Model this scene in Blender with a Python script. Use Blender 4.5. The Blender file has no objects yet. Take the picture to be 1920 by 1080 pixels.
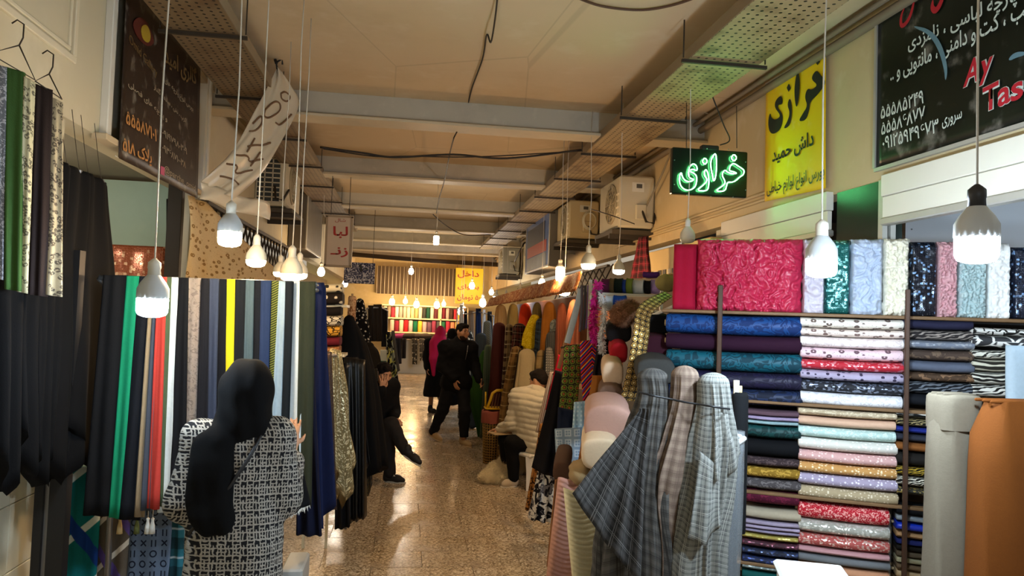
import bpy, math, random
import numpy as np
from mathutils import Vector, Matrix

SC = bpy.context.scene
COL = SC.collection
PI = math.pi
random.seed(7)

# ------------------------------------------------------------------ camera
F_PX = 1387.0                      # focal length in pixels of the 1920 wide frame
CAM_H = 1.8
YAW, PITCH, ROLL = math.radians(8.0), math.radians(2.35), 0.035
_fw = Vector((math.sin(YAW)*math.cos(PITCH), math.cos(YAW)*math.cos(PITCH), math.sin(PITCH)))
_r0 = Vector((math.cos(YAW), -math.sin(YAW), 0))
_u0 = _r0.cross(_fw)
_rt = _r0*math.cos(ROLL) + _u0*math.sin(ROLL)
_up = _u0*math.cos(ROLL) - _r0*math.sin(ROLL)
CAM = Vector((0, 0, CAM_H))
cd = bpy.data.cameras.new('camera')
cam = bpy.data.objects.new('camera', cd)
COL.objects.link(cam)
cam.matrix_world = Matrix(((_rt.x, _up.x, -_fw.x, 0), (_rt.y, _up.y, -_fw.y, 0), (_rt.z, _up.z, -_fw.z, CAM_H), (0, 0, 0, 1)))
cd.sensor_fit = 'HORIZONTAL'; cd.sensor_width = 36.0
cd.lens = F_PX/1920*36.0
cd.clip_start = 0.05; cd.clip_end = 200
SC.camera = cam

# ------------------------------------------------------------------ world, exposure
W = bpy.data.worlds.new('world'); SC.world = W
W.use_nodes = True
W.node_tree.nodes['Background'].inputs[0].default_value = (1.0, 0.86, 0.66, 1)
W.node_tree.nodes['Background'].inputs[1].default_value = 0.14
SC.view_settings.view_transform = 'Standard'
SC.view_settings.look = 'None'
SC.view_settings.gamma = 1
SC.view_settings.use_curve_mapping = False
SC.view_settings.exposure = 1.72
LAMP_GAIN = 1.0

# ------------------------------------------------------------------ pixel helpers: where a sight line meets a plane of the place
def ray(px, py):
    return _fw + _rt*((px-960)/F_PX) - _up*((py-540)/F_PX)
def atY(px, py, Y):
    d = ray(px, py); return CAM + d*(Y/d.y)
def atX(px, py, X):
    d = ray(px, py); return CAM + d*(X/d.x)
def atZ(px, py, Z):
    d = ray(px, py); return CAM + d*((Z-CAM_H)/d.z)
def atPlane(px, py, p0, n):
    d = ray(px, py); return CAM + d*((Vector(p0)-CAM).dot(n)/d.dot(n))

# ------------------------------------------------------------------ mesh builder
class MB:
    def __init__(s):
        s.v = []; s.f = []; s.uv = []
    def add(s, verts, faces, uvs=None):
        o = len(s.v)
        s.v.extend([tuple(p) for p in verts])
        for k, f in enumerate(faces):
            s.f.append(tuple(i+o for i in f))
            s.uv.append([(0.0, 0.0)]*len(f) if uvs is None else uvs[k])
        return s
    def box(s, c, d, M=None, bev=0.0):
        c = Vector(c); hx, hy, hz = d[0]/2, d[1]/2, d[2]/2
        if bev <= 0:
            P = [Vector((x*hx, y*hy, z*hz)) for z in (-1, 1) for x, y in ((-1, -1), (1, -1), (1, 1), (-1, 1))]
            F = [(3, 2, 1, 0), (4, 5, 6, 7), (0, 1, 5, 4), (1, 2, 6, 5), (2, 3, 7, 6), (3, 0, 4, 7)]
        else:
            b = min(bev, hx*.95, hy*.95, hz*.95); P = []; F = []
            zs = [(-hz, b), (-hz+b, 0), (hz-b, 0), (hz, b)]
            for z, ins in zs:
                ax, ay = hx-ins, hy-ins
                cc = b if ins == 0 else b*.5
                for x, y in ((-ax+cc, -ay), (ax-cc, -ay), (ax, -ay+cc), (ax, ay-cc), (ax-cc, ay), (-ax+cc, ay), (-ax, ay-cc), (-ax, -ay+cc)):
                    P.append(Vector((x, y, z)))
            F.append(tuple(range(7, -1, -1))); F.append(tuple(range(24, 32)))
            for r in range(3):
                for i in range(8):
                    j = (i+1) % 8
                    F.append((r*8+i, r*8+j, r*8+8+j, r*8+8+i))
        uv = []
        for f in F:
            a, b2, c2 = P[f[0]], P[f[1]], P[f[2]]
            n = (b2-a).cross(c2-a)
            k = max(range(3), key=lambda i: abs(n[i]))
            ii = [(1, 2), (0, 2), (0, 1)][k]
            uv.append([(P[i][ii[0]], P[i][ii[1]]) for i in f])
        if M is not None: P = [M @ p for p in P]
        return s.add([p+c for p in P], F, uv)
    def loft(s, rings, closed=True, cap=True, capuv=True):
        n = len(rings[0]); o = len(s.v)
        rings = [[Vector(p) for p in r] for r in rings]
        V = [p for r in rings for p in r]
        per = [0.0]
        mid = rings[len(rings)//2]
        for i in range(n):
            per.append(per[-1]+(mid[(i+1) % n]-mid[i]).length)
        ln = [0.0]
        for k in range(1, len(rings)):
            ln.append(ln[-1]+sum((rings[k][i]-rings[k-1][i]).length for i in range(0, n, max(1, n//6)))/len(range(0, n, max(1, n//6))))
        F = []; U = []
        m = n if closed else n-1
        for k in range(len(rings)-1):
            for i in range(m):
                j = (i+1) % n
                F.append((k*n+i, k*n+j, k*n+n+j, k*n+n+i))
                U.append([(per[i], ln[k]), (per[i+1], ln[k]), (per[i+1], ln[k+1]), (per[i], ln[k+1])])
        if cap and closed:
            for k, rev in ((0, True), (len(rings)-1, False)):
                idx = [k*n+i for i in range(n)]
                if rev: idx.reverse()
                F.append(tuple(idx)); U.append([(per[i % n]*.3, ln[k]) for i in range(n)])
        return s.add(V, F, U)
    def tube(s, path, r, n=6, cap=True):
        path = [Vector(p) for p in path]
        rad = r if isinstance(r, (list, tuple)) else [r]*len(path)
        rings = []; prev = None
        for i, p in enumerate(path):
            t = (path[min(i+1, len(path)-1)]-path[max(i-1, 0)])
            if t.length < 1e-9: t = Vector((0, 0, 1))
            t.normalize()
            if prev is None:
                a = Vector((0, 0, 1)) if abs(t.z) < .9 else Vector((1, 0, 0))
                u = t.cross(a).normalized()
            else:
                u = (prev - t*prev.dot(t))
                u = u.normalized() if u.length > 1e-6 else t.orthogonal().normalized()
            prev = u; w = t.cross(u)
            rings.append([p + (u*math.cos(2*PI*k/n)+w*math.sin(2*PI*k/n))*rad[i] for k in range(n)])
        return s.loft(rings, True, cap)
    def lathe(s, prof, c=(0, 0, 0), n=16, M=None):
        rings = []
        for r, z in prof:
            ring = [Vector((r*math.cos(2*PI*k/n), r*math.sin(2*PI*k/n), z)) for k in range(n)]
            if M is not None: ring = [M @ p for p in ring]
            rings.append([p+Vector(c) for p in ring])
        return s.loft(rings)
    def grid(s, fn, nu, nv, uvfn=None):
        V = []; F = []; U = []
        for j in range(nv+1):
            for i in range(nu+1):
                V.append(fn(i/nu, j/nv))
        for j in range(nv):
            for i in range(nu):
                q = (j*(nu+1)+i, j*(nu+1)+i+1, (j+1)*(nu+1)+i+1, (j+1)*(nu+1)+i)
                F.append(q)
                cs = [(i/nu, j/nv), ((i+1)/nu, j/nv), ((i+1)/nu, (j+1)/nv), (i/nu, (j+1)/nv)]
                U.append([uvfn(*c) if uvfn else c for c in cs])
        return s.add(V, F, U)
    def build(s, name, mat, parent=None, smooth=True, ang=None):
        me = bpy.data.meshes.new(name)
        me.from_pydata(s.v, [], s.f)
        uvl = me.uv_layers.new(name='UVMap')
        flat = [c for f in s.uv for p in f for c in p]
        uvl.data.foreach_set('uv', flat)
        if smooth:
            me.polygons.foreach_set('use_smooth', [True]*len(me.polygons))
            if ang: me.set_sharp_from_angle(angle=math.radians(ang))
        me.materials.append(mat)
        me.update()
        return link(name, me, parent)
def link(name, data, parent=None):
    o = bpy.data.objects.new(name, data)
    COL.objects.link(o)
    if parent is not None: o.parent = parent
    return o
def tag(o, label, cat, group=None, kind=None):
    o['label'] = label; o['category'] = cat
    if group: o['group'] = group
    if kind: o['kind'] = kind
    return o
def empty(name, label, cat, group=None, loc=(0, 0, 0)):
    o = link(name, None); o.empty_display_size = .1
    o.location = loc
    return tag(o, label, cat, group)
def struct(o, label=None):
    o['kind'] = 'structure'
    if label: o['label'] = label
    return o
def solid(o, t, off=0):
    m = o.modifiers.new('thickness', 'SOLIDIFY'); m.thickness = t; m.offset = off
    return o

# ------------------------------------------------------------------ numeric noise and signed-distance modelling (bodies, clothes, fur)
def _hash(ix, iy, iz):
    h = (ix.astype(np.int64)*374761393 + iy.astype(np.int64)*668265263 + iz.astype(np.int64)*2147483647) & 0xffffffff
    h = ((h ^ (h >> 13))*1274126177) & 0xffffffff
    return ((h ^ (h >> 16)) & 0xffff)/65535.0
def vnoise(x, y, z):
    x, y, z = np.broadcast_arrays(np.asarray(x, float), np.asarray(y, float), np.asarray(z, float))
    ix, iy, iz = np.floor(x), np.floor(y), np.floor(z)
    fx, fy, fz = x-ix, y-iy, z-iz
    fx, fy, fz = [t*t*(3-2*t) for t in (fx, fy, fz)]
    r = 0
    for a in (0, 1):
        for b in (0, 1):
            for c in (0, 1):
                w = (fx if a else 1-fx)*(fy if b else 1-fy)*(fz if c else 1-fz)
                r = r + w*_hash(ix+a, iy+b, iz+c)
    return r*2-1
def n1(x, y=0., z=0.):
    return float(vnoise(x, y, z))

def d_cap(P, a, b, ra, rb):
    a = np.array(a, np.float32); b = np.array(b, np.float32)
    ba = b-a; L = float(ba@ba)+1e-12
    pa = [P[i]-a[i] for i in range(3)]
    t = np.clip((pa[0]*ba[0]+pa[1]*ba[1]+pa[2]*ba[2])/L, 0, 1)
    d = np.sqrt(sum((pa[i]-t*ba[i])**2 for i in range(3)))
    return d-(ra+(rb-ra)*t)
def d_ell(P, c, r, M=None):
    q = [P[i]-c[i] for i in range(3)]
    if M is not None:
        q = [sum(float(M[j][i])*q[j] for j in range(3)) for i in range(3)]
    k0 = np.sqrt(sum((q[i]/r[i])**2 for i in range(3)))+1e-6
    k1 = np.sqrt(sum((q[i]/(r[i]*r[i]))**2 for i in range(3)))+1e-6
    return k0*(k0-1)/k1
def d_box(P, c, h, r, M=None):
    q = [P[i]-c[i] for i in range(3)]
    if M is not None:
        q = [sum(float(M[j][i])*q[j] for j in range(3)) for i in range(3)]
    q = [np.abs(q[i])-(h[i]-r) for i in range(3)]
    out = np.sqrt(sum(np.maximum(t, 0)**2 for t in q))
    return out+np.minimum(np.maximum(q[0], np.maximum(q[1], q[2])), 0)-r
def smin(a, b, k):
    h = np.clip(.5+.5*(b-a)/k, 0, 1)
    return b*(1-h)+a*h-k*h*(1-h)
def field(P, prims, k=.03):
    d = None
    for p in prims:
        if p[0] == 'c': e = d_cap(P, *p[1:5]); kk = p[5] if len(p) > 5 else k
        elif p[0] == 'e': e = d_ell(P, p[1], p[2], p[3] if len(p) > 3 else None); kk = p[4] if len(p) > 4 else k
        else: e = d_box(P, p[1], p[2], p[3], p[4] if len(p) > 4 else None); kk = k
        d = e if d is None else smin(d, e, kk)
    return d
def sdf_object(name, prims, res, mat, parent=None, k=.03, post=None, uvfn=None, pad=.03):
    lo = np.array([1e9]*3); hi = -lo
    for p in prims:
        if p[0] == 'c': pts = [(np.array(p[1])-p[3], np.array(p[1])+p[3]), (np.array(p[2])-p[4], np.array(p[2])+p[4])]
        else:
            R = max(p[2]) if len(p) > 3 and p[0] == 'e' and p[3] is not None or p[0] == 'b' else None
            R = np.array(p[2]) if R is None else np.array([R*1.3]*3)
            pts = [(np.array(p[1])-R, np.array(p[1])+R)]
        for a, b in pts: lo = np.minimum(lo, a); hi = np.maximum(hi, b)
    lo -= pad; hi += pad
    n = np.ceil((hi-lo)/res).astype(int)+1
    ax = [(lo[i]+res*np.arange(n[i])).astype(np.float32) for i in range(3)]
    P = [ax[0][:, None, None], ax[1][None, :, None], ax[2][None, None, :]]
    d = field(P, prims, k)
    if post: d = post(P, d)
    d = np.broadcast_to(d, tuple(n)).astype(np.float32).copy()
    for i in range(3):
        sl = [slice(None)]*3
        for e in (0, -1):
            sl[i] = e; d[tuple(sl)] = np.maximum(d[tuple(sl)], res*.3)
    ins = d < 0
    c8 = [(a, b, c) for a in (0, 1) for b in (0, 1) for c in (0, 1)]
    sub = lambda A, o: A[o[0]:n[0]-1+o[0], o[1]:n[1]-1+o[1], o[2]:n[2]-1+o[2]]
    cnt = sum(sub(ins, o).astype(np.int8) for o in c8)
    act = (cnt > 0) & (cnt < 8)
    ci = np.argwhere(act)
    idx = -np.ones(act.shape, np.int64); idx[act] = np.arange(len(ci))
    acc = np.zeros((len(ci), 3)); num = np.zeros(len(ci))
    D = {o: sub(d, o)[act] for o in c8}
    for o in c8:
        for a in range(3):
            if o[a] == 0:
                q = list(o); q[a] = 1; q = tuple(q)
                d0, d1 = D[o], D[q]
                m = (d0 < 0) != (d1 < 0)
                t = np.where(m, d0/(d0-d1+1e-12), 0)
                pos = np.array(o, float)[None, :].repeat(len(ci), 0); pos[:, a] += t
                acc[m] += pos[m]; num[m] += 1
    V = lo+(ci+acc/np.maximum(num, 1)[:, None])*res
    quads = []
    for a in range(3):
        b, c = (a+1) % 3, (a+2) % 3
        s0 = [slice(None)]*3; s1 = [slice(None)]*3
        s0[a] = slice(0, -1); s1[a] = slice(1, None)
        s0[b] = s1[b] = slice(1, -1); s0[c] = s1[c] = slice(1, -1)
        m = ins[tuple(s0)] != ins[tuple(s1)]
        e = np.argwhere(m)
        if not len(e): continue
        flip = ins[tuple(s0)][m]
        e[:, b] += 1; e[:, c] += 1
        def cell(db, dc):
            q = e.copy(); q[:, b] -= db; q[:, c] -= dc
            return idx[q[:, 0], q[:, 1], q[:, 2]]
        q = np.stack([cell(1, 1), cell(0, 1), cell(0, 0), cell(1, 0)], 1)
        q[~flip] = q[~flip][:, ::-1]
        quads.append(q)
    Q = np.concatenate(quads); Q = Q[(Q >= 0).all(1)]
    me = bpy.data.meshes.new(name)
    me.vertices.add(len(V)); me.vertices.foreach_set('co', V.astype(np.float32).ravel())
    me.loops.add(len(Q)*4); me.loops.foreach_set('vertex_index', Q.astype(np.int32).ravel())
    me.polygons.add(len(Q)); me.polygons.foreach_set('loop_start', np.arange(0, len(Q)*4, 4, dtype=np.int32))
    try: me.polygons.foreach_set('loop_total', np.full(len(Q), 4, np.int32))
    except Exception: pass
    me.polygons.foreach_set('use_smooth', [True]*len(Q))
    me.update(calc_edges=True)
    uv = me.uv_layers.new(name='UVMap')
    if uvfn:
        UVv = uvfn(V)
        uv.data.foreach_set('uv', UVv[Q.ravel()].astype(np.float32).ravel())
    me.materials.append(mat)
    return link(name, me, parent)
# ------------------------------------------------------------------ materials
def lin(c):
    if isinstance(c, str):
        c = c.lstrip('#'); c = [int(c[i:i+2], 16)/255 for i in (0, 2, 4)]
    return tuple(((x/12.92) if x <= .04045 else ((x+.055)/1.055)**2.4) for x in c[:3])+(1.0,)
class NG:
    def __init__(s, name):
        s.m = bpy.data.materials.new(name); s.m.use_nodes = True
        s.t = s.m.node_tree; s.b = s.t.nodes['Principled BSDF']
    def n(s, typ, **kw):
        nd = s.t.nodes.new(typ)
        for k, v in kw.items(): setattr(nd, k, v)
        return nd
    def put(s, sock, v):
        if hasattr(v, 'is_linked') or isinstance(v, bpy.types.NodeSocket): s.t.links.new(v, sock)
        else: sock.default_value = v
    def mt(s, op, a, b=0.0, c=0.0):
        nd = s.n('ShaderNodeMath', operation=op)
        s.put(nd.inputs[0], a); s.put(nd.inputs[1], b)
        if len(nd.inputs) > 2: s.put(nd.inputs[2], c)
        return nd.outputs[0]
    def mix(s, f, a, b, blend='MIX'):
        nd = s.n('ShaderNodeMix', data_type='RGBA', blend_type=blend)
        s.put(nd.inputs[0], f); s.put(nd.inputs[6], a); s.put(nd.inputs[7], b)
        return nd.outputs[2]
    def co(s, kind='UV', scale=(1, 1, 1), rot=(0, 0, 0), loc=(0, 0, 0)):
        tc = s.n('ShaderNodeTexCoord'); mp = s.n('ShaderNodeMapping')
        s.t.links.new(tc.outputs[kind], mp.inputs[0])
        mp.inputs['Scale'].default_value = scale; mp.inputs['Rotation'].default_value = rot; mp.inputs['Location'].default_value = loc
        return mp.outputs[0]
    def noise(s, co, scale, detail=2, rough=.5, dist=0):
        nd = s.n('ShaderNodeTexNoise'); s.put(nd.inputs['Vector'], co)
        nd.inputs['Scale'].default_value = scale; nd.inputs['Detail'].default_value = detail
        nd.inputs['Roughness'].default_value = rough; nd.inputs['Distortion'].default_value = dist
        return nd.outputs
    def vor(s, co, scale, feature='F1', rnd=1.0):
        nd = s.n('ShaderNodeTexVoronoi', feature=feature); s.put(nd.inputs['Vector'], co)
        nd.inputs['Scale'].default_value = scale; nd.inputs['Randomness'].default_value = rnd
        return nd.outputs
    def step(s, v, lo, hi):
        nd = s.n('ShaderNodeMapRange', interpolation_type='SMOOTHSTEP')
        s.put(nd.inputs[0], v); nd.inputs[1].default_value = lo; nd.inputs[2].default_value = hi
        return nd.outputs[0]
    def xyz(s, v):
        nd = s.n('ShaderNodeSeparateXYZ'); s.put(nd.inputs[0], v); return nd.outputs
    def band(s, v, period, lo, hi, soft=.03):
        f = s.mt('FRACT', s.mt('DIVIDE', v, period))
        a = s.step(f, lo-soft, lo+soft); b = s.step(f, hi-soft, hi+soft)
        return s.mt('SUBTRACT', a, b)
    def bump(s, h, strength=.3, dist=.01):
        nd = s.n('ShaderNodeBump'); s.put(nd.inputs['Height'], h)
        nd.inputs['Strength'].default_value = strength; nd.inputs['Distance'].default_value = dist
        s.t.links.new(nd.outputs[0], s.b.inputs['Normal'])
    def out(s, color=None, rough=None, metal=None, spec=None):
        if color is not None: s.put(s.b.inputs['Base Color'], color)
        if rough is not None: s.put(s.b.inputs['Roughness'], rough)
        if metal is not None: s.put(s.b.inputs['Metallic'], metal)
        if spec is not None: s.put(s.b.inputs['Specular IOR Level'], spec)
        return s.m
_MC = {}
def paint(c, rough=.6, metal=0.0, var=.12, vs=3.0, spec=.4, bump=0.0, co='Object'):
    key = ('paint', c, rough, metal, var, vs, spec, bump, co)
    if key in _MC: return _MC[key]
    g = NG('paint'); a = lin(c)
    n = g.noise(g.co(co), vs, 4, .6)[0]
    dk = tuple(x*(1-var) for x in a[:3])+(1,); lt = tuple(min(1, x*(1+var)) for x in a[:3])+(1,)
    if bump: g.bump(g.noise(g.co(co), vs*12, 3)[0], bump, .004)
    _MC[key] = g.out(g.mix(n, dk, lt), rough, metal, spec)
    return _MC[key]
def glow(c, strength, base='#ffffff'):
    key = ('glow', c, strength)
    if key in _MC: return _MC[key]
    g = NG('lit_lamp')
    g.put(g.b.inputs['Emission Color'], lin(c)); g.b.inputs['Emission Strength'].default_value = strength
    _MC[key] = g.out(lin(base), .4)
    return _MC[key]
def glass(c='#ffffff', rough=.05, alpha=.25):
    key = ('glass', c, rough, alpha)
    if key in _MC: return _MC[key]
    g = NG('clear_film'); g.b.inputs['Alpha'].default_value = alpha
    _MC[key] = g.out(lin(c), rough, 0, .8)
    return _MC[key]

def fabric(kind, c1, c2='#ffffff', s=1.0, c3=None, rough=.85, bump=.25):
    """kind of print, colours, s = size of one repeat in metres"""
    key = (kind, c1, c2, s, c3, rough, bump)
    if key in _MC: return _MC[key]
    g = NG('fabric_'+kind); a, b = lin(c1), lin(c2)
    c = lin(c3) if c3 else None
    uv = g.co('UV'); x = g.xyz(uv); u, v = x[0], x[1]
    met = None; col = a; h = None; spec = .15
    f = 1.0/s
    if kind == 'plain': pass
    elif kind == 'satin': rough = .38; spec = .5
    elif kind == 'velvet':
        g.b.inputs['Sheen Weight'].default_value = .5; g.b.inputs['Sheen Tint'].default_value = a
    elif kind == 'dots':
        vo = g.vor(uv, f, rnd=.55)
        col = g.mix(g.step(vo[0], .34, .26), a, b)
    elif kind == 'bloom':
        vo = g.vor(uv, f, rnd=.7); d = vo[0]
        ring = g.mt('MULTIPLY', g.step(d, .40, .32), g.step(d, .08, .16))
        sm = g.step(g.vor(uv, f*3.3)[0], .2, .12)
        col = g.mix(g.mt('MAXIMUM', ring, g.mt('MULTIPLY', sm, .7)), a, b)
    elif kind == 'floral':
        n = g.noise(uv, f*1.2, 3, .6, 1.5)[0]
        col = g.mix(g.step(n, .52, .56), a, b)
        if c: col = g.mix(g.step(g.noise(uv, f*2.1, 2, .5, 1.)[0], .58, .62), col, c)
    elif kind == 'leaf':
        w = g.n('ShaderNodeTexWave'); g.put(w.inputs['Vector'], g.co('UV', (1, .6, 1), (0, 0, .6)))
        w.inputs['Scale'].default_value = f*.7; w.inputs['Distortion'].default_value = 9; w.inputs['Detail'].default_value = 1.5; w.inputs['Detail Scale'].default_value = 1.6
        col = g.mix(g.step(w.outputs[1], .5, .62), a, b)
    elif kind == 'zebra':
        w = g.n('ShaderNodeTexWave'); g.put(w.inputs['Vector'], uv)
        w.inputs['Scale'].default_value = f*.55; w.inputs['Distortion'].default_value = 6; w.inputs['Detail'].default_value = 1
        col = g.mix(g.step(w.outputs[1], .45, .55), a, b)
    elif kind == 'leopard':
        vo = g.vor(uv, f); d = vo[0]; n = g.noise(uv, f*2.5, 1)[0]
        ring = g.mt('MULTIPLY', g.step(d, .52, .44), g.step(d, .12, .2))
        ring = g.mt('MULTIPLY', ring, g.step(n, .38, .48))
        col = g.mix(ring, a, b)
        if c: col = g.mix(g.step(d, .2, .12), col, c)
    elif kind == 'giraffe':
        d = g.vor(uv, f, 'DISTANCE_TO_EDGE')[0]
        col = g.mix(g.step(d, .05, .09), a, b)
    elif kind == 'camo':
        n = g.noise(uv, f, 2, .5, .8)[0]; n2 = g.noise(g.co('UV', loc=(5, 3, 0)), f, 2, .5, .8)[0]
        col = g.mix(g.step(n, .49, .51), a, b)
        if c: col = g.mix(g.step(n2, .57, .59), col, c)
    elif kind == 'plaid':
        m1 = g.band(u, s, .1, .45, .02); m2 = g.band(v, s, .1, .45, .02)
        wv = g.mt('MULTIPLY', g.mt('ADD', m1, m2), .42)
        tw = g.band(g.mt('ADD', u, v), .006, .0, .5, .1)
        wv = g.mt('MULTIPLY', wv, g.mt('ADD', .62, g.mt('MULTIPLY', tw, .5)))
        col = g.mix(wv, a, b)
        if c:
            ln = g.mt('MAXIMUM', g.band(u, s, .72, .77, .008), g.band(v, s, .72, .77, .008))
            ln2 = g.mt('MAXIMUM', g.band(u, s, .86, .89, .008), g.band(v, s, .86, .89, .008))
            col = g.mix(g.mt('MULTIPLY', g.mt('MAXIMUM', ln, ln2), .8), col, c)
    elif kind == 'tartan':
        m1 = g.band(u, s, 0, .4, .01); m2 = g.band(v, s, 0, .4, .01)
        col = g.mix(g.mt('MULTIPLY', m1, .6), a, b); col = g.mix(g.mt('MULTIPLY', m2, .6), col, b)
        if c:
            ln = g.mt('MAXIMUM', g.band(u, s, .66, .73, .01), g.band(v, s, .66, .73, .01))
            col = g.mix(g.mt('MULTIPLY', ln, .55), col, c)
    elif kind == 'stripe':
        col = g.mix(g.band(u, s, .0, .5, .04), a, b)
        if c: col = g.mix(g.band(u, s, .7, .8, .02), col, c)
    elif kind == 'rows':
        col = g.mix(g.band(g.mt('ADD', v, g.mt('MULTIPLY', u, .5)), s, .0, .5, .08), a, b)
    elif kind == 'chevron':
        tri = g.mt('PINGPONG', u, s*1.5)
        q = g.mt('ADD', v, tri)
        fr = g.mt('FRACT', g.mt('DIVIDE', q, s*1.6))
        cr = g.n('ShaderNodeValToRGB'); cr.color_ramp.interpolation = 'CONSTANT'
        g.put(cr.inputs[0], fr)
        els = [(0, '#8f1220'), (.2, '#e0a010'), (.3, '#16307a'), (.48, '#c0182c'), (.62, '#111318'), (.75, '#d8501c'), (.85, '#243f8a')]
        cr.color_ramp.elements[0].color = lin(els[0][1]); cr.color_ramp.elements[1].position = els[1][0]; cr.color_ramp.elements[1].color = lin(els[1][1])
        for p, cc in els[2:]:
            e = cr.color_ramp.elements.new(p); e.color = lin(cc)
        col = cr.outputs[0]
    elif kind == 'glitter':
        vo = g.vor(uv, f); r = g.xyz(vo[1])[0]
        m = g.step(r, .68, .74)
        col = g.mix(m, a, b); rough = g.mt('SUBTRACT', .75, g.mt('MULTIPLY', m, .5)); met = g.mt('MULTIPLY', m, .5); spec = .5
        h = r
    elif kind == 'sequin':
        vo = g.vor(uv, f, rnd=.4); r = g.xyz(vo[1])
        col = g.mix(g.step(r[0], .80, .92), a, b); rough = .22; spec = .8  # random bright cells paint the sparkle into the sequin colour
        h = g.mt('ADD', g.mt('MULTIPLY', r[1], 1.4), g.step(vo[0], .5, .3)); bump = .9; met = .35
    elif kind == 'damask':
        nn = g.noise(uv, f*.7, 1, .5, 1.0)[0]
        m = g.step(g.mt('SINE', g.mt('MULTIPLY', nn, 32.0)), -.1, .3); col = g.mix(m, a, b); rough = g.mt('SUBTRACT', .75, g.mt('MULTIPLY', m, .25)); spec = .3
    elif kind == 'rib':
        h = g.mt('SINE', g.mt('MULTIPLY', v, 2*PI/s)); bump = .5
    elif kind == 'squares':
        fu = g.band(u, s, .14, .86, .02); fv = g.band(v, s, .14, .86, .02)
        gu = g.band(u, s, .27, .73, .02); gv = g.band(v, s, .27, .73, .02)
        hu = g.band(u, s, .46, .54, .02); hv = g.band(v, s, .46, .54, .02)
        box = g.mt('MULTIPLY', fu, fv)
        hole = g.mt('MULTIPLY', gu, gv)
        m = g.mt('SUBTRACT', box, g.mt('MULTIPLY', hole, g.mt('SUBTRACT', 1.0, g.mt('MAXIMUM', hu, hv))))
        col = g.mix(g.mt('MULTIPLY', m, .7), a, b)
    elif kind == 'tweed':
        cell = s
        br = lambda w, per, lo, hi: g.band(w, per, lo, hi, .04)
        n = g.noise(uv, 60, 2)[0]
        uu = g.mt('ADD', u, g.mt('MULTIPLY', g.mt('SUBTRACT', n, .5), cell*.5))
        vv = g.mt('ADD', v, g.mt('MULTIPLY', g.mt('SUBTRACT', n, .5), cell*.5))
        L1 = br(uu, cell, .0, .2); L2 = br(vv, cell, .0, .22)
        L3 = g.mt('MULTIPLY', br(uu, cell, .45, .65), br(vv, cell*2, .1, .75)); L4 = g.mt('MULTIPLY', br(vv, cell, .5, .68), br(uu, cell*2, .5, 1.0))
        m = g.mt('MAXIMUM', g.mt('MAXIMUM', L1, L2), g.mt('MAXIMUM', L3, L4))
        m = g.mt('MULTIPLY', m, g.mt('ADD', .55, g.mt('MULTIPLY', g.noise(uv, 120, 2)[0], .8)))
        col = g.mix(m, a, b); h = m; bump = .6
    elif kind == 'medal':
        fu = g.mt('SUBTRACT', g.mt('FRACT', g.mt('DIVIDE', u, s)), .5); fv = g.mt('SUBTRACT', g.mt('FRACT', g.mt('DIVIDE', v, s)), .5)
        d = g.mt('SQRT', g.mt('ADD', g.mt('MULTIPLY', fu, fu), g.mt('MULTIPLY', fv, fv)))
        ring = g.mt('MULTIPLY', g.step(d, .44, .40), g.step(d, .26, .30)); core = g.step(d, .20, .16)
        vo = g.step(g.vor(uv, f*6)[0], .45, .3)
        m = g.mt('MAXIMUM', g.mt('MAXIMUM', ring, core), g.mt('MULTIPLY', vo, .8))
        col = g.mix(m, a, b); rough = g.mt('SUBTRACT', .8, g.mt('MULTIPLY', m, .4)); met = g.mt('MULTIPLY', m, .5); h = m; bump = .7; spec = .4
        if c: col = g.mix(g.mt('MULTIPLY', g.step(d, .2, .16), .9), col, c)
    elif kind == 'marks':
        fu = g.mt('FRACT', g.mt('DIVIDE', u, s)); fv = g.mt('FRACT', g.mt('DIVIDE', v, s))
        wn = g.n('ShaderNodeTexWhiteNoise', noise_dimensions='2D')
        cb = g.n('ShaderNodeCombineXYZ'); g.put(cb.inputs[0], g.mt('FLOOR', g.mt('DIVIDE', u, s))); g.put(cb.inputs[1], g.mt('FLOOR', g.mt('DIVIDE', v, s)))
        g.put(wn.inputs['Vector'], cb.outputs[0]); r = wn.outputs[0]
        du = g.mt('ABSOLUTE', g.mt('SUBTRACT', fu, .5)); dv = g.mt('ABSOLUTE', g.mt('SUBTRACT', fv, .5))
        dd = g.mt('SQRT', g.mt('ADD', g.mt('MULTIPLY', du, du), g.mt('MULTIPLY', dv, dv)))
        ring = g.mt('MULTIPLY', g.step(dd, .36, .33), g.step(dd, .2, .23))
        cross = g.mt('MULTIPLY', g.step(g.mt('ABSOLUTE', g.mt('SUBTRACT', du, dv)), .12, .08), g.step(dd, .4, .37))
        bars = g.mt('MULTIPLY', g.mt('MAXIMUM', g.band(u, s, .25, .38, .02), g.band(u, s, .62, .75, .02)), g.step(dv, .34, .31))
        m = g.mix(g.step(r, .33, .34), ring, cross); m = g.mix(g.step(r, .66, .67), m, bars)
        col = g.mix(m, a, b)
    elif kind == 'band':      # broad crossing colour bars on a plain ground
        p = g.mt('ADD', g.mt('MULTIPLY', u, .8), v); q = g.mt('SUBTRACT', v, g.mt('MULTIPLY', u, 1.1))
        col = g.mix(g.band(p, s, .2, .34, .01), a, b)
        if c: col = g.mix(g.band(q, s*1.3, .5, .72, .01), col, c)
    elif kind == 'mesh':
        col = g.mix(g.mt('MULTIPLY', g.band(u, s, 0, .45, .05), g.band(v, s, 0, .45, .05)), a, b)
    elif kind == 'fur':
        n = g.noise(uv, 90, 3)[0]; col = g.mix(n, a, b); h = n; bump = .8
    # cloth grain over any print
    fine = g.noise(uv, 55, 3, .6)[0]
    big = g.noise(g.co('Object'), 4, 2)[0]
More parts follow.
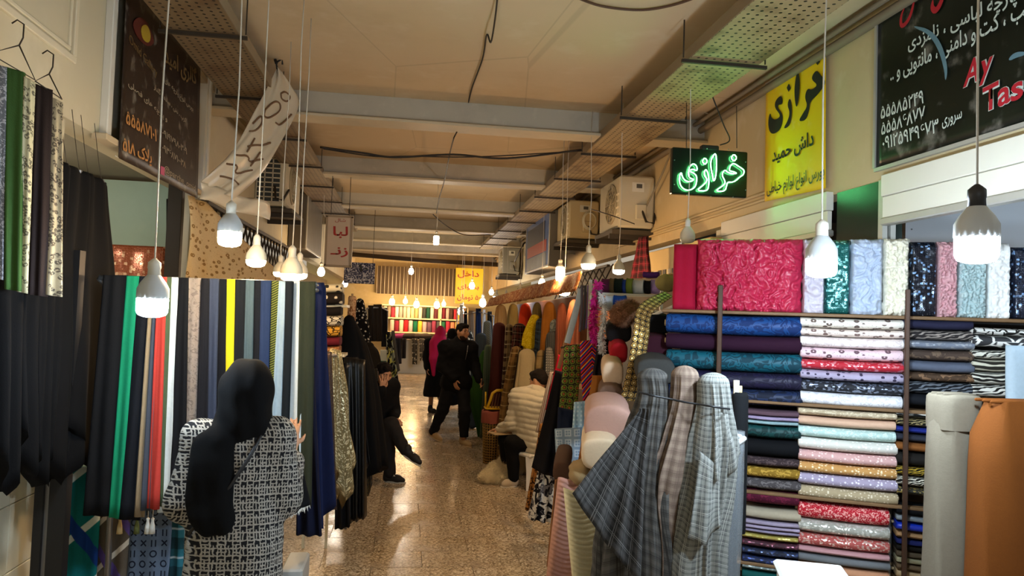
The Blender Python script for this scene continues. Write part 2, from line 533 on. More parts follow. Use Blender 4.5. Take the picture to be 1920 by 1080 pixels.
    shade = g.mt('ADD', .80, g.mt('MULTIPLY', g.mt('ADD', g.mt('MULTIPLY', fine, .5), g.mt('MULTIPLY', big, .5)), .4))
    cb = g.n('ShaderNodeCombineColor')
    for i in range(3): g.put(cb.inputs[i], shade)
    col = g.mix(1.0, col, cb.outputs[0], 'MULTIPLY')
    g.bump(h if h is not None else g.noise(uv, 160, 2)[0], bump, .003)
    _MC[key] = g.out(col, rough, met, spec)
    return _MC[key]

# materials of the place itself
def mat_floor(joints=False):
    g = NG('terrazzo'); co = g.co('Object')
    v1 = g.vor(co, 85); r = g.xyz(v1[1])
    chips = g.mix(g.step(r[0], .3, .9), lin('#a08d74'), lin('#e4d4ba'))
    chips = g.mix(g.step(r[1], .80, .86), chips, lin('#73634f'))
    n = g.noise(co, 1.3, 4)[0]
    col = g.mix(g.step(n, .3, .75), chips, g.mix(.5, chips, lin('#8a7760')))
    if joints:
        x = g.xyz(co)
        row = g.mt('FLOOR', g.mt('DIVIDE', x[1], .36))
        xx = g.mt('ADD', x[0], g.mt('MULTIPLY', g.mt('MODULO', row, 2.0), .36))
        j = g.mt('MAXIMUM', g.band(x[1], .36, .985, 1.0, .005), g.band(xx, .72, .992, 1.0, .003))
        col = g.mix(g.mt('MULTIPLY', j, .6), col, lin('#3c332a'))
    # worn polish: scuffed in patches
    p = g.noise(co, 2.1, 3)[0]
    rough = g.mt('ADD', .17, g.mt('MULTIPLY', g.step(p, .35, .8), .16))
    g.bump(r[2], .03, .001)
    return g.out(col, rough, 0, .5)
def mat_plaster(c, stain='#6b5a44', amt=.35, scale=1.2, rough=.8, lines=False):
    g = NG('plaster'); co = g.co('Object')
    n = g.noise(co, scale, 6, .65)[0]; n2 = g.noise(g.co('Object', loc=(3, 9, 1)), scale*6, 4)[0]
    col = g.mix(g.mt('MULTIPLY', g.step(n, .45, .8), amt), lin(c), lin(stain))
    col = g.mix(g.mt('MULTIPLY', g.step(n2, .55, .75), amt*.4), col, lin('#efe6d2'))
    h = n2
    if lines:
        cr = g.vor(g.co('Object', (.8, .45, 1)), 1.0, 'DISTANCE_TO_EDGE', .6)[0]
        col = g.mix(g.mt('MULTIPLY', g.step(cr, .006, .002), .16), col, lin('#4c3d2c'))
    g.bump(h, .12, .004)
    return g.out(col, rough, 0, .3)
def mat_perforated(c):
    g = NG('perforated_steel'); co = g.co('UV'); x = g.xyz(co)
    fu = g.mt('SUBTRACT', g.mt('FRACT', g.mt('DIVIDE', x[0], .05)), .5); fv = g.mt('SUBTRACT', g.mt('FRACT', g.mt('DIVIDE', x[1], .05)), .5)
    d = g.mt('SQRT', g.mt('ADD', g.mt('MULTIPLY', fu, fu), g.mt('MULTIPLY', fv, fv)))
    hole = g.step(d, .20, .16)
    n = g.noise(g.co('Object'), 4, 5)[0]
    col = g.mix(g.step(n, .45, .75), lin(c), lin('#6a5136'))
    col = g.mix(hole, col, lin('#17120c'))
    return g.out(col, .6, .15, .4)
M_white = paint('#d9d7cf', .5, 0, .05)
M_plastic = paint('#e4e2dc', .35, 0, .03, 2)
M_black = paint('#141416', .5)
M_wire = paint('#2a2420', .6)
M_cordw = paint('#c9c4b8', .6)
M_iron = paint('#3d352c', .6, .3, .3, 6)
M_steel = paint('#8f9092', .4, .7, .2, 5)
M_alu = paint('#b9b6ac', .4, .4, .15, 4)
M_brown = paint('#4b3528', .45, .3, .2, 5)
M_wood = paint('#7a5c3c', .6, 0, .25, 9)
M_skin = paint('#c08e6c', .5, 0, .08, 8)
M_hair = paint('#15110f', .55, 0, .2, 20)
M_card = paint('#b9a27c', .8)
# ================================================================== THE PLACE
XL, XR, ZC = -1.7, 2.6, 3.65
YB, YF = -7.0, 24.0
# floor: slab with a sunken bed that carries the separate terrazzo tiles
TX0, TX1, TY0, TY1 = -1.62, 2.70, 2.16, 11.16
m = MB()
m.box(((-4.6+TX0)/2, (YB+26)/2, -.05), (TX0+4.6, 26-YB, .1))
m.box(((6+TX1)/2, (YB+26)/2, -.05), (6-TX1, 26-YB, .1))
m.box(((TX0+TX1)/2, (YB+TY0)/2, -.05), (TX1-TX0, TY0-YB, .1))
m.box(((TX0+TX1)/2, (26+TY1)/2, -.05), (TX1-TX0, 26-TY1, .1))
floor = struct(m.build('floor', mat_floor(True), None, False), 'speckled terrazzo floor of the arcade aisle')
m = MB(); m.box(((TX0+TX1)/2, (TY0+TY1)/2, -.06), (TX1-TX0, TY1-TY0, .08))
m.build('grout_bed', paint('#4a4036', .9), floor, False)
M_tile = mat_floor()
tile_me = MB().box((0, 0, -.015), (.717, .357, .03), None, .001).build('tile', M_tile, floor, False)
half_me = MB().box((0, 0, -.015), (.357, .357, .03), None, .001).build('tile', M_tile, floor, False)
first = [True, True]
for r in range(25):
    y = TY0+.18+r*.36; x = TX0
    seq = [1, 0, 0, 0, 0, 0, 1] if r % 2 else [0]*6
    for hlf in seq:
        w = .36 if hlf else .72
        src = half_me if hlf else tile_me
        if first[hlf]: o = src; first[hlf] = False
        else:
            o = src.copy(); COL.objects.link(o)
        o.location = (x+w/2, y, random.uniform(-.0008, .0004)); x += w
# ceiling, with its cross beams
m = MB(); m.box(((XL+XR)/2, (YB+YF)/2, ZC+.1), (XR-XL+.6, YF-YB+.4, .2))
ceil = struct(m.build('ceiling', mat_plaster('#d4bf9c', '#a5875e', .4, .7, .85, True), None, False), 'dirty cream plastered ceiling with hairline cracks')
M_beam = mat_plaster('#b9b3a4', '#75695a', .4, 1.5, .6)
for k in range(9):
    y = 6.3+2.62*k-5.24
    if y < 6 and y > 2.5 or y > 23: continue
    b = MB(); b.box(((XL+XR)/2, y+.1, ZC-.1), (XR-XL, .14, .2)); b.build('beam', M_beam, ceil, False)
    f = MB(); f.box(((XL+XR)/2, y+.08, ZC-.215), (XR-XL, .26, .025), None, .004); f.build('beam_flange', paint('#c2b69c', .6, 0, .2), ceil, False)  # flange colour painted lighter than the beam, as if lit
# upper side walls (fascias above the shop openings)
M_wl = mat_plaster('#cdc3a8', '#9c8a68', .35, 1.1, .75)
M_wr = mat_plaster('#c9b78f', '#8d744c', .45, 1.0, .75)
m = MB(); m.box((XL-.08, (YB+YF)/2, (2.71+ZC)/2), (.16, YF-YB, ZC-2.71))
wall_l = struct(m.build('wall_left', M_wl, None, False), 'cream painted upper wall above the shops opposite the neon sign')
m = MB(); m.box((XR+.08, (YB+YF)/2, (2.64+ZC)/2), (.16, YF-YB, ZC-2.64))
wall_r = struct(m.build('wall_right', M_wr, None, False), 'stained cream upper wall that carries the yellow banner')
# raised panel moulding on the near fascia
pm = MB()
def frame_yz(mb, x, y0, y1, z0, z1, w, d):
    for a, b, c, e in ((y0, y1, z0, z0+w), (y0, y1, z1-w, z1), (y0, y0+w, z0+w, z1-w), (y1-w, y1, z0+w, z1-w)):
        mb.box((x, (a+b)/2, (c+e)/2), (d, b-a, e-c), None, .004)
frame_yz(pm, XL+.008, .6, 3.92, 2.99, 3.62, .035, .02)
frame_yz(pm, XL+.004, .65, 3.87, 3.04, 3.60, .02, .014)
pm.build('panel_moulding', paint('#ddd3ba', .5), wall_l, False)
tr = MB(); tr.box((XL+.02, 4.30, 3.18), (.045, .06, .94), None, .005)
struct(tr.build('trim_1', M_white, None, False), 'white painted upright strip beside the brown banner')
tr = MB(); tr.box((XL+.03, 6.15, 3.15), (.07, .12, .98), None, .006); tr.box((XL+.05, 6.15, 3.15), (.06, .05, .98), None, .004)
struct(tr.build('trim_2', M_white, None, False), 'white upright trunking at the end of the brown banner')
tr = MB(); tr.box((XL+.03, 5.2, 2.70), (.08, 2.0, .035), None, .004)
struct(tr.build('trim_3', paint('#c8b596', .6), None, False), 'cream sill strip under the brown banner')
# top corner strips
tr = MB(); tr.box((XL+.03, (YB+YF)/2, 3.60), (.06, YF-YB, .05), None, .004)
struct(tr.build('trim_4', paint('#b7a98c', .6), None, False), 'cream cornice strip along the top of the fascia')
tr = MB(); tr.tube([(XR-.04, YB, 3.56), (XR-.04, 6, 3.555), (XR-.04, 12, 3.56), (XR-.04, YF, 3.55)], .03, 8); tr.tube([(XR-.10, YB, 3.60), (XR-.10, YF, 3.60)], .018, 6)
struct(tr.build('trim_5', paint('#7d705c', .6), None, True), 'grey conduit pipes in the corner above the yellow banner')
tr = MB()
for z in (2.74, 2.79): tr.box((XR-.015, 6.9, z), (.03, 4.3, .018), None, .003)
struct(tr.build('trim_6', paint('#cbb88f', .6), None, False), 'double cream moulding running below the neon sign')
# shops on the left
M_green = mat_plaster('#b4cfc2', '#8fa59a', .3, 1.0, .6)
m = MB(); m.box((-3.05, 6.35, 1.4), (2.4, .1, 2.8))
struct(m.build('wall_back_1', M_green, None, False), 'pale green inner wall seen above the dark hanging cloths')
m = MB(); m.box((-4.2, 0, 1.4), (.1, 14, 2.8)); struct(m.build('wall_back_2', M_green, None, False), 'pale green rear wall inside the shop')
m = MB(); m.box((-3.0, 5.2, 2.86), (2.5, 3.0, .06)); struct(m.build('ceiling_shop_1', paint('#8f8878', .8), None, False), 'low shop ceiling behind the brown banner')
# tiled pillar near the camera
m = MB(); m.box((XL-.14, 3.42, 1.35), (.26, .88, 2.72))
pil = struct(m.build('wall_pillar_1', paint('#8c8474', .9), None, False), 'cream tiled pillar beside the long black cloths')
M_ct = paint('#c9c3ab', .3, 0, .06, 2)
td = MB().box((0, 0, 0), (.014, .296, .296), None, .003).build('wall_tile', M_ct, pil, False)
k = 0
for i in range(3):
    for j in range(9):
        o = td if k == 0 else td.copy()
        if k: COL.objects.link(o)
        o.location = (XL-.005, 3.13+i*.3-.005, .15+j*.3); k += 1
# dark pillar and shutter heads on the right
def pxY(px, X=XR, py=400): return atX(px, py, X).y
ya, yb = pxY(1652), pxY(1572)
m = MB(); m.box((XR+.06, (ya+yb)/2, 1.32), (.14, abs(yb-ya), 2.64))
struct(m.build('wall_pillar_2', paint('#1d2a22', .22, .1, .3, 6), None, False), 'glossy dark green pillar between two shutters')
m = MB()
for d in (0, .05): m.box((XR-.01+d, ya-.03, 1.32), (.03, .04, 2.64))
struct(m.build('trim_7', M_alu, None, False), 'slotted aluminium shutter guide beside the dark pillar')
def shutter(n, y0, y1, label, z0=2.42, z1=2.66):
    r = link('door_%d' % n, None); struct(r, label)
    ns = 2
    for k in range(ns):
        s = MB(); zc = z0+(k+.5)*(z1-z0)/ns
        s.box((XR-.02, (y0+y1)/2, zc), (.03+.02*k, y1-y0, (z1-z0)/ns-.003), None, .003)
        s.build('slat', paint('#dedacb', .4, .0, .05), r, False)
    b = MB(); b.box((XR-.02, (y0+y1)/2, z0-.02), (.06, y1-y0, .04), None, .006); b.build('bottom_bar', M_alu, r, False)
shutter(1, -1.0, ya-.06, 'rolled-up pale shutter head under the black banner')
shutter(2, yb+.06, pxY(1362), 'rolled-up pale shutter head under the yellow banner')
m = MB(); m.box((XR+.02, pxY(1352), 1.3), (.08, .10, 2.62), None, .006)
struct(m.build('trim_8', paint('#c9c5b4', .5), None, False), 'pale upright post at the end of the shutter')
# shop rooms on the right
M_shopw = mat_plaster('#d9dde0', '#a9adb2', .2, .8, .6)
m = MB(); m.box((4.9, 3.0, 1.5), (.1, 12, 3.0)); struct(m.build('wall_back_3', M_shopw, None, False), 'white rear wall inside the fabric shop')
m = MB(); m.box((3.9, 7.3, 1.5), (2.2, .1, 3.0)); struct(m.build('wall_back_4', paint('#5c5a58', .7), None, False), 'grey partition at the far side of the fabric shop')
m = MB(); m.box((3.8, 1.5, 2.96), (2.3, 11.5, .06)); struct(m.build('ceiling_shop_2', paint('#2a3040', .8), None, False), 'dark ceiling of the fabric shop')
# far end
m = MB(); m.box((.4, YF+.05, 1.85), (7.2, .1, 3.7))
struct(m.build('wall_far', mat_plaster('#c9b98c', '#8f7a52', .4, .8, .8), None, False), 'cream wall at the far end of the arcade')
m = MB(); m.box((-2.6, 15.0, 1.4), (.1, 18, 2.8)); struct(m.build('wall_left_shops', paint('#8d8472', .8), None, False), 'dim rear wall of the far shops on the phone user\'s side')
m = MB(); m.box((3.6, 15.5, 1.4), (.1, 17, 2.8)); struct(m.build('wall_right_shops', paint('#8a7a60', .8), None, False), 'dim rear wall of the far shops behind the stacked cloths')
# far grille with pale bars
g = empty('window_grille', 'tall brown grille with pale vertical bars above the far shelves', 'grille')
p0, p1 = atY(708, 498, 23.8), atY(862, 556, 23.8)
m = MB(); m.box(((p0.x+p1.x)/2, 23.86, (p0.z+p1.z)/2), (p1.x-p0.x, .04, p0.z-p1.z)); m.build('backing', paint('#5c4f40', .8), g, False)
nb = 22; bar = None
for k in range(nb+1):
    if bar is None: bar = MB().tube([(0, 0, p1.z), (0, 0, p0.z)], .012, 5).build('bar', paint('#c9c3b0', .5), g)
    else:
        bar = bar.copy(); COL.objects.link(bar)
    bar.location = (p0.x+(p1.x-p0.x)*k/nb, 23.80, 0)
# pipe under the far ceiling
q0, q1 = atY(650, 476, 21), atY(945, 497, 21)
tag(MB().tube([q0, (q0+q1)/2+Vector((0, 0, -.03)), q1], .065, 10).build('overhead_pipe', paint('#3a3026', .6)), 'thick dark pipe crossing under the ceiling at the far end', 'pipe')

# cable trays: perforated steel, open ladder rungs
def tray(name, label, x0, x1, y0, y1, z, lip=.07, c='#a8936e', side=1):
    r = empty(name, label, 'cable tray', None, (0, 0, 0))
    b = MB()
    ny = max(2, int((y1-y0)/1.5))
    for k in range(ny):
        a, e = y0+(y1-y0)*k/ny, y0+(y1-y0)*(k+1)/ny
        b.box(((x0+x1)/2, (a+e)/2, z), (x1-x0, e-a-.004, .006))
    # uv in metres for the hole pattern
    b.build('tray_bed', mat_perforated(c), r, False)
    for x in (x0, x1):
        MB().box((x, (y0+y1)/2, z+lip/2), (.008, y1-y0, lip)).build('side_lip', paint('#8b7c66', .6, .2), r, False)
    rg = None; n = int((y1-y0)/1.3)
    for k in range(n):
        if rg is None: rg = MB().box((0, 0, 0), (x1-x0+.10, .02, .02)).build('support_bar', M_iron, r, False)
        else: rg = rg.copy(); COL.objects.link(rg)
        rg.location = ((x0+x1)/2, y0+.4+k*1.3, z-.02)
        for x in (x0-.04, x1+.04):
            h = MB().box((x, y0+.4+k*1.3, (z+ZC)/2-.01), (.007, .007, ZC-z-.02)).build('hanger_rod', M_iron, r, False)
    return r
tray('cable_tray', 'perforated cable tray hung along the ceiling on the neon sign side', 1.62, 2.06, 1.2, 17.2, 3.40)
tray('cable_tray', 'brown perforated cable tray hung above the hooked translucent banner', -1.45, -1.05, 1.5, 15.0, 3.42, .07, '#7d6a4e')
# ================================================================== LAMPS
COOL, WARM, NEUT = '#d6ecff', '#ffd096', '#fff0d8'
def star(n, r, amp): return [r*(1+(amp if k % 2 else -amp)) for k in range(n)]
def lamp(p, d, kind, col, power, label, top=None, group='hanging bulbs', lit=True, cordc=None, cat='lamp'):
    """p = centre of the glowing part, d = its diameter"""
    p = Vector(p); r = d/2
    e = empty('hanging_bulb', label, cat, group, p)
    n = 24
    if kind == 'T':
        dif = [(.02, -.52*d), (r*.55, -.50*d), (r*.86, -.44*d), (r*.98, -.33*d), (r, -.1*d), (r, .1*d)]
        z0, hs = .1*d, [(.97, 0), (1.0, .05), (.98, .35), (.8, .55), (.55, .72), (.42, .8)]
    elif kind == 'cup':
        dif = [(.01, -.30*d), (r*.5, -.28*d), (r*.85, -.2*d), (r*.97, -.08*d), (r, .05*d)]
        z0, hs = .05*d, [(1.0, 0), (1.0, .12), (.92, .35), (.72, .55), (.5, .7), (.36, .78)]
    elif kind == 'bulb':
        dif = [(.004, -.62*d), (r*.5, -.56*d), (r*.86, -.38*d), (r, -.1*d), (r*.95, .15*d), (r*.75, .42*d), (r*.5, .62*d)]
        z0, hs = .62*d, [(.5, 0), (.46, .1), (.42, .2)]
    elif kind == 'tube':
        dif = [(.004, -.9*d), (r*.8, -.86*d), (r, -.7*d), (r, .6*d), (r*.8, .7*d)]
        z0, hs = .7*d, [(.8, 0), (.75, .15), (.5, .4)]
    else:  # dish
        dif = [(.004, -.14*d), (r*.7, -.12*d), (r*.98, -.05*d), (r*.98, .0)]
        z0, hs = .0, [(1.05, -.02), (1.05, .06), (.6, .25), (.3, .42)]
    MB().lathe(dif, (0, 0, 0), 14).build('diffuser', glow(col, power) if lit else paint('#d8d4c4', .4), e)
    rings = []
    for fr, fz in hs:
        amp = .035 if (kind in ('T', 'cup') and .05 <= fz <= .5) else 0
        rings.append([Vector((r*fr*(1+(amp if k % 2 else -amp))*math.cos(2*PI*k/36), r*fr*(1+(amp if k % 2 else -amp))*math.sin(2*PI*k/36), z0+fz*d)) for k in range(36)])
    MB().loft(rings).build('housing', paint('#b9bcbc', .45) if kind in ('T',) else paint('#cfc8b4', .5), e, True, 40)
    zt = z0+hs[-1][1]*d; rr = r*hs[-1][0]
    MB().lathe([(rr, zt-.004), (rr*.95, zt+.2*d), (rr*1.02, zt+.22*d), (rr*1.0, zt+.42*d), (rr*.6, zt+.5*d), (.006, zt+.56*d)], (0, 0, 0), 12).build('socket', paint('#d0cabb', .5) if kind != 'T' or cordc is None else paint('#2b2b2d', .5), e)
    ztop = (ZC if top is None or top > 3 else top)-p.z
    sw = random.uniform(-.012, .012)
    MB().tube([(0, 0, zt+.5*d), (sw, sw*.5, (zt+ztop)*.4), (-sw*.6, 0, (zt+ztop)*.75), (0, 0, ztop)], .0035 if d > .07 else .004, 5).build('cord', M_cordw, e)
    return e
def lampP(px, py, Y, d, *a, **k): return lamp(atY(px, py, Y), d, *a, **k)
lampP(286, 566, 2.95, .112, 'T', COOL, 70, 'big cool white bulb hanging in front of the dark cloth row', group='large cool bulbs')
lampP(1831, 455, 1.95, .118, 'T', COOL, 210, 'largest bulb, blazing cool white before the white fluffy cloth', group='large cool bulbs', cordc=1)
lampP(1540, 492, 2.75, .118, 'T', COOL, 185, 'cool white bulb hanging in front of the teal sequin cloth', group='large cool bulbs')
lampP(431, 440, 3.3, .10, 'T', '#ffe6bd', 110, 'glaring warm white bulb below the translucent banner', group='warm bulbs')
lampP(480, 490, 3.9, .10, 'cup', WARM, 60, 'ribbed warm bulb hung alone above the yellow hanging cloth', group='warm bulbs')
lampP(546, 516, 4.3, .122, 'cup', WARM, 60, 'wide ribbed warm bulb in front of its narrower twin', group='warm bulbs')
lampP(561, 515, 4.75, .10, 'cup', WARM, 55, 'narrower warm bulb tucked behind the wide ribbed one', group='warm bulbs')
lampP(525, 512, 5.2, .09, 'cup', WARM, 30, 'dim ribbed bulb behind the pair above the white hanging cloth', group='warm bulbs')
lampP(1289, 448, 4.75, .1, 'cup', WARM, 20, 'unlit ribbed bulb just under the green neon sign', group='warm bulbs', lit=False)
lampP(1103, 497, 6.3, .13, 'cup', WARM, 75, 'bright ribbed warm bulb before the lattice gate', group='warm bulbs')
lampP(1160, 508, 6.0, .10, 'cup', NEUT, 60, 'pale ribbed bulb beside the red tartan scarf', group='warm bulbs')
lampP(1050, 512, 7.2, .085, 'tube', WARM, 75, 'cylindrical warm bulb under the wrapped air conditioner', group='warm bulbs')
lampP(1058, 548, 7.4, .12, 'cup', WARM, 55, 'low warm bulb over the fringed rust canopy', group='warm bulbs')
lampP(818, 450, 10.2, .075, 'tube', NEUT, 60, 'single white bulb hanging mid-aisle from the ceiling cable', top=3.6, group='far bulbs')
lampP(771, 509, 16.5, .11, 'bulb', NEUT, 55, 'small white bulb hanging before the far grille', top=3.6, group='far bulbs')
far = [(735, 566, 22.6, .16, 'bulb', WARM, 45, 'leftmost warm bulb over the far shelves'), (760, 565, 22.7, .13, 'bulb', WARM, 35, 'second warm bulb over the far shelves'),
       (781, 571, 22.5, .17, 'bulb', WARM, 45, 'third warm bulb over the far shelves, glowing strongly'), (819, 572, 22.5, .17, 'bulb', WARM, 45, 'fourth warm bulb over the far shelves'),
       (832, 570, 22.7, .12, 'bulb', WARM, 35, 'fifth warm bulb over the far shelves, touching the fourth'), (885, 536, 19.0, .14, 'bulb', WARM, 45, 'warm bulb hanging before the red and yellow price sign'),
       (905, 568, 17.5, .16, 'bulb', COOL, 55, 'cool white round bulb at the lower corner of the price sign'), (868, 576, 18.5, .13, 'dish', NEUT, 40, 'dish lamp hanging below the price sign'),
       (864, 584, 17.0, .14, 'bulb', WARM, 45, 'warm bulb just above the walking man\'s head'), (975, 546, 12.5, .15, 'dish', COOL, 70, 'dish lamp hanging under the large blue sign'),
       (931, 556, 15.5, .15, 'dish', COOL, 55, 'dish lamp nearest the price sign on the rack side'), (949, 557, 14.5, .14, 'dish', COOL, 55, 'dish lamp between two others under the small air conditioner')]
for a in far: lampP(*a, group='far bulbs', top=3.3)
# the arcade goes on behind the camera; unseen bulbs added to light near things
lamp((-1.15, 1.0, 2.15), .112, 'T', NEUT, 25, 'pendant bulb over the aisle beside the photographer', group='bulbs behind the photographer')
lamp((1.25, .6, 2.2), .112, 'T', COOL, 30, 'pendant bulb on the fabric shop side beside the photographer', group='bulbs behind the photographer')
lamp((.2, -1.6, 2.4), .112, 'T', NEUT, 50, 'pendant bulb behind the photographer', group='bulbs behind the photographer')
lamp((3.6, 3.0, 2.35), .112, 'T', COOL, 55, 'bulb inside the fabric shop behind the shelves', top=2.9, group='bulbs inside the shops')
lamp((-2.7, 4.9, 2.45), .1, 'T', NEUT, 75, 'bulb inside the shop with the pale green wall', top=2.8, group='bulbs inside the shops')  # unseen bulb added to brighten the pale green wall
lamp((2.0, 11.0, 2.35), .1, 'bulb', WARM, 60, 'bulb above the far row of stacked cloths', top=3.3, group='far bulbs')
lamp((-1.2, 10.5, 2.35), .1, 'bulb', WARM, 50, 'bulb above the far cloths behind the phone user', top=3.3, group='far bulbs')
lamp((-1.2, 14.5, 2.35), .1, 'bulb', NEUT, 50, 'bulb above the far shops near the patterned sign', top=3.3, group='far bulbs')
lamp((1.8, 16.0, 2.35), .1, 'bulb', NEUT, 50, 'bulb above the distant coats', top=3.3, group='far bulbs')

# ================================================================== WRITING
_AF = {}
def _reg(ch, base, four=True): _AF[ch] = (base, four)
for ch, b in zip('بتثجحخسشصضطظعغفقلمنه', (0xFE8F, 0xFE95, 0xFE99, 0xFE9D, 0xFEA1, 0xFEA5, 0xFEB1, 0xFEB5, 0xFEB9, 0xFEBD, 0xFEC1, 0xFEC5, 0xFEC9, 0xFECD, 0xFED1, 0xFED5, 0xFEDD, 0xFEE1, 0xFEE5, 0xFEE9)): _reg(ch, b)
for ch, b in zip('پچکگی', (0xFB56, 0xFB7A, 0xFB8E, 0xFB92, 0xFBFC)): _reg(ch, b)
for ch, b in zip('اآدذرزژو', (0xFE8D, 0xFE81, 0xFEA9, 0xFEAB, 0xFEAD, 0xFEAF, 0xFB8A, 0xFEED)): _reg(ch, b, False)
DIG = '۰۱۲۳۴۵۶۷۸۹0123456789'
def shape(s):
    out = []; i = 0
    J = lambda c: c in _AF or c == 'ـ'
    while i < len(s):
        c = s[i]
        if c in _AF:
            prev = i > 0 and ((s[i-1] in _AF and _AF[s[i-1]][1]) or s[i-1] == 'ـ')
            nxt = i+1 < len(s) and J(s[i+1])
            b, four = _AF[c]
            if c == 'ل' and i+1 < len(s) and s[i+1] == 'ا':
                out.append(chr(0xFEFC if prev else 0xFEFB)); i += 2; continue
            if four: out.append(chr(b+(3 if prev and nxt else 1 if prev else 2 if nxt else 0)))
            else: out.append(chr(b+(1 if prev else 0)))
        else: out.append(c)
        i += 1
    # visual order: reverse all, then restore digit runs
    out.reverse(); res = []; run = []
    for c in out:
        if c in DIG: run.append(c)
        else:
            if run: res += run[::-1]; run = []
            res.append(c)
    res += run[::-1]
    return ''.join(res)
def letters(name, s, mat, parent, O, R, U, off=0.0, ext=.0015, latin=False, italic=0.0, label=None):
    """write s into the rectangle with lower left corner O, side vectors R (reading width) and U (height)"""
    cu = bpy.data.curves.new('lettering', 'FONT'); cu.body = s if latin else shape(s)
    cu.resolution_u = 3; cu.offset = off
    t = bpy.data.objects.new('lettering', cu); COL.objects.link(t)
    dg = bpy.context.evaluated_depsgraph_get(); dg.update()
    me = bpy.data.meshes.new_from_object(t.evaluated_get(dg))
    bpy.data.objects.remove(t)
    V = np.zeros(len(me.vertices)*3, np.float32); me.vertices.foreach_get('co', V); V = V.reshape(-1, 3)
    lo, hi = V.min(0), V.max(0); w = max(hi[0]-lo[0], 1e-6); h = max(hi[1]-lo[1], 1e-6)
    O, R, U = Vector(O), Vector(R), Vector(U); N = R.cross(U).normalized()
    u = (V[:, 0]-lo[0])/w; v = (V[:, 1]-lo[1])/h
    Pn = np.array(O)[None]+u[:, None]*np.array(R)[None]+v[:, None]*np.array(U)[None]+np.array(N)[None]*ext
    Pn += (v*italic)[:, None]*np.array(R)[None]
    me.vertices.foreach_set('co', Pn.astype(np.float32).ravel())
    me.materials.clear(); me.materials.append(mat)
    me.name = name
    o = link(name, me, parent)
    if label: o['label'] = label
    return o
def poly3(mb, pts, n, d):
    k = len(pts); n = Vector(n)
    a = [p+n*d for p in pts]; b = list(pts)
    mb.add(a+b, [tuple(range(k)), tuple(range(2*k-1, k-1, -1))]+[(i, k+i, k+(i+1) % k, (i+1) % k) for i in range(k)])
def smoothpts(pts, it=2, closed=True):
    for _ in range(it):
        q = []
        n = len(pts)
        for i in range(n if closed else n-1):
            a, b = pts[i], pts[(i+1) % n]
            q += [(a[0]*.75+b[0]*.25, a[1]*.75+b[1]*.25), (a[0]*.25+b[0]*.75, a[1]*.25+b[1]*.75)]
        pts = q if closed else [pts[0]]+q+[pts[-1]]
    return pts

def banner_sheet(name, mat, parent, C, wav=.006, nu=24, nv=16, fold=3.0):
    """C = four corners (upper-left, upper-right, lower-left, lower-right); gently rippled sheet"""
    a, b, c, d = [Vector(p) for p in C]
    N = (b-a).cross(a-c).normalized()
    W_, H_ = (b-a).length, (a-c).length
    def fn(u, v):
        p = (a*(1-u)+b*u)*(1-v)+(c*(1-u)+d*u)*v
        w = wav*(math.sin(u*fold*6+v*3)+.6*math.sin(v*9-u*4))*(.25+.75*math.sin(PI*min(1, max(0, u)))**.5)
        return p+N*w
    m = MB().grid(fn, nu, nv, lambda u, v: (u*W_, v*H_))
    return solid(m.build(name, mat, parent), .003)

# ---- green neon sign
NY = 5.0
g = empty('neon_sign', 'green neon shop sign glowing with Persian lettering on a black board', 'neon sign', None, atY(1331, 372, NY))
iv = Matrix.Translation(-g.location)
def sg(px, py): return atY(px, py, NY)-g.location
tl, br_ = sg(1262, 275), sg(1401, 371)
cx, cz = (tl.x+br_.x)/2, (tl.z+br_.z)/2
MB().box((cx, .03, cz), (br_.x-tl.x, .05, tl.z-br_.z), None, .006).build('board', paint('#0d1a12', .25, 0, .1), g, False)
MB().box((cx, .03, tl.z+.012), ((br_.x-tl.x)*.23, .05, .04), None, .006).build('transformer', M_black, g, False)
neon = [[(240, 550), (214, 650), (235, 745), (300, 793), (370, 788), (422, 745), (438, 680), (437, 610), (400, 575), (350, 556), (362, 532), (395, 525), (440, 552), (445, 500), (412, 458), (370, 465), (342, 520), (330, 590), (350, 640), (410, 655), (360, 685), (300, 678), (258, 630)],
        [(550, 520), (525, 590), (568, 650), (560, 690), (500, 745), (452, 780), (470, 800), (570, 800), (590, 740), (592, 650), (580, 570)],
        [(540, 378), (576, 426), (540, 472), (506, 426)],
        [(665, 325), (620, 400), (613, 480), (635, 600), (652, 690), (680, 620), (688, 500), (685, 350)],
        [(790, 528), (752, 600), (800, 680), (785, 725), (692, 785), (695, 805), (792, 806), (815, 740), (825, 688), (900, 690), (945, 660), (990, 618), (1025, 600), (1042, 540), (975, 495), (908, 450), (868, 470), (843, 545), (895, 555), (950, 578), (900, 586), (830, 570)],
        [(908, 335), (947, 380), (908, 432), (870, 380)]]
M_neon = glow('#35ff6a', 13); M_neon.node_tree.nodes['Principled BSDF'].inputs['Emission Color'].default_value = (.16, 1, .30, 1)
for st in neon:
    pts = smoothpts(st, 1 if len(st) < 6 else 2)
    path = [sg(1240+x/6.75, 240+y/6.75)+Vector((0, -.014, 0)) for x, y in pts]
    path.append(path[0]); path.append(path[1])
    MB().tube(path, .0032, 6, False).build('neon_tube', M_neon, g)
for x, y in ((325, 243), (850, 270), (168, 405), (165, 715), (325, 850), (630, 868), (910, 876), (1070, 785), (1070, 430), (580, 260)):
    MB().lathe([(.004, 0), (.004, .004), (.002, .006)], sg(1240+x/6.75, 240+y/6.75)+Vector((0, .004, 0)), 6, Matrix.Rotation(PI/2, 3, 'X')).build('screw', M_steel, g)
for x in (1290, 1385):
    t = sg(x, 276); MB().tube([t+Vector((0, .03, 0)), Vector((t.x, .05, 3.40-g.location.z))], .003, 5).build('hanging_wire', M_wire, g)

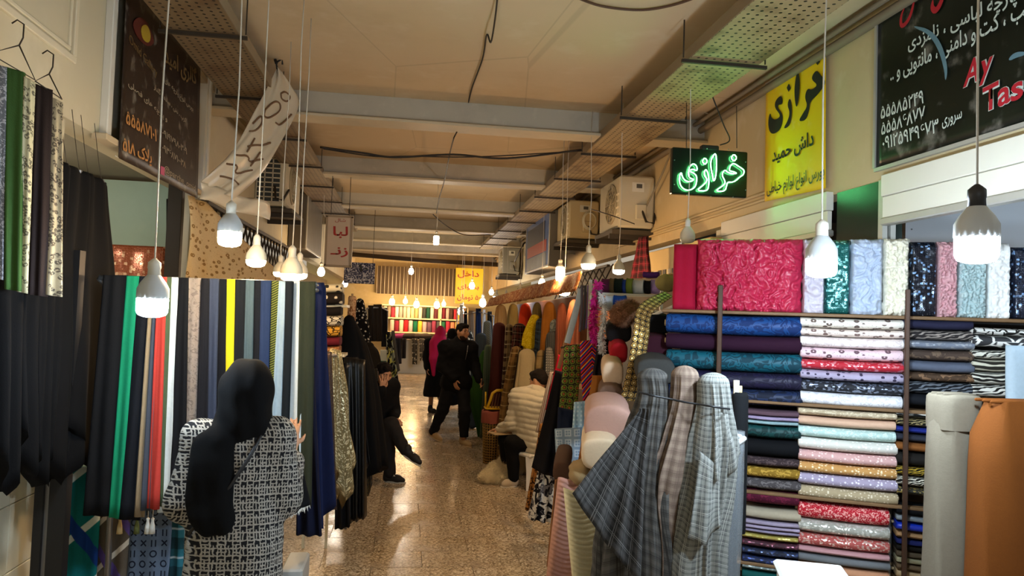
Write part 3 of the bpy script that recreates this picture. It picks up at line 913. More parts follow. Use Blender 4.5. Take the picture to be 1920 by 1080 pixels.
# ---- yellow haberdashery banner on the right wall
BX = XR-.03
r = empty('yellow_banner', 'yellow cloth banner with bold black Persian lettering on the cream wall', 'banner', None, atX(1490, 370, XR))
def by(px, py): return atX(px, py, BX-.007)-r.location
banner_sheet('banner_sheet', mat_plaster('#e6c010', '#c99a0c', .35, 2.0, .6), r, [atX(1437, 158, BX)-r.location, atX(1548, 92, BX)-r.location, atX(1434, 378, BX)-r.location, atX(1548, 353, BX)-r.location], .002)
MB().tube([by(1436, 158), by(1548, 92)], .008, 6).build('top_hem', M_white, r)
T = lambda x, y: by(1420+x/3.375, 80+y/3.375)
Mk = paint('#14201a', .6)
words = [[(380, 92), (396, 120), (382, 142), (366, 118)],
         [(376, 172), (350, 205), (345, 236), (385, 268), (345, 300), (318, 288), (300, 345), (320, 400), (288, 450), (260, 500), (308, 492), (330, 420), (333, 375), (380, 330), (428, 268), (428, 232), (400, 205)],
         [(258, 168), (240, 240), (235, 330), (247, 422), (262, 360), (270, 250)],
         [(200, 260), (212, 288), (198, 310), (187, 285)],
         [(206, 345), (190, 395), (208, 440), (196, 490), (163, 548), (202, 530), (218, 470), (219, 400)],
         [(150, 332), (116, 365), (110, 410), (140, 448), (146, 468), (118, 490), (88, 478), (82, 438), (68, 500), (76, 562), (102, 582), (146, 550), (162, 490), (157, 445), (130, 415), (132, 392), (157, 392), (160, 360)]]
for w_ in words:
    mb = MB(); poly3(mb, [T(x, y) for x, y in smoothpts(w_, 2 if len(w_) > 5 else 0)][::-1], (-1, 0, 0), .002); mb.build('lettering', Mk, r, False)
def bl(s, x0, y0, x1, y1, h0, off=.03, parent=r, mat=Mk, fn=by, **kw):
    # lower-left px, lower-right px and height in px at the left end
    O = fn(x0, y0); E = fn(x1, y1); U = fn(x0, y0-h0)-O
    return letters('lettering', s, mat, parent, O, E-O, U, off, **kw)
bl('داش حمید', 1448, 312, 1526, 280, 33, .02)
bl('بورس انواع لوازم خیاطی', 1438, 374, 1546, 342, 30, .012)

# ---- black banner, upper right corner
r2 = empty('black_banner', 'large black printed banner with white and red lettering above the shutter', 'banner', None, atX(1780, 270, XR))
def bk(px, py): return atX(px, py, BX-.007)-r2.location
ytop = 3.56
c0, c1 = atX(1641, 316, BX), atX(2080, 178, BX)
banner_sheet('banner_sheet', mat_plaster('#10140f', '#1c2a1e', .5, 1.2, .35), r2, [Vector((BX, c0.y, ytop))-r2.location, Vector((BX, c1.y, ytop))-r2.location, c0-r2.location, c1-r2.location], .002)
MB().box(((c0+c1)/2-r2.location)+Vector((0, 0, -.012)), (.02, abs(c1.y-c0.y), .02)).build('bottom_hem', M_alu, r2, False)
MB().box((-.005+BX-r2.location.x, c0.y-r2.location.y, (ytop+c0.z)/2-r2.location.z), (.012, .02, ytop-c0.z)).build('side_hem', M_alu, r2, False)
Mw = paint('#c9d4cc', .5); Mred = paint('#b01a2c', .5); Mpl = paint('#5f7f8c', .6, 0, .4, 6)
kw = dict(parent=r2, mat=Mw, fn=bk)
bl('پارچه لباسی ، نامزدی', 1703, 103, 1908, 12, 34, .014, **kw)
bl('شب ، کت و دامنی ، مانتویی و ..', 1670, 160, 1945, 30, 36, .014, **kw)
bl('۵۵۵۸۵۲۴۹', 1652, 224, 1732, 194, 24, .014, **kw)
bl('۵۵۵۸۶۸۷۷', 1653, 254, 1735, 223, 24, .014, **kw)
bl('۰۹۱۲۵۹۴۹۶۷۳', 1655, 281, 1760, 248, 26, .014, **kw)
bl('سروری', 1767, 243, 1804, 228, 20, .01, **kw)
for ch, x0, y0, x1, y1, h_, it in (('A', 1807, 165, 1836, 151, 46, .25), ('y', 1836, 163, 1858, 152, 44, .25), ('T', 1844, 213, 1874, 199, 47, 0), ('a', 1872, 203, 1896, 191, 33, 0), ('s', 1897, 193, 1920, 182, 33, 0)):
    bl(ch, x0-1, y0+1, x1+1, y1+.5, h_+2, .06, parent=r2, mat=Mw, fn=bk, latin=True, italic=it)
    bl(ch, x0, y0, x1, y1, h_, .02, parent=r2, mat=Mred, fn=bk, latin=True, italic=it, ext=.004)
def swash(pts, wd, mat, nm='printed_swash'):
    P = [bk(*q) for q in pts]; mb = MB(); n = len(P); L = []
    for i, p in enumerate(P):
        t = (P[min(i+1, n-1)]-P[max(i-1, 0)]).normalized(); s_ = Vector((1, 0, 0)).cross(t)
        L.append((p, s_*wd*math.sin(PI*(i+.6)/n)))
    for i in range(n-1):
        a, b = L[i], L[i+1]
        mb.add([a[0]-a[1]+Vector((-.003, 0, 0)), a[0]+a[1]+Vector((-.003, 0, 0)), b[0]+b[1]+Vector((-.003, 0, 0)), b[0]-b[1]+Vector((-.003, 0, 0))], [(0, 1, 2, 3)])
    mb.build(nm, mat, r2, False)
swash(smoothpts([(1718, -30), (1714, 10), (1704, 40), (1690, 52), (1690, 30), (1698, 12)], 2, False), .012, Mred)
swash(smoothpts([(1772, -30), (1768, 0), (1756, 22), (1748, 15), (1750, 0)], 2, False), .016, Mred)
swash(smoothpts([(1715, 50), (1745, 60), (1765, 90), (1775, 130), (1774, 150)], 2, False), .014, Mpl, 'printed_planet')
swash(smoothpts([(1893, 112), (1905, 103), (1925, 100)], 2, False), .012, Mpl, 'printed_planet')

# ---- brown banner on the left wall
LX = XL+.075
r3 = empty('brown_banner', 'dark brown printed gallery banner with gold lettering on the cream fascia', 'banner', None, atX(300, 330, XL))
def bb(px, py): return atX(px, py, LX+.007)-r3.location
ct = [atX(238, -40, LX), atX(376, 118, LX), atX(222, 296, LX), atX(370, 372, LX)]
banner_sheet('banner_sheet', mat_plaster('#2b1d16', '#40291c', .5, 1.5, .4), r3, [c-r3.location for c in ct], .002)
for k, (x, y) in enumerate(((222, 296), (370, 372), (376, 118))):
    MB().tube([bb(x, y), bb(x+(-6 if k == 0 else 8), y+(-4 if k < 2 else -10))], .003, 5).build('tie_string', M_cordw, r3)
Mg = paint('#c98c4c', .5); Mgy = paint('#a89c84', .5); Mlg = paint('#7a6038', .5)
kw = dict(parent=r3, mat=Mgy, fn=bb)
def bl3(s, x0, y0, x1, y1, h0, off=.012, mat=Mgy, **k2): return bl(s, x0, y0, x1, y1, h0, off, parent=r3, mat=mat, fn=bb, **k2)
bl3('گالری امید', 308, 125, 368, 168, 46, .02, Mlg)
bl3('Omid Gallery', 242, 84, 294, 150, 22, 0, Mlg, latin=True)
bl3('بورس انواع پارچه های', 308, 158, 362, 214, 16)
bl3('کرپ ، نخی ، ساده و گلدار', 288, 170, 348, 234, 16)
bl3('و پارچه های فصلی', 240, 164, 313, 232, 16)
bl3('۵۵۵۸۷۱۰۱', 236, 232, 293, 266, 26, .02, Mg)
bl3('پلاک ۵۱۸', 230, 292, 284, 316, 36, .02, Mg)
bl3('۰۹۱۹۷۹۸۰۳۰۹', 304, 254, 350, 290, 14)
bl3('۰۹۳۶۸۷۱۰۰۳۸', 304, 282, 348, 316, 14)
bl3('@parche_omid', 308, 326, 366, 362, 17, .004, Mgy, latin=True)
mb = MB(); poly3(mb, [bb(x, y) for x, y in smoothpts([(248, 40), (262, 30), (276, 42), (284, 62), (290, 82), (276, 88), (262, 76), (252, 60)], 2)][::-1], (1, 0, 0), .002); mb.build('logo_emblem', paint('#5a1f1a', .5), r3, False)
mb = MB(); poly3(mb, [bb(x, y)+Vector((.003, 0, 0)) for x, y in smoothpts([(262, 50), (274, 44), (282, 66), (278, 82), (266, 74)], 2)][::-1], (1, 0, 0), .002); mb.build('logo_flame', paint('#b59a2c', .5), r3, False)
mb = MB(); poly3(mb, [bb(x, y) for x, y in ((301, 311), (308, 314), (308, 330), (301, 326))][::-1], (1, 0, 0), .002); mb.build('printed_badge', paint('#c8507a', .5), r3, False)

# ---- translucent banner hung askew from a hook, left
M_tr = NG('translucent_vinyl')
_c = M_tr.noise(M_tr.co('Object'), 4, 3)[0]
M_tr.b.inputs['Transmission Weight'].default_value = .35
M_tr = M_tr.out(M_tr.mix(_c, lin('#cfc0a4'), lin('#efe6d4')), .28, 0, .6)
r4 = empty('hooked_banner', 'wrinkled pale plastic banner hung askew from a ceiling hook', 'banner', None, atY(520, 130, 5.6))
L4 = r4.location
edge_l = [(519, 128, 5.6), (503, 160, 5.5), (480, 205, 5.4), (450, 260, 5.3), (420, 300, 5.2), (376, 342, 5.15)]
edge_r = [(523, 128, 5.6), (545, 160, 5.7), (560, 196, 5.8), (530, 262, 5.6), (490, 325, 5.45), (438, 372, 5.3)]
def cat(L, t):
    t = max(0, min(.9999, t))*(len(L)-1); i = int(t); f = t-i
    g_ = lambda j: L[max(0, min(len(L)-1, j))]
    p0, p1, p2, p3 = g_(i-1), g_(i), g_(i+1), g_(i+2)
    return [.5*((2*p1[k])+(-p0[k]+p2[k])*f+(2*p0[k]-5*p1[k]+4*p2[k]-p3[k])*f*f+(-p0[k]+3*p1[k]-3*p2[k]+p3[k])*f**3) for k in range(len(p1))]
def hb(u, v):
    a, b = cat(edge_l, v), cat(edge_r, v)
    p = atY(*a)*(1-u)+atY(*b)*u
    return p-L4+Vector((0, .05*math.sin(u*7+v*5)*u*(1-u)*4*.6+.015*math.sin(u*23+v*11)*v, 0))
solid(MB().grid(hb, 20, 30).build('banner_sheet', M_tr, r4), .002)
low = [(376, 342, 5.12), (438, 372, 5.25), (505, 385, 5.6), (372, 372, 5.05), (430, 402, 5.2), (500, 410, 5.55)]
def hb2(u, v):
    t = [(376+130*u, 342+40*u+32*v, 5.12+.45*u)]
    p = atY(*t[0]); return p-L4+Vector((0, .03*math.sin(u*12+v*4), .01*math.sin(u*9)))
solid(MB().grid(hb2, 18, 6).build('lower_flap', M_tr, r4), .002)
Mbr = paint('#6b5038', .6)
def on4(u, v): return hb(u, v)+Vector((0, -.012, 0))
for st in ([(.25, .42), (.4, .36), (.55, .38), (.6, .44), (.45, .48), (.3, .47), (.25, .42)], [(.55, .3), (.7, .27), (.8, .32), (.7, .37), (.56, .35), (.55, .3)],
           [(.1, .5), (.2, .45), (.35, .5), (.28, .56), (.12, .55)], [(.3, .66), (.5, .64), (.75, .62)], [(.2, .74), (.45, .72), (.5, .76), (.8, .72)], [(.15, .82), (.4, .80), (.42, .86), (.75, .80)], [(.25, .9), (.5, .88), (.8, .9)],
           [(.6, .5), (.75, .52), (.9, .46)], [(.35, .6), (.37, .7)], [(.62, .68), (.64, .78)]):
    MB().tube([on4(*q) for q in (smoothpts(st, 2, False))], .007, 4).build('printed_stroke', Mbr, r4)
MB().tube([Vector((0, 0, 0)), Vector((-.01, 0, .05)), Vector((.03, 0, .08)), Vector((.035, 0, .04))], .008, 6).build('hook', M_black, r4)

# ---- hanging red-lettered sign, left, and other far signs
def flat_sign(name, label, px0, py0, px1, py1, Y, mat, th=.03, frame=None):
    a, b = atY(px0, py0, Y), atY(px1, py1, Y)
    c = (a+b)/2; e = empty(name, label, 'sign', None, (c.x, c.y, b.z))
    MB().box((0, 0, (a.z-b.z)/2), (b.x-a.x, th, a.z-b.z), None, .004).build('panel', mat, e, False)
    f = lambda px, py: atY(px, py, Y-th/2-.002)-e.location
    if frame:
        mb = MB(); w = b.x-a.x; h = a.z-b.z
        for cc, dd in (((0, 0, h), (w+.03, th+.02, .025)), ((0, 0, 0), (w+.03, th+.02, .025)), ((-w/2, 0, h/2), (.025, th+.02, h)), ((w/2, 0, h/2), (.025, th+.02, h))): mb.box(cc, dd)
        mb.build('frame', frame, e, False)
    for x in (a.x-c.x+.04, b.x-c.x-.04):
        MB().tube([(x, 0, a.z-b.z), (x, 0, ZC-b.z)], .004, 5).build('hanging_wire', M_wire, e)
    return e, f
e, f = flat_sign('hanging_sign', 'pale hanging sign with red Persian letters beside the dim box sign', 614, 405, 657, 500, 9.0, paint('#d3c2ae', .5), .04, paint('#a9977e', .5))
letters('lettering', 'لبا', paint('#a82c24', .5), e, f(624, 446), f(652, 447)-f(624, 446), Vector((0, 0, .14)), .02)
letters('lettering', 'زنـ', paint('#a82c24', .5), e, f(619, 482), f(652, 483)-f(619, 482), Vector((0, 0, .12)), .02)
letters('lettering', 'شال', paint('#a82c24', .5), e, f(628, 417), f(648, 418)-f(628, 417), Vector((0, 0, .05)), .0)
e, f = flat_sign('price_sign', 'yellow price sign with red Persian writing at the far end', 855, 502, 904, 571, 20.0, paint('#e5c818', .5, 0, .06), .03)
for s_, b4 in (('داخل', (858, 521, 898, 523, 15)), ('بخوای', (858, 543, 898, 545, 11)), ('۵۰ تومان', (857, 564, 901, 566, 13))):
    O = f(b4[0], b4[1]); letters('lettering', s_, paint('#b23a1a', .5), e, O, f(b4[2], b4[3])-O, f(b4[0], b4[1]-b4[4])-O, .02)
e, f = flat_sign('patterned_sign', 'blue-grey sign with dense floral print above the far doorway', 646, 491, 702, 533, 13.0, fabric('floral', '#3a3f5c', '#c9cad6', .05), .04)
letters('lettering', '۱۰', paint('#20222c', .5), e, f(672, 509), f(690, 510)-f(672, 509), Vector((0, 0, .12)), .02)
O = f(650, 526); letters('lettering', 'صداهای ایران پارسا', paint('#d9d9df', .5), e, O, f(694, 528)-O, f(650, 519)-O, .0)

# ---- box signs on the side walls
def wall_box(name, label, X0, X1, y0, y1, z0, z1, matf, matb):
    e = empty(name, label, 'sign', None, ((X0+X1)/2, (y0+y1)/2, z0))
    MB().box((0, 0, (z1-z0)/2), (abs(X1-X0), y1-y0, z1-z0), None, .01).build('box_body', matb, e, False)
    sgn = 1 if X1 < 0 or X0 < 0 else -1
    fx = sgn*(abs(X1-X0)/2+.006)
    MB().box((fx, 0, (z1-z0)/2), (.008, y1-y0-.06, z1-z0-.06)).build('face_panel', matf, e, False)
    mb = MB(); frame_yz(mb, fx, -(y1-y0)/2, (y1-y0)/2, 0, z1-z0, .03, .02); mb.build('frame', M_alu, e, False)
    return e, fx
a, b = atX(985, 520, 2.05), atX(1033, 392, 2.05)
y0, y1 = b.y, a.y; z0, z1 = atX(1033, 498, 2.05).z, b.z
e, fx = wall_box('light_box_sign', 'large blue box sign with a red band on the neon side wall', 2.05, 2.32, y0, y1, z0, z1, paint('#2a5fa8', .3, 0, .25, 2), paint('#6f6a60', .6))
MB().box((fx-.006, 0, (z1-z0)*.40), (.006, (y1-y0)*.8, .18)).build('red_band', paint('#b03a34', .4), e, False)
MB().box((fx-.006, .1, (z1-z0)*.68), (.006, (y1-y0)*.75, .3)).build('dark_print', paint('#22304a', .4, 0, .5, 5), e, False)
MB().box((fx-.006, 0, (z1-z0)*.16), (.006, (y1-y0)*.8, .2)).build('pale_print', paint('#7a8794', .4, 0, .5, 8), e, False)
a = atX(577, 362, -1.45); b = atX(604, 388, -1.45)
e, fx = wall_box('shop_box_sign', 'dim grey box sign behind the lattice-sided air conditioner', -1.69, -1.45, a.y, b.y, atX(577, 470, -1.45).z, a.z, paint('#6a665c', .4, 0, .4, 5), paint('#56514a', .6))

# ================================================================== AIR CONDITIONERS
def aircon(name, label, xc, y0, z0, w, d, h, side, grille=False, c='#c9c0a6', coil=False):
    """fan face looks into the aisle; side=+1 on the left wall, -1 on the right wall"""
    e = empty(name, label, 'air conditioner', 'outdoor air conditioner units', (xc, y0+w/2, z0))
    mt = paint(c, .5, 0, .12, 3)
    MB().box((0, 0, h/2), (d, w, h), None, .02).build('casing', mt, e, False)
    fx = side*(d/2); R = Matrix.Rotation(PI/2*side, 3, 'Y')
    cy = -w*.12; cz = h*.5; rr = h*.4
    MB().lathe([(rr, 0), (rr, .012), (rr*.94, .014), (rr*.92, .003)], (fx, cy, cz), 28, R).build('fan_ring', paint('#a89c80', .5), e)
    MB().lathe([(rr*.9, .002), (.02, .003)], (fx, cy, cz), 24, R).build('fan_well', paint('#3a352c', .7), e)
    for k in range(5):
        a = k*2*PI/5
        p = Vector((fx+side*.006, cy+math.cos(a)*rr*.5, cz+math.sin(a)*rr*.5))
        MB().box(p, (.006, rr*.75, rr*.36), Matrix.Rotation(a, 3, 'X')).build('fan_blade', paint('#6b6454', .5), e, False)
    for q in (.3, .5, .7, .9):
        MB().tube([(fx+side*.013, cy+math.cos(t*PI/12)*rr*q, cz+math.sin(t*PI/12)*rr*q) for t in range(25)], .004, 4).build('guard_ring', paint('#b3a789', .5), e)
    for k in range(6):
        a = k*PI/6
        MB().tube([(fx+side*.014, cy+math.cos(a)*rr*.93, cz+math.sin(a)*rr*.93), (fx+side*.014, cy-math.cos(a)*rr*.93, cz-math.sin(a)*rr*.93)], .004, 4).build('guard_spoke', paint('#b3a789', .5), e)
    if grille:
        MB().box((-side*.03, -w/2-.002, h/2), (d*.72, .006, h*.9)).build('coil', paint('#3c3f3c', .7), e, False)
        for k in range(11):
            MB().box((-side*.03, -w/2-.01, h*.06+k*h*.088), (d*.74, .012, .012)).build('grille_bar', mt, e, False)
        for k in range(4):
            MB().box((-side*.03+d*.74*(k/3-.5), -w/2-.01, h/2), (.012, .012, h*.9)).build('grille_bar', mt, e, False)
    else:
        MB().box((d*.02, -w/2-.003, h*.78), (d*.34, .006, h*.18)).build('rating_plate', paint('#dcd8c8', .5), e, False)
        MB().box((d*.05, -w/2-.006, h*.8), (d*.16, .005, h*.08)).build('warning_label', paint('#55524a', .5), e, False)
        MB().box((d*.1, -w/2-.02, h*.3), (d*.3, .04, h*.3), None, .01).build('service_cover', mt, e, False)
        for k in range(4):
            MB().box((side*(d/2+.002), -w*.42, h*(.25+.13*k)), (.01, w*.1, .02)).build('louvre', paint('#efe6cc', .5), e, False)
    MB().box((0, 0, -.045), (d+.12, w*.9, .05), None, .004).build('bracket_shelf', paint('#4a4134', .6), e, False)
    for yy in (-w*.35, w*.35):
        MB().box((0, yy, -.09), (d+.14, .05, .05)).build('bracket_arm', M_iron, e, False)
    if coil:
        mb = MB(); mb.tube([(d*.15+.10*math.cos(t*.35)*(1-t*.004), -w/2-.05-.001*t, h*.45+.13*math.sin(t*.35)*(1-t*.004)) for t in range(60)], .010, 5); mb.build('coiled_hose', paint('#d6cdb2', .5), e)
    mb = MB(); mb.tube([(d*.12, -w/2-.02, h*.35), (d*.2, -w/2-.09, h*.1), (d*.42, -w/2-.08, h*.08), (d*.55, -w/2+.02, h*.3)], .013, 6); mb.build('hose', paint('#3a342c', .6), e)
    return e
p = atX(537, 386, -1.36)
aircon('air_conditioner', 'cream air conditioner with a white lattice side beside the plastic banner', -1.53, p.y, p.z, .95, .34, .60, 1, True)
p = atX(1160, 425, 2.2)
aircon('air_conditioner', 'large air conditioner with louvred side right of the hose-wrapped one', 2.395, p.y, p.z, .82, .39, .56, -1)
p = atX(1066, 445, 2.15)
aircon('air_conditioner', 'boxy air conditioner with a coiled white hose on its side', 2.36, p.y, p.z, .8, .42, .52, -1, coil=True, c='#d0bd92')
p = atX(940, 512, 2.1)
aircon('air_conditioner', 'small dim air conditioner far down the aisle beyond the blue sign', 2.32, p.y, p.z, .8, .4, .6, -1, c='#8f8a7c')

# ================================================================== WIRES
def wire(label, pts, r=.006, mat=M_wire):
    pts = [Vector(p) for p in pts]
    P = [Vector(cat([tuple(q) for q in pts], t/40)) for t in range(41)]
    return tag(MB().tube(P, r, 5).build('electric_cable', mat), label, 'cable', 'loose ceiling cables')
zc = lambda px, py, z=ZC-.015: atZ(px, py, z)
wire('kinked cable running down the middle of the ceiling', [zc(930, -60), zc(932, 0), zc(921, 78, ZC-.06), zc(913, 65), zc(905, 110), zc(885, 165), zc(872, 215), atY(851, 258, 6.35)], .006)
wire('cable from the first beam to the single mid-aisle bulb', [atY(851, 258, 6.35), atY(843, 290, 7.2), atY(833, 340, 8.8), atY(824, 370, 9.5), atY(818, 400, 10.2)], .006)
wire('pair of dark cables sagging across the aisle between the trays', [atY(600, 276, 6.7), atY(680, 287, 6.75), atY(740, 295, 6.8), atY(850, 290, 6.8), atY(950, 297, 6.8), atY(1090, 281, 6.8)], .010)
wire('thin cable looping below the sagging pair', [atY(606, 279, 6.72), atY(700, 293, 6.76), atY(770, 293, 6.8), atY(900, 294, 6.82), atY(1090, 283, 6.8)], .006)
wire('cable drooping from the mid-aisle bulb to the far tray', [atY(812, 402, 10.2), atY(835, 422, 10.6), atY(870, 440, 11), atY(920, 440, 11.4)], .008)
wire('brown cable looped on the ceiling near the tray corner', [zc(1080, -5), zc(1130, 12), zc(1200, 19), zc(1260, 10), zc(1320, -10)], .008, paint('#5a4030', .6))
wire('black cable hanging from the tray to the neon sign', [atY(1310, 80, 4.9), atY(1325, 150, 4.95), atY(1355, 230, 5.0), atY(1368, 262, 5.02), atY(1350, 272, 5.03)], .005)
wire('grey cable curling behind the neon sign', [atX(1330, 215, 2.5), atX(1290, 200, 2.55), atX(1265, 225, 2.55), atX(1262, 270, 2.5), atX(1240, 330, 2.5), atX(1210, 390, 2.5)], .010, paint('#8d8470', .6))
wire('thin slanting stay wire below the louvred air conditioner', [atX(1108, 392, 2.0), atX(1150, 405, 2.1), atX(1190, 420, 2.3)], .006)
wire('dark hose arching at the small far air conditioner', [atX(965, 490, 2.1), atX(975, 470, 2.1), atX(985, 455, 2.2), atX(985, 480, 2.3)], .015)
b = tag(MB().tube([atX(498, 68, -1.3), atX(510, 95, -1.2), atX(518, 118, -1.0)], .012, 6).build('ceiling_hook', M_black), 'black iron hook rod above the pale plastic banner', 'hook')
# ================================================================== CLOTH HELPERS
ORD = ['first', 'second', 'third', 'fourth', 'fifth', 'sixth', 'seventh', 'eighth', 'ninth', 'tenth', 'eleventh', 'twelfth', 'thirteenth', 'fourteenth', 'fifteenth', 'sixteenth', 'seventeenth', 'eighteenth', 'nineteenth', 'twentieth', 'twenty-first', 'twenty-second', 'twenty-third', 'twenty-fourth']
_seed = [0]
def strip4(name, TL, TR, BL, BR, mat, thick=.016, folds=1.5, amp=.008, nu=12, nv=14, tip=0.0, tipc=.5, parent=None, N=None, flare=0.0, sag=0.0):
    """hanging folded cloth, closed surface; corners in the world, wavy folds that deepen downwards"""
    TL, TR, BL, BR = [Vector(p) for p in (TL, TR, BL, BR)]
    _seed[0] += 1; ph = _seed[0]*1.7
    if N is None:
        N = (TR-TL).cross(Vector((0, 0, 1)))
        N = N.normalized() if N.length > 1e-6 else Vector((0, -1, 0))
    rings = []
    vs = [-.02, 0]+[ (j/nv)**.9 for j in range(1, nv+1)]
    for v in vs:
        vv = max(v, 0)
        a = TL*(1-vv)+BL*vv; b = TR*(1-vv)+BR*vv
        th = thick*(.35 if v < 0 else (.8+.4*vv))
        up = Vector((0, 0, thick*.45 if v < 0 else 0))
        fr, bk_ = [], []
        for i in range(nu+1):
            s = i/nu
            p = a*(1-s)+b*s+up
            w = amp*(.25+.9*vv)*math.sin(2*PI*folds*s+ph+.9*math.sin(vv*2.1+ph))+flare*vv
            w += amp*.5*n1(s*5+ph, vv*3)
            d = tip*max(0, vv-.6)/.4*(1-abs(s-tipc)/max(tipc, 1-tipc))
            z = Vector((0, 0, -d-sag*math.sin(PI*s)*(vv)))
            rr = min(1, 10*s, 10*(1-s))**.5 if 0 < s < 1 else .15
            fr.append(p+z+N*(w+th/2*rr)); bk_.append(p+z+N*(w*.7-th/2*rr))
        rings.append(fr+bk_[::-1])
    return MB().loft(rings).build(name, mat, parent)
def drape(name, cl, mat, N_=18, folds=6, amp=.12, parent=None, dirx=(1, 0, 0), top=True, ph=None, power=1.0):
    """cloth thrown over a bolt: centre line cl = [(point, half width, half depth)] from top to hem"""
    _seed[0] += 1; ph = _seed[0]*2.3 if ph is None else ph
    X = Vector(dirx).normalized(); Yv = Vector((-X.y, X.x, 0))
    L = [tuple(p)+(a, b) for p, a, b in cl]
    rings = []; n = 16 if N_ < 22 else 34
    K = max(48, N_*5)
    p, a, b = cl[0]
    seq = []
    if top:
        for f, up in ((.12, 1.0), (.45, .88), (.75, .62), (.93, .3)): seq.append((Vector(p)+Vector((0, 0, b*up*.9)), a*f, b*f, 0))
    for j in range(n+1):
        q = cat(L, j/n); seq.append((Vector(q[:3]), q[3], q[4], j/n))
    for c, a_, b_, v in seq:
        ring = []
        for k in range(K):
            t = 2*PI*k/K
            tw = t+.30*math.sin(2*t+ph)+.18*math.sin(3*t+ph*1.7)+.25*math.sin(v*2.6+ph)
            pl = 1-1.9*abs(math.sin(folds*tw/2+ph))**.8
            f = 1+amp*(v**power)*(pl+.35*math.sin((folds*2+1)*tw+ph*1.7))
            ring.append(c+X*(a_*math.cos(t)*f)+Yv*(b_*math.sin(t)*f)+Vector((0, 0, -.02*v*math.sin(3*t+ph)*a_/.1)))
        rings.append(ring)
    return MB().loft(rings).build(name, mat, parent)
def roundrect(w, h, n=20, e=3.2):
    P = []
    for k in range(n):
        t = 2*PI*k/n; c, s = math.cos(t), math.sin(t)
        P.append((w/2*math.copysign(abs(c)**(2/e), c), h/2*math.copysign(abs(s)**(2/e), s)))
    return P
def bolt(name, A, B, h, d, mat, label, group, parent=None, e=2.6, core=True, sag=.004, soft=False, up=Vector((0, 0, 1)), cat_='fabric bolt', seg=8):
    """rolled cloth lying from A to B (centre line), h high, d deep"""
    A, B = Vector(A), Vector(B); ax = (B-A); L = ax.length; ax.normalize()
    dp = ax.cross(up).normalized(); u2 = dp.cross(ax)
    _seed[0] += 1; ph = _seed[0]*3.1
    prof = roundrect(d, h, 20, e); rings = []
    ts = [(-.006, .55), (-.004, .8), (0, .95), (.015, 1)]+[(i/seg, 1) for i in range(1, seg)]+[(.985, 1), (1, .95), (1.004, .8), (1.006, .55)]
    if soft: ts = [(0, .5), (.01, .8), (.04, .97)]+[(i/seg, 1) for i in range(1, seg)]+[(.95, 1), (.975, .985), (.99, .95), (1.0, .88), (1.006, .72), (1.009, .35)]
    for t, f in ts:
        c = A+ax*(t*L)+u2*(-sag*math.sin(PI*max(0, min(1, t))))
        ring = []
        for k, (x, y) in enumerate(prof):
            ff = f*(1+.025*n1(t*5+ph, k*.6)+.012*math.sin(k*1.3+t*9+ph))
            ring.append(c+dp*(x*ff)+u2*(y*ff))
        rings.append(ring)
    m = MB().loft(rings)
    root = m.build(name, mat, parent, True, 50)
    if parent is None: tag(root, label, cat_, group)
    if core:
        cr = min(h, d)*.17
        for P_, sg_ in ((B, 1), (A, -1)):
            MB().tube([P_+ax*(sg_*L*.0), P_+ax*(sg_*(.012+L*.006))], cr, 10).build('core_end', M_card, root)
    return root

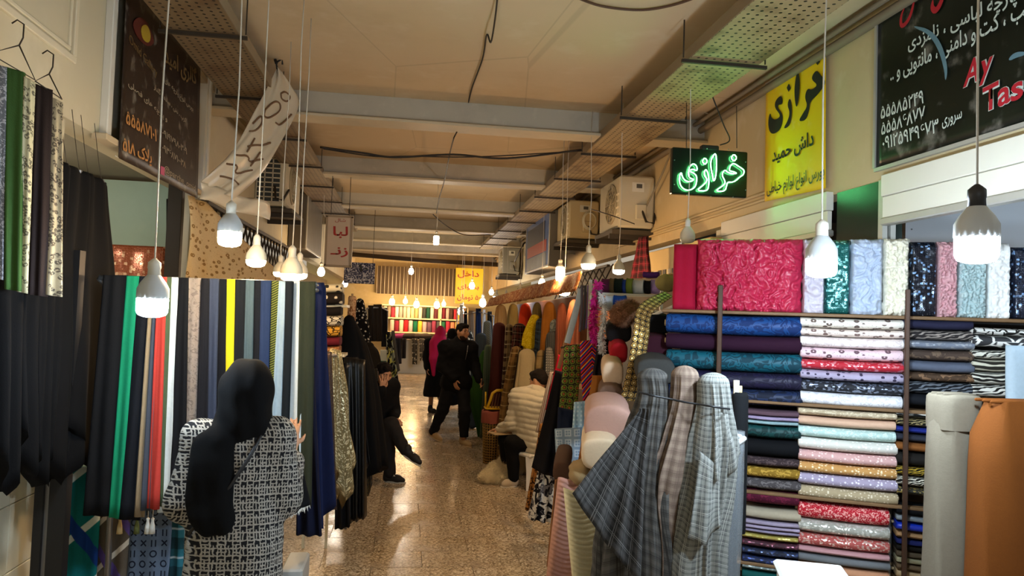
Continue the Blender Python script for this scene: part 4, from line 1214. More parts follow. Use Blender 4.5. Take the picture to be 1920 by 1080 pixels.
# ================================================================== LEFT SIDE
# rail with the dark cloth row
YR0, YR1 = 3.72, 3.86
rail = empty('clothes_rail', 'metal rail on posts that carries the dark cloth row', 'clothes rail')
a, b = atY(186, 521, YR0), atY(594, 533, YR1)
MB().tube([a, b], .014, 8).build('rail_tube', M_steel, rail)
for q, x in ((a, 0), (b, -.0)):
    dx_ = -.16 if q.x > -.9 else .06
    MB().tube([q, (q.x+dx_, q.y+.1, q.z-.1), (q.x+dx_, q.y+.16, .0)], .014, 8).build('upright', M_steel, rail)
    MB().box((q.x+dx_, q.y+.2, .012), (.06, .4, .024)).build('foot', M_steel, rail, False)
rows = [(195, 240, 158, 213, 966, '#101114', 'plain', 'broad black cloth at the outer end of the hanging row'),
        (238, 263, 206, 227, 970, '#14805c', 'plain', 'bright green strip of cloth in the dark hanging row'),
        (262, 287, 222, 262, 973, '#12151c', 'plain', 'blue-black cloth between the green and tan strips'),
        (283, 292, 254, 269, 968, '#8a7a62', 'plain', 'thin tan strip of cloth beside the red one'),
        (290, 299, 266, 280, 956, '#3e4450', 'plain', 'thin slate strip of cloth between tan and red'),
        (297, 312, 277, 297, 953, '#b23c34', 'plain', 'red strip of cloth hanging beside the white one'),
        (310, 321, 290, 303, 948, '#43513a', 'plain', 'thin olive strip of cloth between red and white'),
        (318, 336, 297, 321, 960, '#c9d3d6', 'plain', 'white strip of cloth next to the olive one'),
        (335, 353, 319, 345, 958, '#0f1014', 'plain', 'black cloth between the white and taupe strips'),
        (352, 379, 341, 367, 950, '#857a72', 'floral', 'taupe cloth with tone-on-tone texture behind the woman\'s shoulder'),
        (378, 392, 365, 385, 955, '#15151a', 'plain', 'narrow black cloth just beyond the taupe one'),
        (390, 410, 382, 400, 955, '#333a4c', 'plain', 'slate blue cloth above the woman\'s headscarf'),
        (408, 427, 398, 421, 955, '#101116', 'plain', 'black cloth before the yellow strip'),
        (425, 443, 419, 437, 955, '#c3b41c', 'plain', 'yellow strip of cloth above the woman\'s head'),
        (442, 464, 436, 453, 955, '#14161a', 'plain', 'black cloth just beyond the yellow strip'),
        (462, 476, 451, 467, 955, '#435258', 'plain', 'grey-teal strip of cloth past the yellow one'),
        (475, 493, 466, 483, 955, '#12141a', 'plain', 'black cloth before the navy strip'),
        (490, 508, 478, 496, 955, '#222f4c', 'plain', 'navy cloth beside the olive ribbed strip'),
        (506, 525, 491, 509, 952, '#6a7030', 'rows', 'olive strip with dark slanting ribs in the hanging row'),
        (524, 536, 505, 521, 900, '#8799a6', 'plain', 'pale blue-grey strip in the hanging row'),
        (535, 550, 516, 536, 950, '#14181c', 'plain', 'dark cloth just before the long white cloth'),
        (547, 566, 522, 561, 948, '#c6ced0', 'plain', 'long white cloth beside the woman\'s hand'),
        (563, 591, 556, 582, 948, '#2c2f22', 'plain', 'dark olive cloth at the aisle end of the hanging row')]
for k, (x0, x1, b0, b1, yb_, c, kd, lb) in enumerate(rows):
    f0, f1 = (x0-186)/408, (x1-186)/408
    Y0, Y1 = YR0+(YR1-YR0)*f0, YR0+(YR1-YR0)*f1
    yt = 518+ (x0-195)*.033
    o = strip4('hanging_cloth', atY(x0-1, yt, Y0-.02-.006*(k%3)-(.02 if x1-x0 < 16 else 0)), atY(x1+1, yt+.5, Y1-.02-.006*(k%3)-(.02 if x1-x0 < 16 else 0)), atY(b0-2, yb_, Y0-.05-.006*(k%3)-(.02 if x1-x0 < 16 else 0)), atY(b1+2, yb_+2, Y1-.05-.006*(k%3)-(.02 if x1-x0 < 16 else 0)),
               fabric(kd, c, '#20231a' if kd == 'rows' else '#6e645e', .012 if kd == 'rows' else .03), .014, .6+(x1-x0)/40, .007, nu=10 if x1-x0 < 20 else 16)
    tag(o, lb, 'hanging cloth', 'cloth strips on the rail')
# lower printed cloths behind the row
low = [(128, 193, 118, 190, 880, 'band', '#0d6a6e', '#c9d6d2', '#123a86', .3, 'teal cloth with white and blue crossing bars at the base of the row'),
       (186, 250, 190, 250, 965, 'band', '#5a5248', '#d0cabf', '#5a4a8e', .22, 'grey-brown cloth with white and purple bars under the row'),
       (246, 326, 246, 326, 955, 'marks', '#5b6b82', '#1a2030', None, .05, 'blue-grey cloth printed with dark monogram marks'),
       (322, 362, 324, 370, 958, 'tartan', '#2c6a7a', '#0c1218', '#b7c6cc', .14, 'turquoise and black tartan cloth beside the woman\'s coat'),
       (505, 532, 505, 530, 945, 'floral', '#2a3558', '#8f8648', None, .08, 'navy and mustard printed cloth on the far side of the coat')]
for x0, x1, b0, b1, yt, kd, c1, c2, c3, s_, lb in low:
    tl, tr2 = atY(x0, yt, 3.95), atY(x1, yt, 3.95)
    bl_, br2 = Vector((atY(b0, 1080, 3.95).x, 3.9, .12)), Vector((atY(b1, 1080, 3.95).x, 3.9, .12))
    tag(strip4('hanging_cloth', tl, tr2, bl_, br2, fabric(kd, c1, c2, s_, c3), .03, 2, .012), lb, 'hanging cloth', 'printed cloths under the rail')
# tassels
for k, (x, c, lb) in enumerate(((278, '#d8d8d0', 'white silky tassel hanging under the white strip'), (287, '#cfd0ca', 'second white tassel beside the monogram cloth'), (226, '#b39a6c', 'beige tassel under the green strip'), (258, '#5c6238', 'olive tassel under the tan strip'))):
    p = atY(x, 962, 3.72)
    e = empty('tassel', lb, 'tassel', 'tassels under the rail', (p.x, p.y, p.z))
    MB().tube([(0, 0, .03), (0, 0, -.02)], .002, 5).build('string', M_cordw, e)
    MB().lathe([(.003, -.02), (.008, -.026), (.006, -.036), (.011, -.06), (.014, -.095), (.002, -.096)], (0, 0, 0), 10).build('tuft', fabric('fur', c, c, .01), e)
# black door frame and grey post next to the tiles
e = empty('door_frame', 'black metal door frame with a grey post beside the tiled pillar', 'door frame', None, (-1.62, 3.62, 0))
p0, p1, p2, p3 = [atY(x, 1000, 3.66).x+1.62 for x in (74, 90, 101, 132)]
MB().box(((p0+p1)/2, 0, 1.02), (p1-p0, .06, 2.04)).build('outer_post', M_black, e, False)
MB().box(((p1+p2)/2, 0.01, 1.02), (p2-p1, .04, 2.04)).build('grey_post', M_steel, e, False)
MB().box(((p2+p3)/2, 0, 1.02), (p3-p2, .06, 2.04)).build('inner_post', M_black, e, False)

# long black cloths clipped below the fascia
BXp = -1.55
tops = [(-18, 42), (34, 78), (70, 116), (108, 156), (148, 199)]
bots = [(-14, 24, 850, .16), (24, 66, 800, .20), (54, 82, 850, .14), (74, 146, 850, .14), (120, 228, 800, .2)]
lbs = ['long black cloth hanging lowest at the photo edge', 'black cloth with a sharp pointed hem over the tiles', 'narrow black cloth tail in front of the tiled pillar', 'wide black cloth draped over the door frame', 'black cloth beside the pale green wall, hung by metal clips']
zt = 2.40
for k in range(5):
    (x0, x1), (b0, b1, yb_, tp) = tops[k], bots[k]
    A0, A1 = atX(x0, 400, BXp), atX(x1, 400, BXp)
    B0, B1 = atX(b0, yb_, BXp+.06), atX(b1, yb_, BXp+.06)
    e = empty('clipped_cloth', lbs[k], 'hanging cloth', 'long black cloths below the fascia', (BXp, A0.y, zt))
    o = strip4('cloth', Vector((BXp, A0.y, zt))-e.location, Vector((BXp, A1.y, zt))-e.location, B0-e.location, B1-e.location, fabric('plain', '#08080a', rough=.9), .05, 2, .022, 20, 18, tip=tp, N=Vector((1, 0, 0)))
    o.parent = e
    for f in (.25, .75):
        y = (A0.y*(1-f)+A1.y*f)-A0.y
        MB().box((0, y, .012), (.02, .03, .03), None, .004).build('clip', M_steel, e, False)
        MB().tube([(0, y, .02), (-.02, y, .12), (-.05, y, .31)], .0016, 5).build('clip_string', M_iron, e)
# copper sequinned cloth and a black pennant in the shop opening
p0, p1 = atY(196, 461, 6.0), atY(313, 516, 6.0)
o = strip4('sequin_cloth', (p0.x, 6.0, p0.z), (p1.x, 6.0, p0.z), (p0.x, 5.98, p1.z-.5), (p1.x, 5.98, p1.z-.5), fabric('sequin', '#a85a38', '#ffd0a8', .02), .03, 3, .01)
tag(o, 'copper sequinned cloth inside the shop opening', 'cloth')
p0, p1, p2 = atY(312, 375, 5.9), atY(316, 375, 5.9), atY(330, 515, 5.9)
o = strip4('pennant', p0, p1, atY(312, 512, 5.9), atY(336, 516, 5.9), fabric('plain', '#1b1a1c'), .02, 1, .006); tag(o, 'thin black folded cloth hanging beside the pale green wall', 'hanging cloth')
for k, (x, c) in enumerate(((332, '#2b2622'), (350, '#d8d2c2'))):
    q = atX(x, 450, -1.66)
    m = MB(); m.box((-1.68, q.y, 1.35), (.10, .06 if k == 0 else .10, 2.7), None, .005)
    struct(m.build('trim_%d' % (9+k), paint(c, .5), None, False), ['dark upright shop frame beside the pale green wall', 'white upright shop frame beside the dark one'][k])
# daisy printed canopy cloth behind the bulbs, left
c4 = [atY(352, 366, 5.6), atY(405, 430, 5.6), atY(352, 520, 5.6), atY(535, 524, 5.6)]
def daisy(u, v):
    a_ = atX(352, 366, -1.55)*(1-v)+atX(352, 522, -1.55)*v
    b_ = atX(385, 380, -1.55)*(1-v)+atX(545, 528, -1.2)*v
    p = a_*(1-u)+b_*u
    return p+Vector((.02*math.sin(u*9+v*4), 0, -.05*math.sin(PI*u)*v))
o = solid(MB().grid(daisy, 20, 16, lambda u, v: (u*v*1.6+u*.3, v*1.1)).build('daisy_cloth', fabric('bloom', '#cbb48a', '#8a6c40', .07)), .004)
tag(o, 'cream daisy-printed cloth sagging behind the warm bulbs', 'cloth')
# expanded-metal panel above it
pa = atX(430, 470, -1.62)
# hangers with lace strips, top corner
def hanger(label, hook, px0, px1, py0, py1, Y):
    h = atY(*hook, Y); a_ = atY(px0, py0, Y-.08); b_ = atY(px1, py1, Y+.08)
    e = empty('wire_hanger', label, 'hanger', 'wire hangers on the fascia', h)
    MB().tube([h-h+Vector((-.03, 0, .05)), Vector((-.012, 0, .065)), Vector((.012, 0, .05)), Vector((.012, 0, .0)), Vector((0, 0, -.03))], .003, 5).build('hook', M_iron, e)
    MB().tube([Vector((0, 0, -.03)), a_-h, b_-h, Vector((0, 0, -.03))], .003, 5).build('wire_triangle', M_iron, e)
    return e
hanger('wire hanger with the green and leopard strips', (37, 70), -20, 66, 100, 150, 2.95)
hanger('wire hanger with the dark brown and leopard strips', (93, 125), 66, 116, 152, 186, 3.15)
strips = [(-22, 13, -20, 6, 118, 520, 2.92, 'floral', '#6f7278', '#b9bac0', .02, 'grey lace strip at the very edge of the photo'),
          (10, 48, 8, 42, 128, 542, 2.95, 'plain', '#3c5a2c', '#3c5a2c', .02, 'moss green strip on the wire hanger'),
          (44, 67, 30, 53, 146, 546, 2.97, 'leopard', '#c3bd9c', '#6b6656', .02, 'pale leopard lace strip beside the moss green one'),
          (66, 99, 54, 90, 160, 552, 3.12, 'plain', '#2e2422', '#2e2422', .02, 'dark brown strip between two leopard strips'),
          (97, 117, 82, 116, 184, 552, 3.15, 'leopard', '#b0a184', '#5c5246', .02, 'darker leopard lace strip at the hanger\'s far end')]
for x0, x1, b0, b1, yt, yb_, Y, kd, c1, c2, s_, lb in strips:
    o = strip4('lace_strip', atY(x0, yt, Y), atY(x1, yt+12, Y+.03), atY(b0, yb_, Y), atY(b1, yb_+5, Y+.03), fabric(kd, c1, c2, s_), .014, 1.5, .007)
    tag(o, lb, 'hanging cloth', 'lace strips on wire hangers')

# cloths lining the aisle beyond the rail
def hang(lb, TLp, TRp, BLp, BRp, Y, mat, folds=3, amp=.02, thick=.05, tip=0.0, group='cloths lining the aisle', nm='hanging_cloth', dY=0.0, nu=18, nv=18):
    o = strip4(nm, atY(*TLp, Y), atY(*TRp, Y+dY), atY(*BLp, Y-.04), atY(*BRp, Y+dY-.04), mat, thick, folds, amp, nu, nv, tip)
    return tag(o, lb, 'hanging cloth', group)
hang('navy cloth draped in a long point at the corner of the row', (580, 540), (606, 540), (562, 985), (622, 925), 4.25, fabric('plain', '#1b2346'), 2.5, .03, .07, .10, dY=.1)
hang('dark navy cloth hanging lowest beneath the white one', (562, 700), (590, 700), (556, 1000), (604, 1003), 4.15, fabric('plain', '#12162c'), 2, .02, .06)
hang('thin burgundy cloth tail beside the navy hem', (588, 800), (598, 800), (590, 968), (602, 990), 4.6, fabric('plain', '#5c1422'), 1, .01, .03, .04)
hang('dark brown glittering cloth beside the navy one', (600, 665), (622, 668), (600, 945), (632, 955), 5.0, fabric('glitter', '#1e1618', '#6a5650', .006), 3, .02, .06)
hang('gold glittering cloth with a long pointed hem', (620, 660), (636, 664), (622, 880), (658, 865), 5.25, fabric('glitter', '#7a6c46', '#efe2b4', .007), 3, .025, .06, .30, dY=.15)
hang('black cloth reaching the floor beside the gold one', (630, 690), (650, 690), (628, 990), (657, 985), 5.75, fabric('plain', '#0d0d10'), 2, .02, .08)
hang('broad black cloth at the front corner of the black group', (645, 680), (685, 685), (652, 978), (688, 968), 6.2, fabric('satin', '#0c0d10'), 3, .03, .1)
hang('black leatherette cloth with bright folds', (646, 676), (672, 676), (650, 900), (694, 868), 6.35, fabric('satin', '#101217', rough=.3), 4, .035, .06, .10)
o = drape('draped_cloth', [(atY(655, 600, 6.8), .05, .05), (atY(662, 650, 6.8), .13, .1), (atY(668, 740, 6.8), .2, .16), (atY(675, 880, 6.8), .24, .2)], fabric('plain', '#0b0b0d'), folds=7)
tag(o, 'tall black cloth cone behind the leatherette one', 'draped cloth', 'cloths lining the aisle')
hang('dark glitter cloth with a slanting hem by the seated man', (676, 760), (692, 765), (684, 930), (699, 905), 6.75, fabric('glitter', '#15120f', '#6a5a3c', .012), 1, .01, .03, .06)
# white bench leg post at the foot of the row
e = empty('display_bench', 'white bench end standing at the foot of the dark row', 'bench', None, atZ(548, 1080, 0))
q0, q1 = atY(527, 1034, 4.0), atY(569, 1034, 4.0)
MB().box((q0.x/2+q1.x/2-e.location.x, 4.15-e.location.y, .23), (q1.x-q0.x, .3, .46), None, .01).build('side_panel', paint('#a9adac', .5), e, False)
# stack of folded cloth on the shelf
sh = [(592, 643, 532, 548, 'dots', '#d6c9a6', '#2e2a24', .06, 'cream bolt with dark dots on top of the corner stack'),
      (590, 644, 549, 571, 'dots', '#1d1714', '#d6cbb4', .06, 'dark bolt with white dots in the corner stack'),
      (595, 641, 575, 591, 'plain', '#15110f', '#000000', .05, 'plain black bolt under the dotted one'),
      (590, 642, 592, 610, 'giraffe', '#16130f', '#c6bda8', .035, 'black and white crackle bolt in the corner stack'),
      (593, 640, 611, 630, 'giraffe', '#1d1408', '#b8862c', .035, 'gold and black crackle bolt in the corner stack'),
      (593, 639, 631, 647, 'plain', '#5c1722', '#000000', .05, 'maroon bolt near the foot of the corner stack'),
      (592, 638, 648, 664, 'floral', '#7a4a2c', '#a87444', .04, 'copper bolt lowest in the corner stack')]
for x0, x1, y0, y1, kd, c1, c2, s_, lb in sh:
    a_, b_ = atY(x0, (y0+y1)/2, 5.6), atY(x1, (y0+y1)/2, 5.6)
    h = (y1-y0)/F_PX*5.6
    bolt('fabric_bolt', a_, b_, h*1.02, .24, fabric(kd, c1, c2, s_), lb, 'bolts in the corner stack', core=False, e=3.2)
e = empty('corner_shelf', 'pale shelf unit that holds the corner stack of bolts', 'shelf', None, (atY(617, 600, 5.7).x, 5.72, 0))
w = .27
for py in (573, 666):
    z = atY(617, py, 5.6).z; MB().box((0, -.0, z), (w, .3, .02)).build('board', paint('#cfc8ac', .5), e, False)
for x in (-w/2, w/2-.1):
    MB().box((x, .14, .99), (.02, .02, 1.98)).build('upright', paint('#b9b39a', .5), e, False)
# things further along the left side
Y = 9.5
def roll_v(lb, px, py0, py1, wpx, Y, mat, group='cloths far along the aisle', foot=None, nm='fabric_roll'):
    a_, b_ = atY(px, py0, Y), atY(px, py1, Y)
    r_ = wpx/F_PX*Y/2
    if foot: b_ = Vector((b_.x, Y, 0))
    e = empty(nm, lb, 'fabric roll', group, (b_.x, Y, b_.z))
    MB().lathe([(r_*.5, 0), (r_*.96, .004), (r_, .03), (r_*1.02, (a_.z-b_.z)*.5), (r_, a_.z-b_.z-.02), (r_*.8, a_.z-b_.z), (r_*.3, a_.z-b_.z-.004)], (0, 0, 0), 16).build('roll', mat, e)
    MB().tube([(0, 0, a_.z-b_.z-.02), (0, 0, a_.z-b_.z+.03)], r_*.25, 8).build('core_end', M_card, e)
    return e
roll_v('cream floral roll standing behind the black cone', 657, 555, 640, 15, 9.0, fabric('floral', '#d8b48c', '#9c6a44', .08), foot=1)
o = drape('draped_cloth', [(atY(675, 566, 9.6), .05, .05), (atY(676, 600, 9.6), .09, .08), (atY(678, 650, 9.6), .11, .09), (Vector((atY(680, 650, 9.6).x, 9.6, .05)), .12, .1)], fabric('dots', '#0e0e10', '#d9d3c4', .045), folds=5)
tag(o, 'black cloth with white polka dots far along the aisle', 'draped cloth', 'cloths far along the aisle')
for k, (x0, x1, y0, y1, Y, c, lb) in enumerate(((690, 700, 576, 640, 11.5, '#1c1816', 'narrow black coat-like cloth beyond the polka dots'), (700, 716, 574, 640, 12, '#241f1d', 'dark brown cloth beyond the polka dots'),
                                                  (716, 726, 580, 650, 13, '#1a1a1c', 'black cloth at the end of the far side row'), (738, 752, 636, 682, 20, '#17161a', 'black coat by the far white counter'))):
    hang(lb, (x0, y0), (x1, y0), (x0-1, y1), (x1+1, y1), Y, fabric('plain', c), 2, .02, .06, group='cloths far along the aisle')
o = drape('draped_cloth', [(atY(692, 648, 9.2), .06, .05), (atY(693, 670, 9.2), .13, .1), (atY(694, 760, 9.2), .17, .12), (Vector((atY(694, 700, 9.2).x, 9.2, .05)), .18, .14)], fabric('plain', '#211d17'), folds=7)
tag(o, 'dark olive cloth thrown over a bolt behind the seated man', 'draped cloth', 'cloths far along the aisle')
hang('black and white abstract cloth hanging behind the phone user', (724, 625), (734, 625), (728, 755), (750, 730), 10.5, fabric('camo', '#101012', '#9aa08c', .12, '#c9c86a'), 2, .03, .05, .12, group='cloths far along the aisle')
hang('grey cloth edge beside the abstract one', (734, 622), (740, 622), (738, 700), (750, 695), 10.8, fabric('plain', '#4a4844'), 1, .02, .04, group='cloths far along the aisle')
e = empty('paper_bag', 'white and green carrier bag among the far cloths', 'bag', None, atY(718, 695, 10.9))
MB().box((0, 0, .22), (.10, .08, .16), None, .006).build('upper_panel', paint('#c9d2cc', .5), e, False)
MB().box((0, 0, .07), (.102, .082, .14), None, .006).build('lower_panel', paint('#118a5c', .5), e, False)

MB().box((0, 0, -e.location.z/2), (.16, .14, e.location.z)).build('pedestal', paint('#2a2622', .7), e, False)
def rail_through(lb, pts, posts=(0, -1), r_=.012, mat=M_steel):
    P = [atY(*q) for q in pts]; e = empty('clothes_rail', lb, 'clothes rail', None, (P[0].x, P[0].y, 0))
    MB().tube([p-e.location+Vector((0, .01, -.008)) for p in P], r_, 7).build('rail_tube', mat, e)
    for k in posts: MB().tube([P[k]-e.location+Vector((0, .03, -.01)), Vector((P[k].x, P[k].y+.06, 0))-e.location], r_, 7).build('upright', mat, e)
    return e
rail_through('low steel rail that carries the glittering and black cloths', [(603, 666, 5.0), (628, 664, 5.25), (640, 690, 5.75), (660, 682, 6.3), (684, 764, 6.75)], (3,))
rail_through('short rail arm that carries the navy cloths', [(590, 540, 3.95), (594, 542, 4.25), (604, 543, 4.38)], ())
rail_through('dark rail for the far cloths beyond the polka dots', [(688, 577, 11.4), (700, 576, 11.7), (716, 576, 12.2), (727, 582, 13.0)])
# ================================================================== FAR END SHELVES
e = empty('far_shelves', 'lit wall shelves full of upright bolts at the far end', 'shelf', None, (.0, 23.55, 0))
Ys = 23.5
def zpx(py, px=790): return atY(px, py, Ys).z
xl, xr_ = atY(714, 600, Ys).x, atY(876, 600, Ys).x
for py in (598, 624, 574):
    MB().box(((xl+xr_)/2, .1, zpx(py)), (xr_-xl, .5, .04)).build('board', paint('#d9cba4', .5), e, False)
MB().box(((xl+xr_)/2, .33, (zpx(574)+zpx(626))/2), (xr_-xl, .03, zpx(570)-zpx(626))).build('back_panel', paint('#c9b98e', .6), e, False)
xm = atY(826, 600, Ys).x
for x in (xl, xm, xr_): MB().box((x, .1, (zpx(574)+zpx(626))/2), (.04, .5, zpx(574)-zpx(626))).build('divider', paint('#d9cba4', .5), e, False)
upc = ['#d8cdb4', '#8f8272', '#c2394a', '#d9d2c4', '#a39a8e', '#b8ad9c', '#d6ccb0', '#dac896', '#a8a070', '#c9c4b4', '#3a3c38', '#1e4a3a', '#c7bcae', '#5c2e34', '#d9c48a', '#6a2430', '#b59a94', '#4a3630', '#a8323c', '#d8a848', '#c07a4c']
loc_ = ['#c9bcae', '#8c2a3c', '#d6cbb0', '#b8282e', '#c2b6b2', '#1f6a4c', '#d8b440', '#c2a4a8', '#6a4e60', '#8a3a54', '#4a4a4c', '#2c6a4a', '#b0364a', '#c98a6a', '#d0a860', '#c8a090']
def cname(c):
    r_, g_, b_ = [int(c[i:i+2], 16) for i in (1, 3, 5)]
    mx, mn = max(r_, g_, b_), min(r_, g_, b_)
    if mx-mn < 28: return 'black' if mx < 60 else 'grey' if mx < 170 else 'off-white'
    if r_ == mx:
        if g_ > .85*r_: return 'yellow-cream' if mx > 150 else 'olive'
        if g_ > .65*r_: return 'tan' if mx < 200 else 'cream'
        if g_ > .45*r_: return 'brown' if mx < 140 else 'orange-tan'
        return 'maroon' if mx < 140 else 'red'
    if g_ == mx: return 'green'
    return 'navy' if mx < 100 else 'blue'
n = 0
for row, (cols, y0, y1, xa, xb) in enumerate(((upc, 576, 597, 718, 872), (loc_, 601, 623, 730, 870))):
    for k, c in enumerate(cols):
        x = xa+(xb-xa)*(k+.5)/len(cols)
        p = atY(x, y1, Ys); h = (y1-y0)/F_PX*Ys*random.uniform(.86, .98)
        w = (xb-xa)/len(cols)/F_PX*Ys*.92
        b = MB()
        rings = []
        for z, f in ((0, .9), (.01, 1), (h*.5, 1.02), (h-.02, 1), (h, .85), (h+.004, .5)):
            rings.append([Vector((xx*f, yy*f, z)) for xx, yy in roundrect(w, .2, 14, 3)])
        o = b.loft(rings).build('upright_bolt', fabric('plain', c), None, True, 50)
        o.location = (p.x, Ys+.02, zpx(598 if row == 0 else 624)+.022)
        tag(o, '%s upright bolt, %s along the %s far shelf' % (cname(c), ORD[k], 'upper' if row == 0 else 'lower'), 'fabric bolt', 'bolts on the far shelves')
# white counter, scarves and coats below the far shelves
e = empty('far_counter', 'plain white counter under the far shelves', 'counter', None, (atY(776, 680, 23).x, 23.2, 0))
wc = atY(812, 640, 23).x-atY(740, 640, 23).x
MB().box((0, 0, .5), (wc, .5, 1.0), None, .01).build('front_panel', paint('#b9bcb8', .5), e, False)
MB().box((0, 0, 1.02), (wc+.06, .56, .05), None, .01).build('counter_top', paint('#c9c6bb', .5), e, False)
for k, (x0, x1, y0, y1, c, lb) in enumerate(((752, 762, 636, 672, '#16151a', 'black scarf on the far counter'), (772, 783, 636, 683, '#3a3834', 'dark dotted scarf hanging at the far counter'), (786, 796, 636, 676, '#4a4844', 'grey dotted scarf hanging at the far counter'))):
    hang(lb, (x0, y0), (x1, y0), (x0+1, y1), (x1-1, y1), 22.6, fabric('dots', c, '#b8b4a8', .08) if k else fabric('plain', c), 2, .03, .06, group='scarves at the far counter')
for k, x in enumerate((745, 765, 790)):
    p = atY(x, 632, 22.8)
    o = sdf_object('scarf_pile', [('e', (0, 0, .02), (.3, .15, .08)), ('e', (.15, .02, .03), (.16, .14, .09)), ('e', (-.16, .0, .0), (.14, .12, .08))], .03, fabric('plain', ['#7a2a5c', '#2a2422', '#3c3430'][k]), None, .05)
    o.location = p; tag(o, ['magenta heap of scarves on the far counter', 'brown heap of scarves on the far counter', 'dark heap of scarves at the counter\'s far end'][k], 'scarves', 'heaps on the far counter')
e = o = None
# ================================================================== RIGHT SIDE: THE FABRIC SHOP'S SHELVES
RA, RB = atY(1255, 600, 4.15), atY(1920, 600, 3.35)
RD = Vector((RB.x-RA.x, RB.y-RA.y, 0)).normalized()
RN = Vector((RD.y, -RD.x, 0))            # faces the camera
if RN.y > 0: RN = -RN
def rk(px, py, back=0.0): return atPlane(px, py, RA-RN*back, RN)
shelf = empty('fabric_shelving', 'brown steel shelving that carries the horizontal bolts', 'shelf', None, (RA.x, RA.y, 0))
SL = shelf.location
def rbox(nm, p0, p1, z0, z1, d, mat, back=0.0):
    c = (Vector((p0.x, p0.y, 0))+Vector((p1.x, p1.y, 0)))/2-RN*(back+d/2); c.z = (z0+z1)/2
    L = math.hypot(p1.x-p0.x, p1.y-p0.y)
    M3 = Matrix((( RD.x, -RN.x, 0), (RD.y, -RN.y, 0), (0, 0, 1)))
    return MB().box(c-SL, (L, d, z1-z0), M3, .004).build(nm, mat, shelf, False)
for py, x0 in ((592, 1240), (768, 1380), (949, 1380), (1092, 1380)):
    z = rk(1690, py).z
    rbox('board', rk(x0, py), rk(2100, py), z-.018, z, .34, M_wood, .0)
for x, y0 in ((1352, 535), (1700, 543)):
    p = rk(x, y0)-RN*-.03
    rbox('post', rk(x-4.5, y0), rk(x+4.5, y0), 0 if x > 1400 else .0, p.z, .03, M_brown, -.045)
    rbox('rear_post', rk(x-4.5, y0), rk(x+4.5, y0), 0, 2.0, .03, M_brown, .36)
rbox('back_panel', rk(1262, 700), rk(2100, 700), .05, rk(1690, 592).z, .012, paint('#2a2522', .8), .36)

F = fabric
def rack_bolts(rows, xl, xr, grp, where, dep=.17, jit=3):
    n = len(rows)
    for k, (y0, y1, kd, c1, c2, s_, nm_) in enumerate(rows):
        ex = random.uniform(-jit, jit)
        yc = (y0+y1)/2
        B_ = rk(xr+ex, yc, dep/2)
        lft = rk(xl, yc-(xr-xl)*.05, dep/2)
        A_ = Vector((lft.x, lft.y, B_.z))
        h = rk(xr, y0).z-rk(xr, y1).z
        lb = nm_ if len(nm_.split()) > 3 else '%s, %s' % (nm_, where)
        bolt('fabric_bolt', A_, B_, h*1.03, dep, F(kd, c1, c2, s_), lb, grp, e=2.5 if h > .03 else 4, core=h > .045)
W1 = 'in the dark stack beside the brown post'
rack_bolts([(595, 632, 'damask', '#0b2a5e', '#14427e', .05, 'royal blue damask bolt, '+W1),
            (633, 664, 'plain', '#2a1024', '#2a1024', .05, 'plum bolt between blue and teal, '+W1),
            (665, 701, 'damask', '#083644', '#0f5566', .05, 'teal damask bolt, '+W1),
            (702, 733, 'damask', '#131028', '#1d1936', .05, 'dark violet bolt, '+W1),
            (733, 763, 'damask', '#0d1529', '#1a2746', .06, 'navy swirled bolt, lowest above the first board')], 1252, 1503, 'dark bolts on the shelving', W1)
W2 = 'left stack under the first board'
rack_bolts([(770, 780, 'plain', '#5c4650', '#000000', .05, 'thin mauve folded length topmost under the first board'),
            (781, 788, 'plain', '#9a8aa8', '#000000', .05, 'thin lilac folded length under the mauve one'),
            (789, 796, 'plain', '#8aa4a8', '#000000', .05, 'thin pale blue folded length above dark green'),
            (797, 823, 'damask', '#0b2a2a', '#134040', .05, 'dark green bolt above the black one'),
            (824, 857, 'plain', '#0d0e11', '#000000', .05, 'black velvety bolt under dark green'),
            (858, 875, 'floral', '#3a2e30', '#5c4c4c', .03, 'dark taupe lace bolt above gold'),
            (876, 897, 'floral', '#8a6a24', '#c09a44', .04, 'gold satin bolt in the dark stack'),
            (898, 919, 'floral', '#4a4546', '#6e6868', .04, 'grey lace bolt under the gold one'),
            (919, 946, 'floral', '#4c1428', '#6a2038', .04, 'burgundy bolt lowest on the second board'),
            (954, 975, 'plain', '#a89c86', '#000000', .05, 'beige folded length under the second board'),
            (976, 984, 'plain', '#9d90a4', '#000000', .05, 'upper thin lilac length under beige'),
            (985, 992, 'plain', '#a596ac', '#000000', .05, 'middle thin lilac length under beige'),
            (993, 999, 'plain', '#8e8298', '#000000', .05, 'lowest thin lilac length above mustard'),
            (1000, 1012, 'glitter', '#9a8838', '#d9cc80', .01, 'mustard glitter length under lilac'),
            (1013, 1027, 'glitter', '#3a1420', '#8a5060', .012, 'maroon glitter length under mustard'),
            (1028, 1042, 'glitter', '#12182c', '#4c5c88', .012, 'navy glitter length under maroon'),
            (1043, 1058, 'glitter', '#0e1838', '#3a4c88', .012, 'blue-black glitter length above silver'),
            (1059, 1070, 'glitter', '#6a7470', '#b8c4be', .012, 'silver-grey glitter length near the white table'),
            (1071, 1090, 'plain', '#14504c', '#000000', .05, 'deep teal length at the photo\'s lower edge')], 1392, 1498, 'lengths in the lower left stack', W2, .2)
W3 = 'in the pale middle stack'
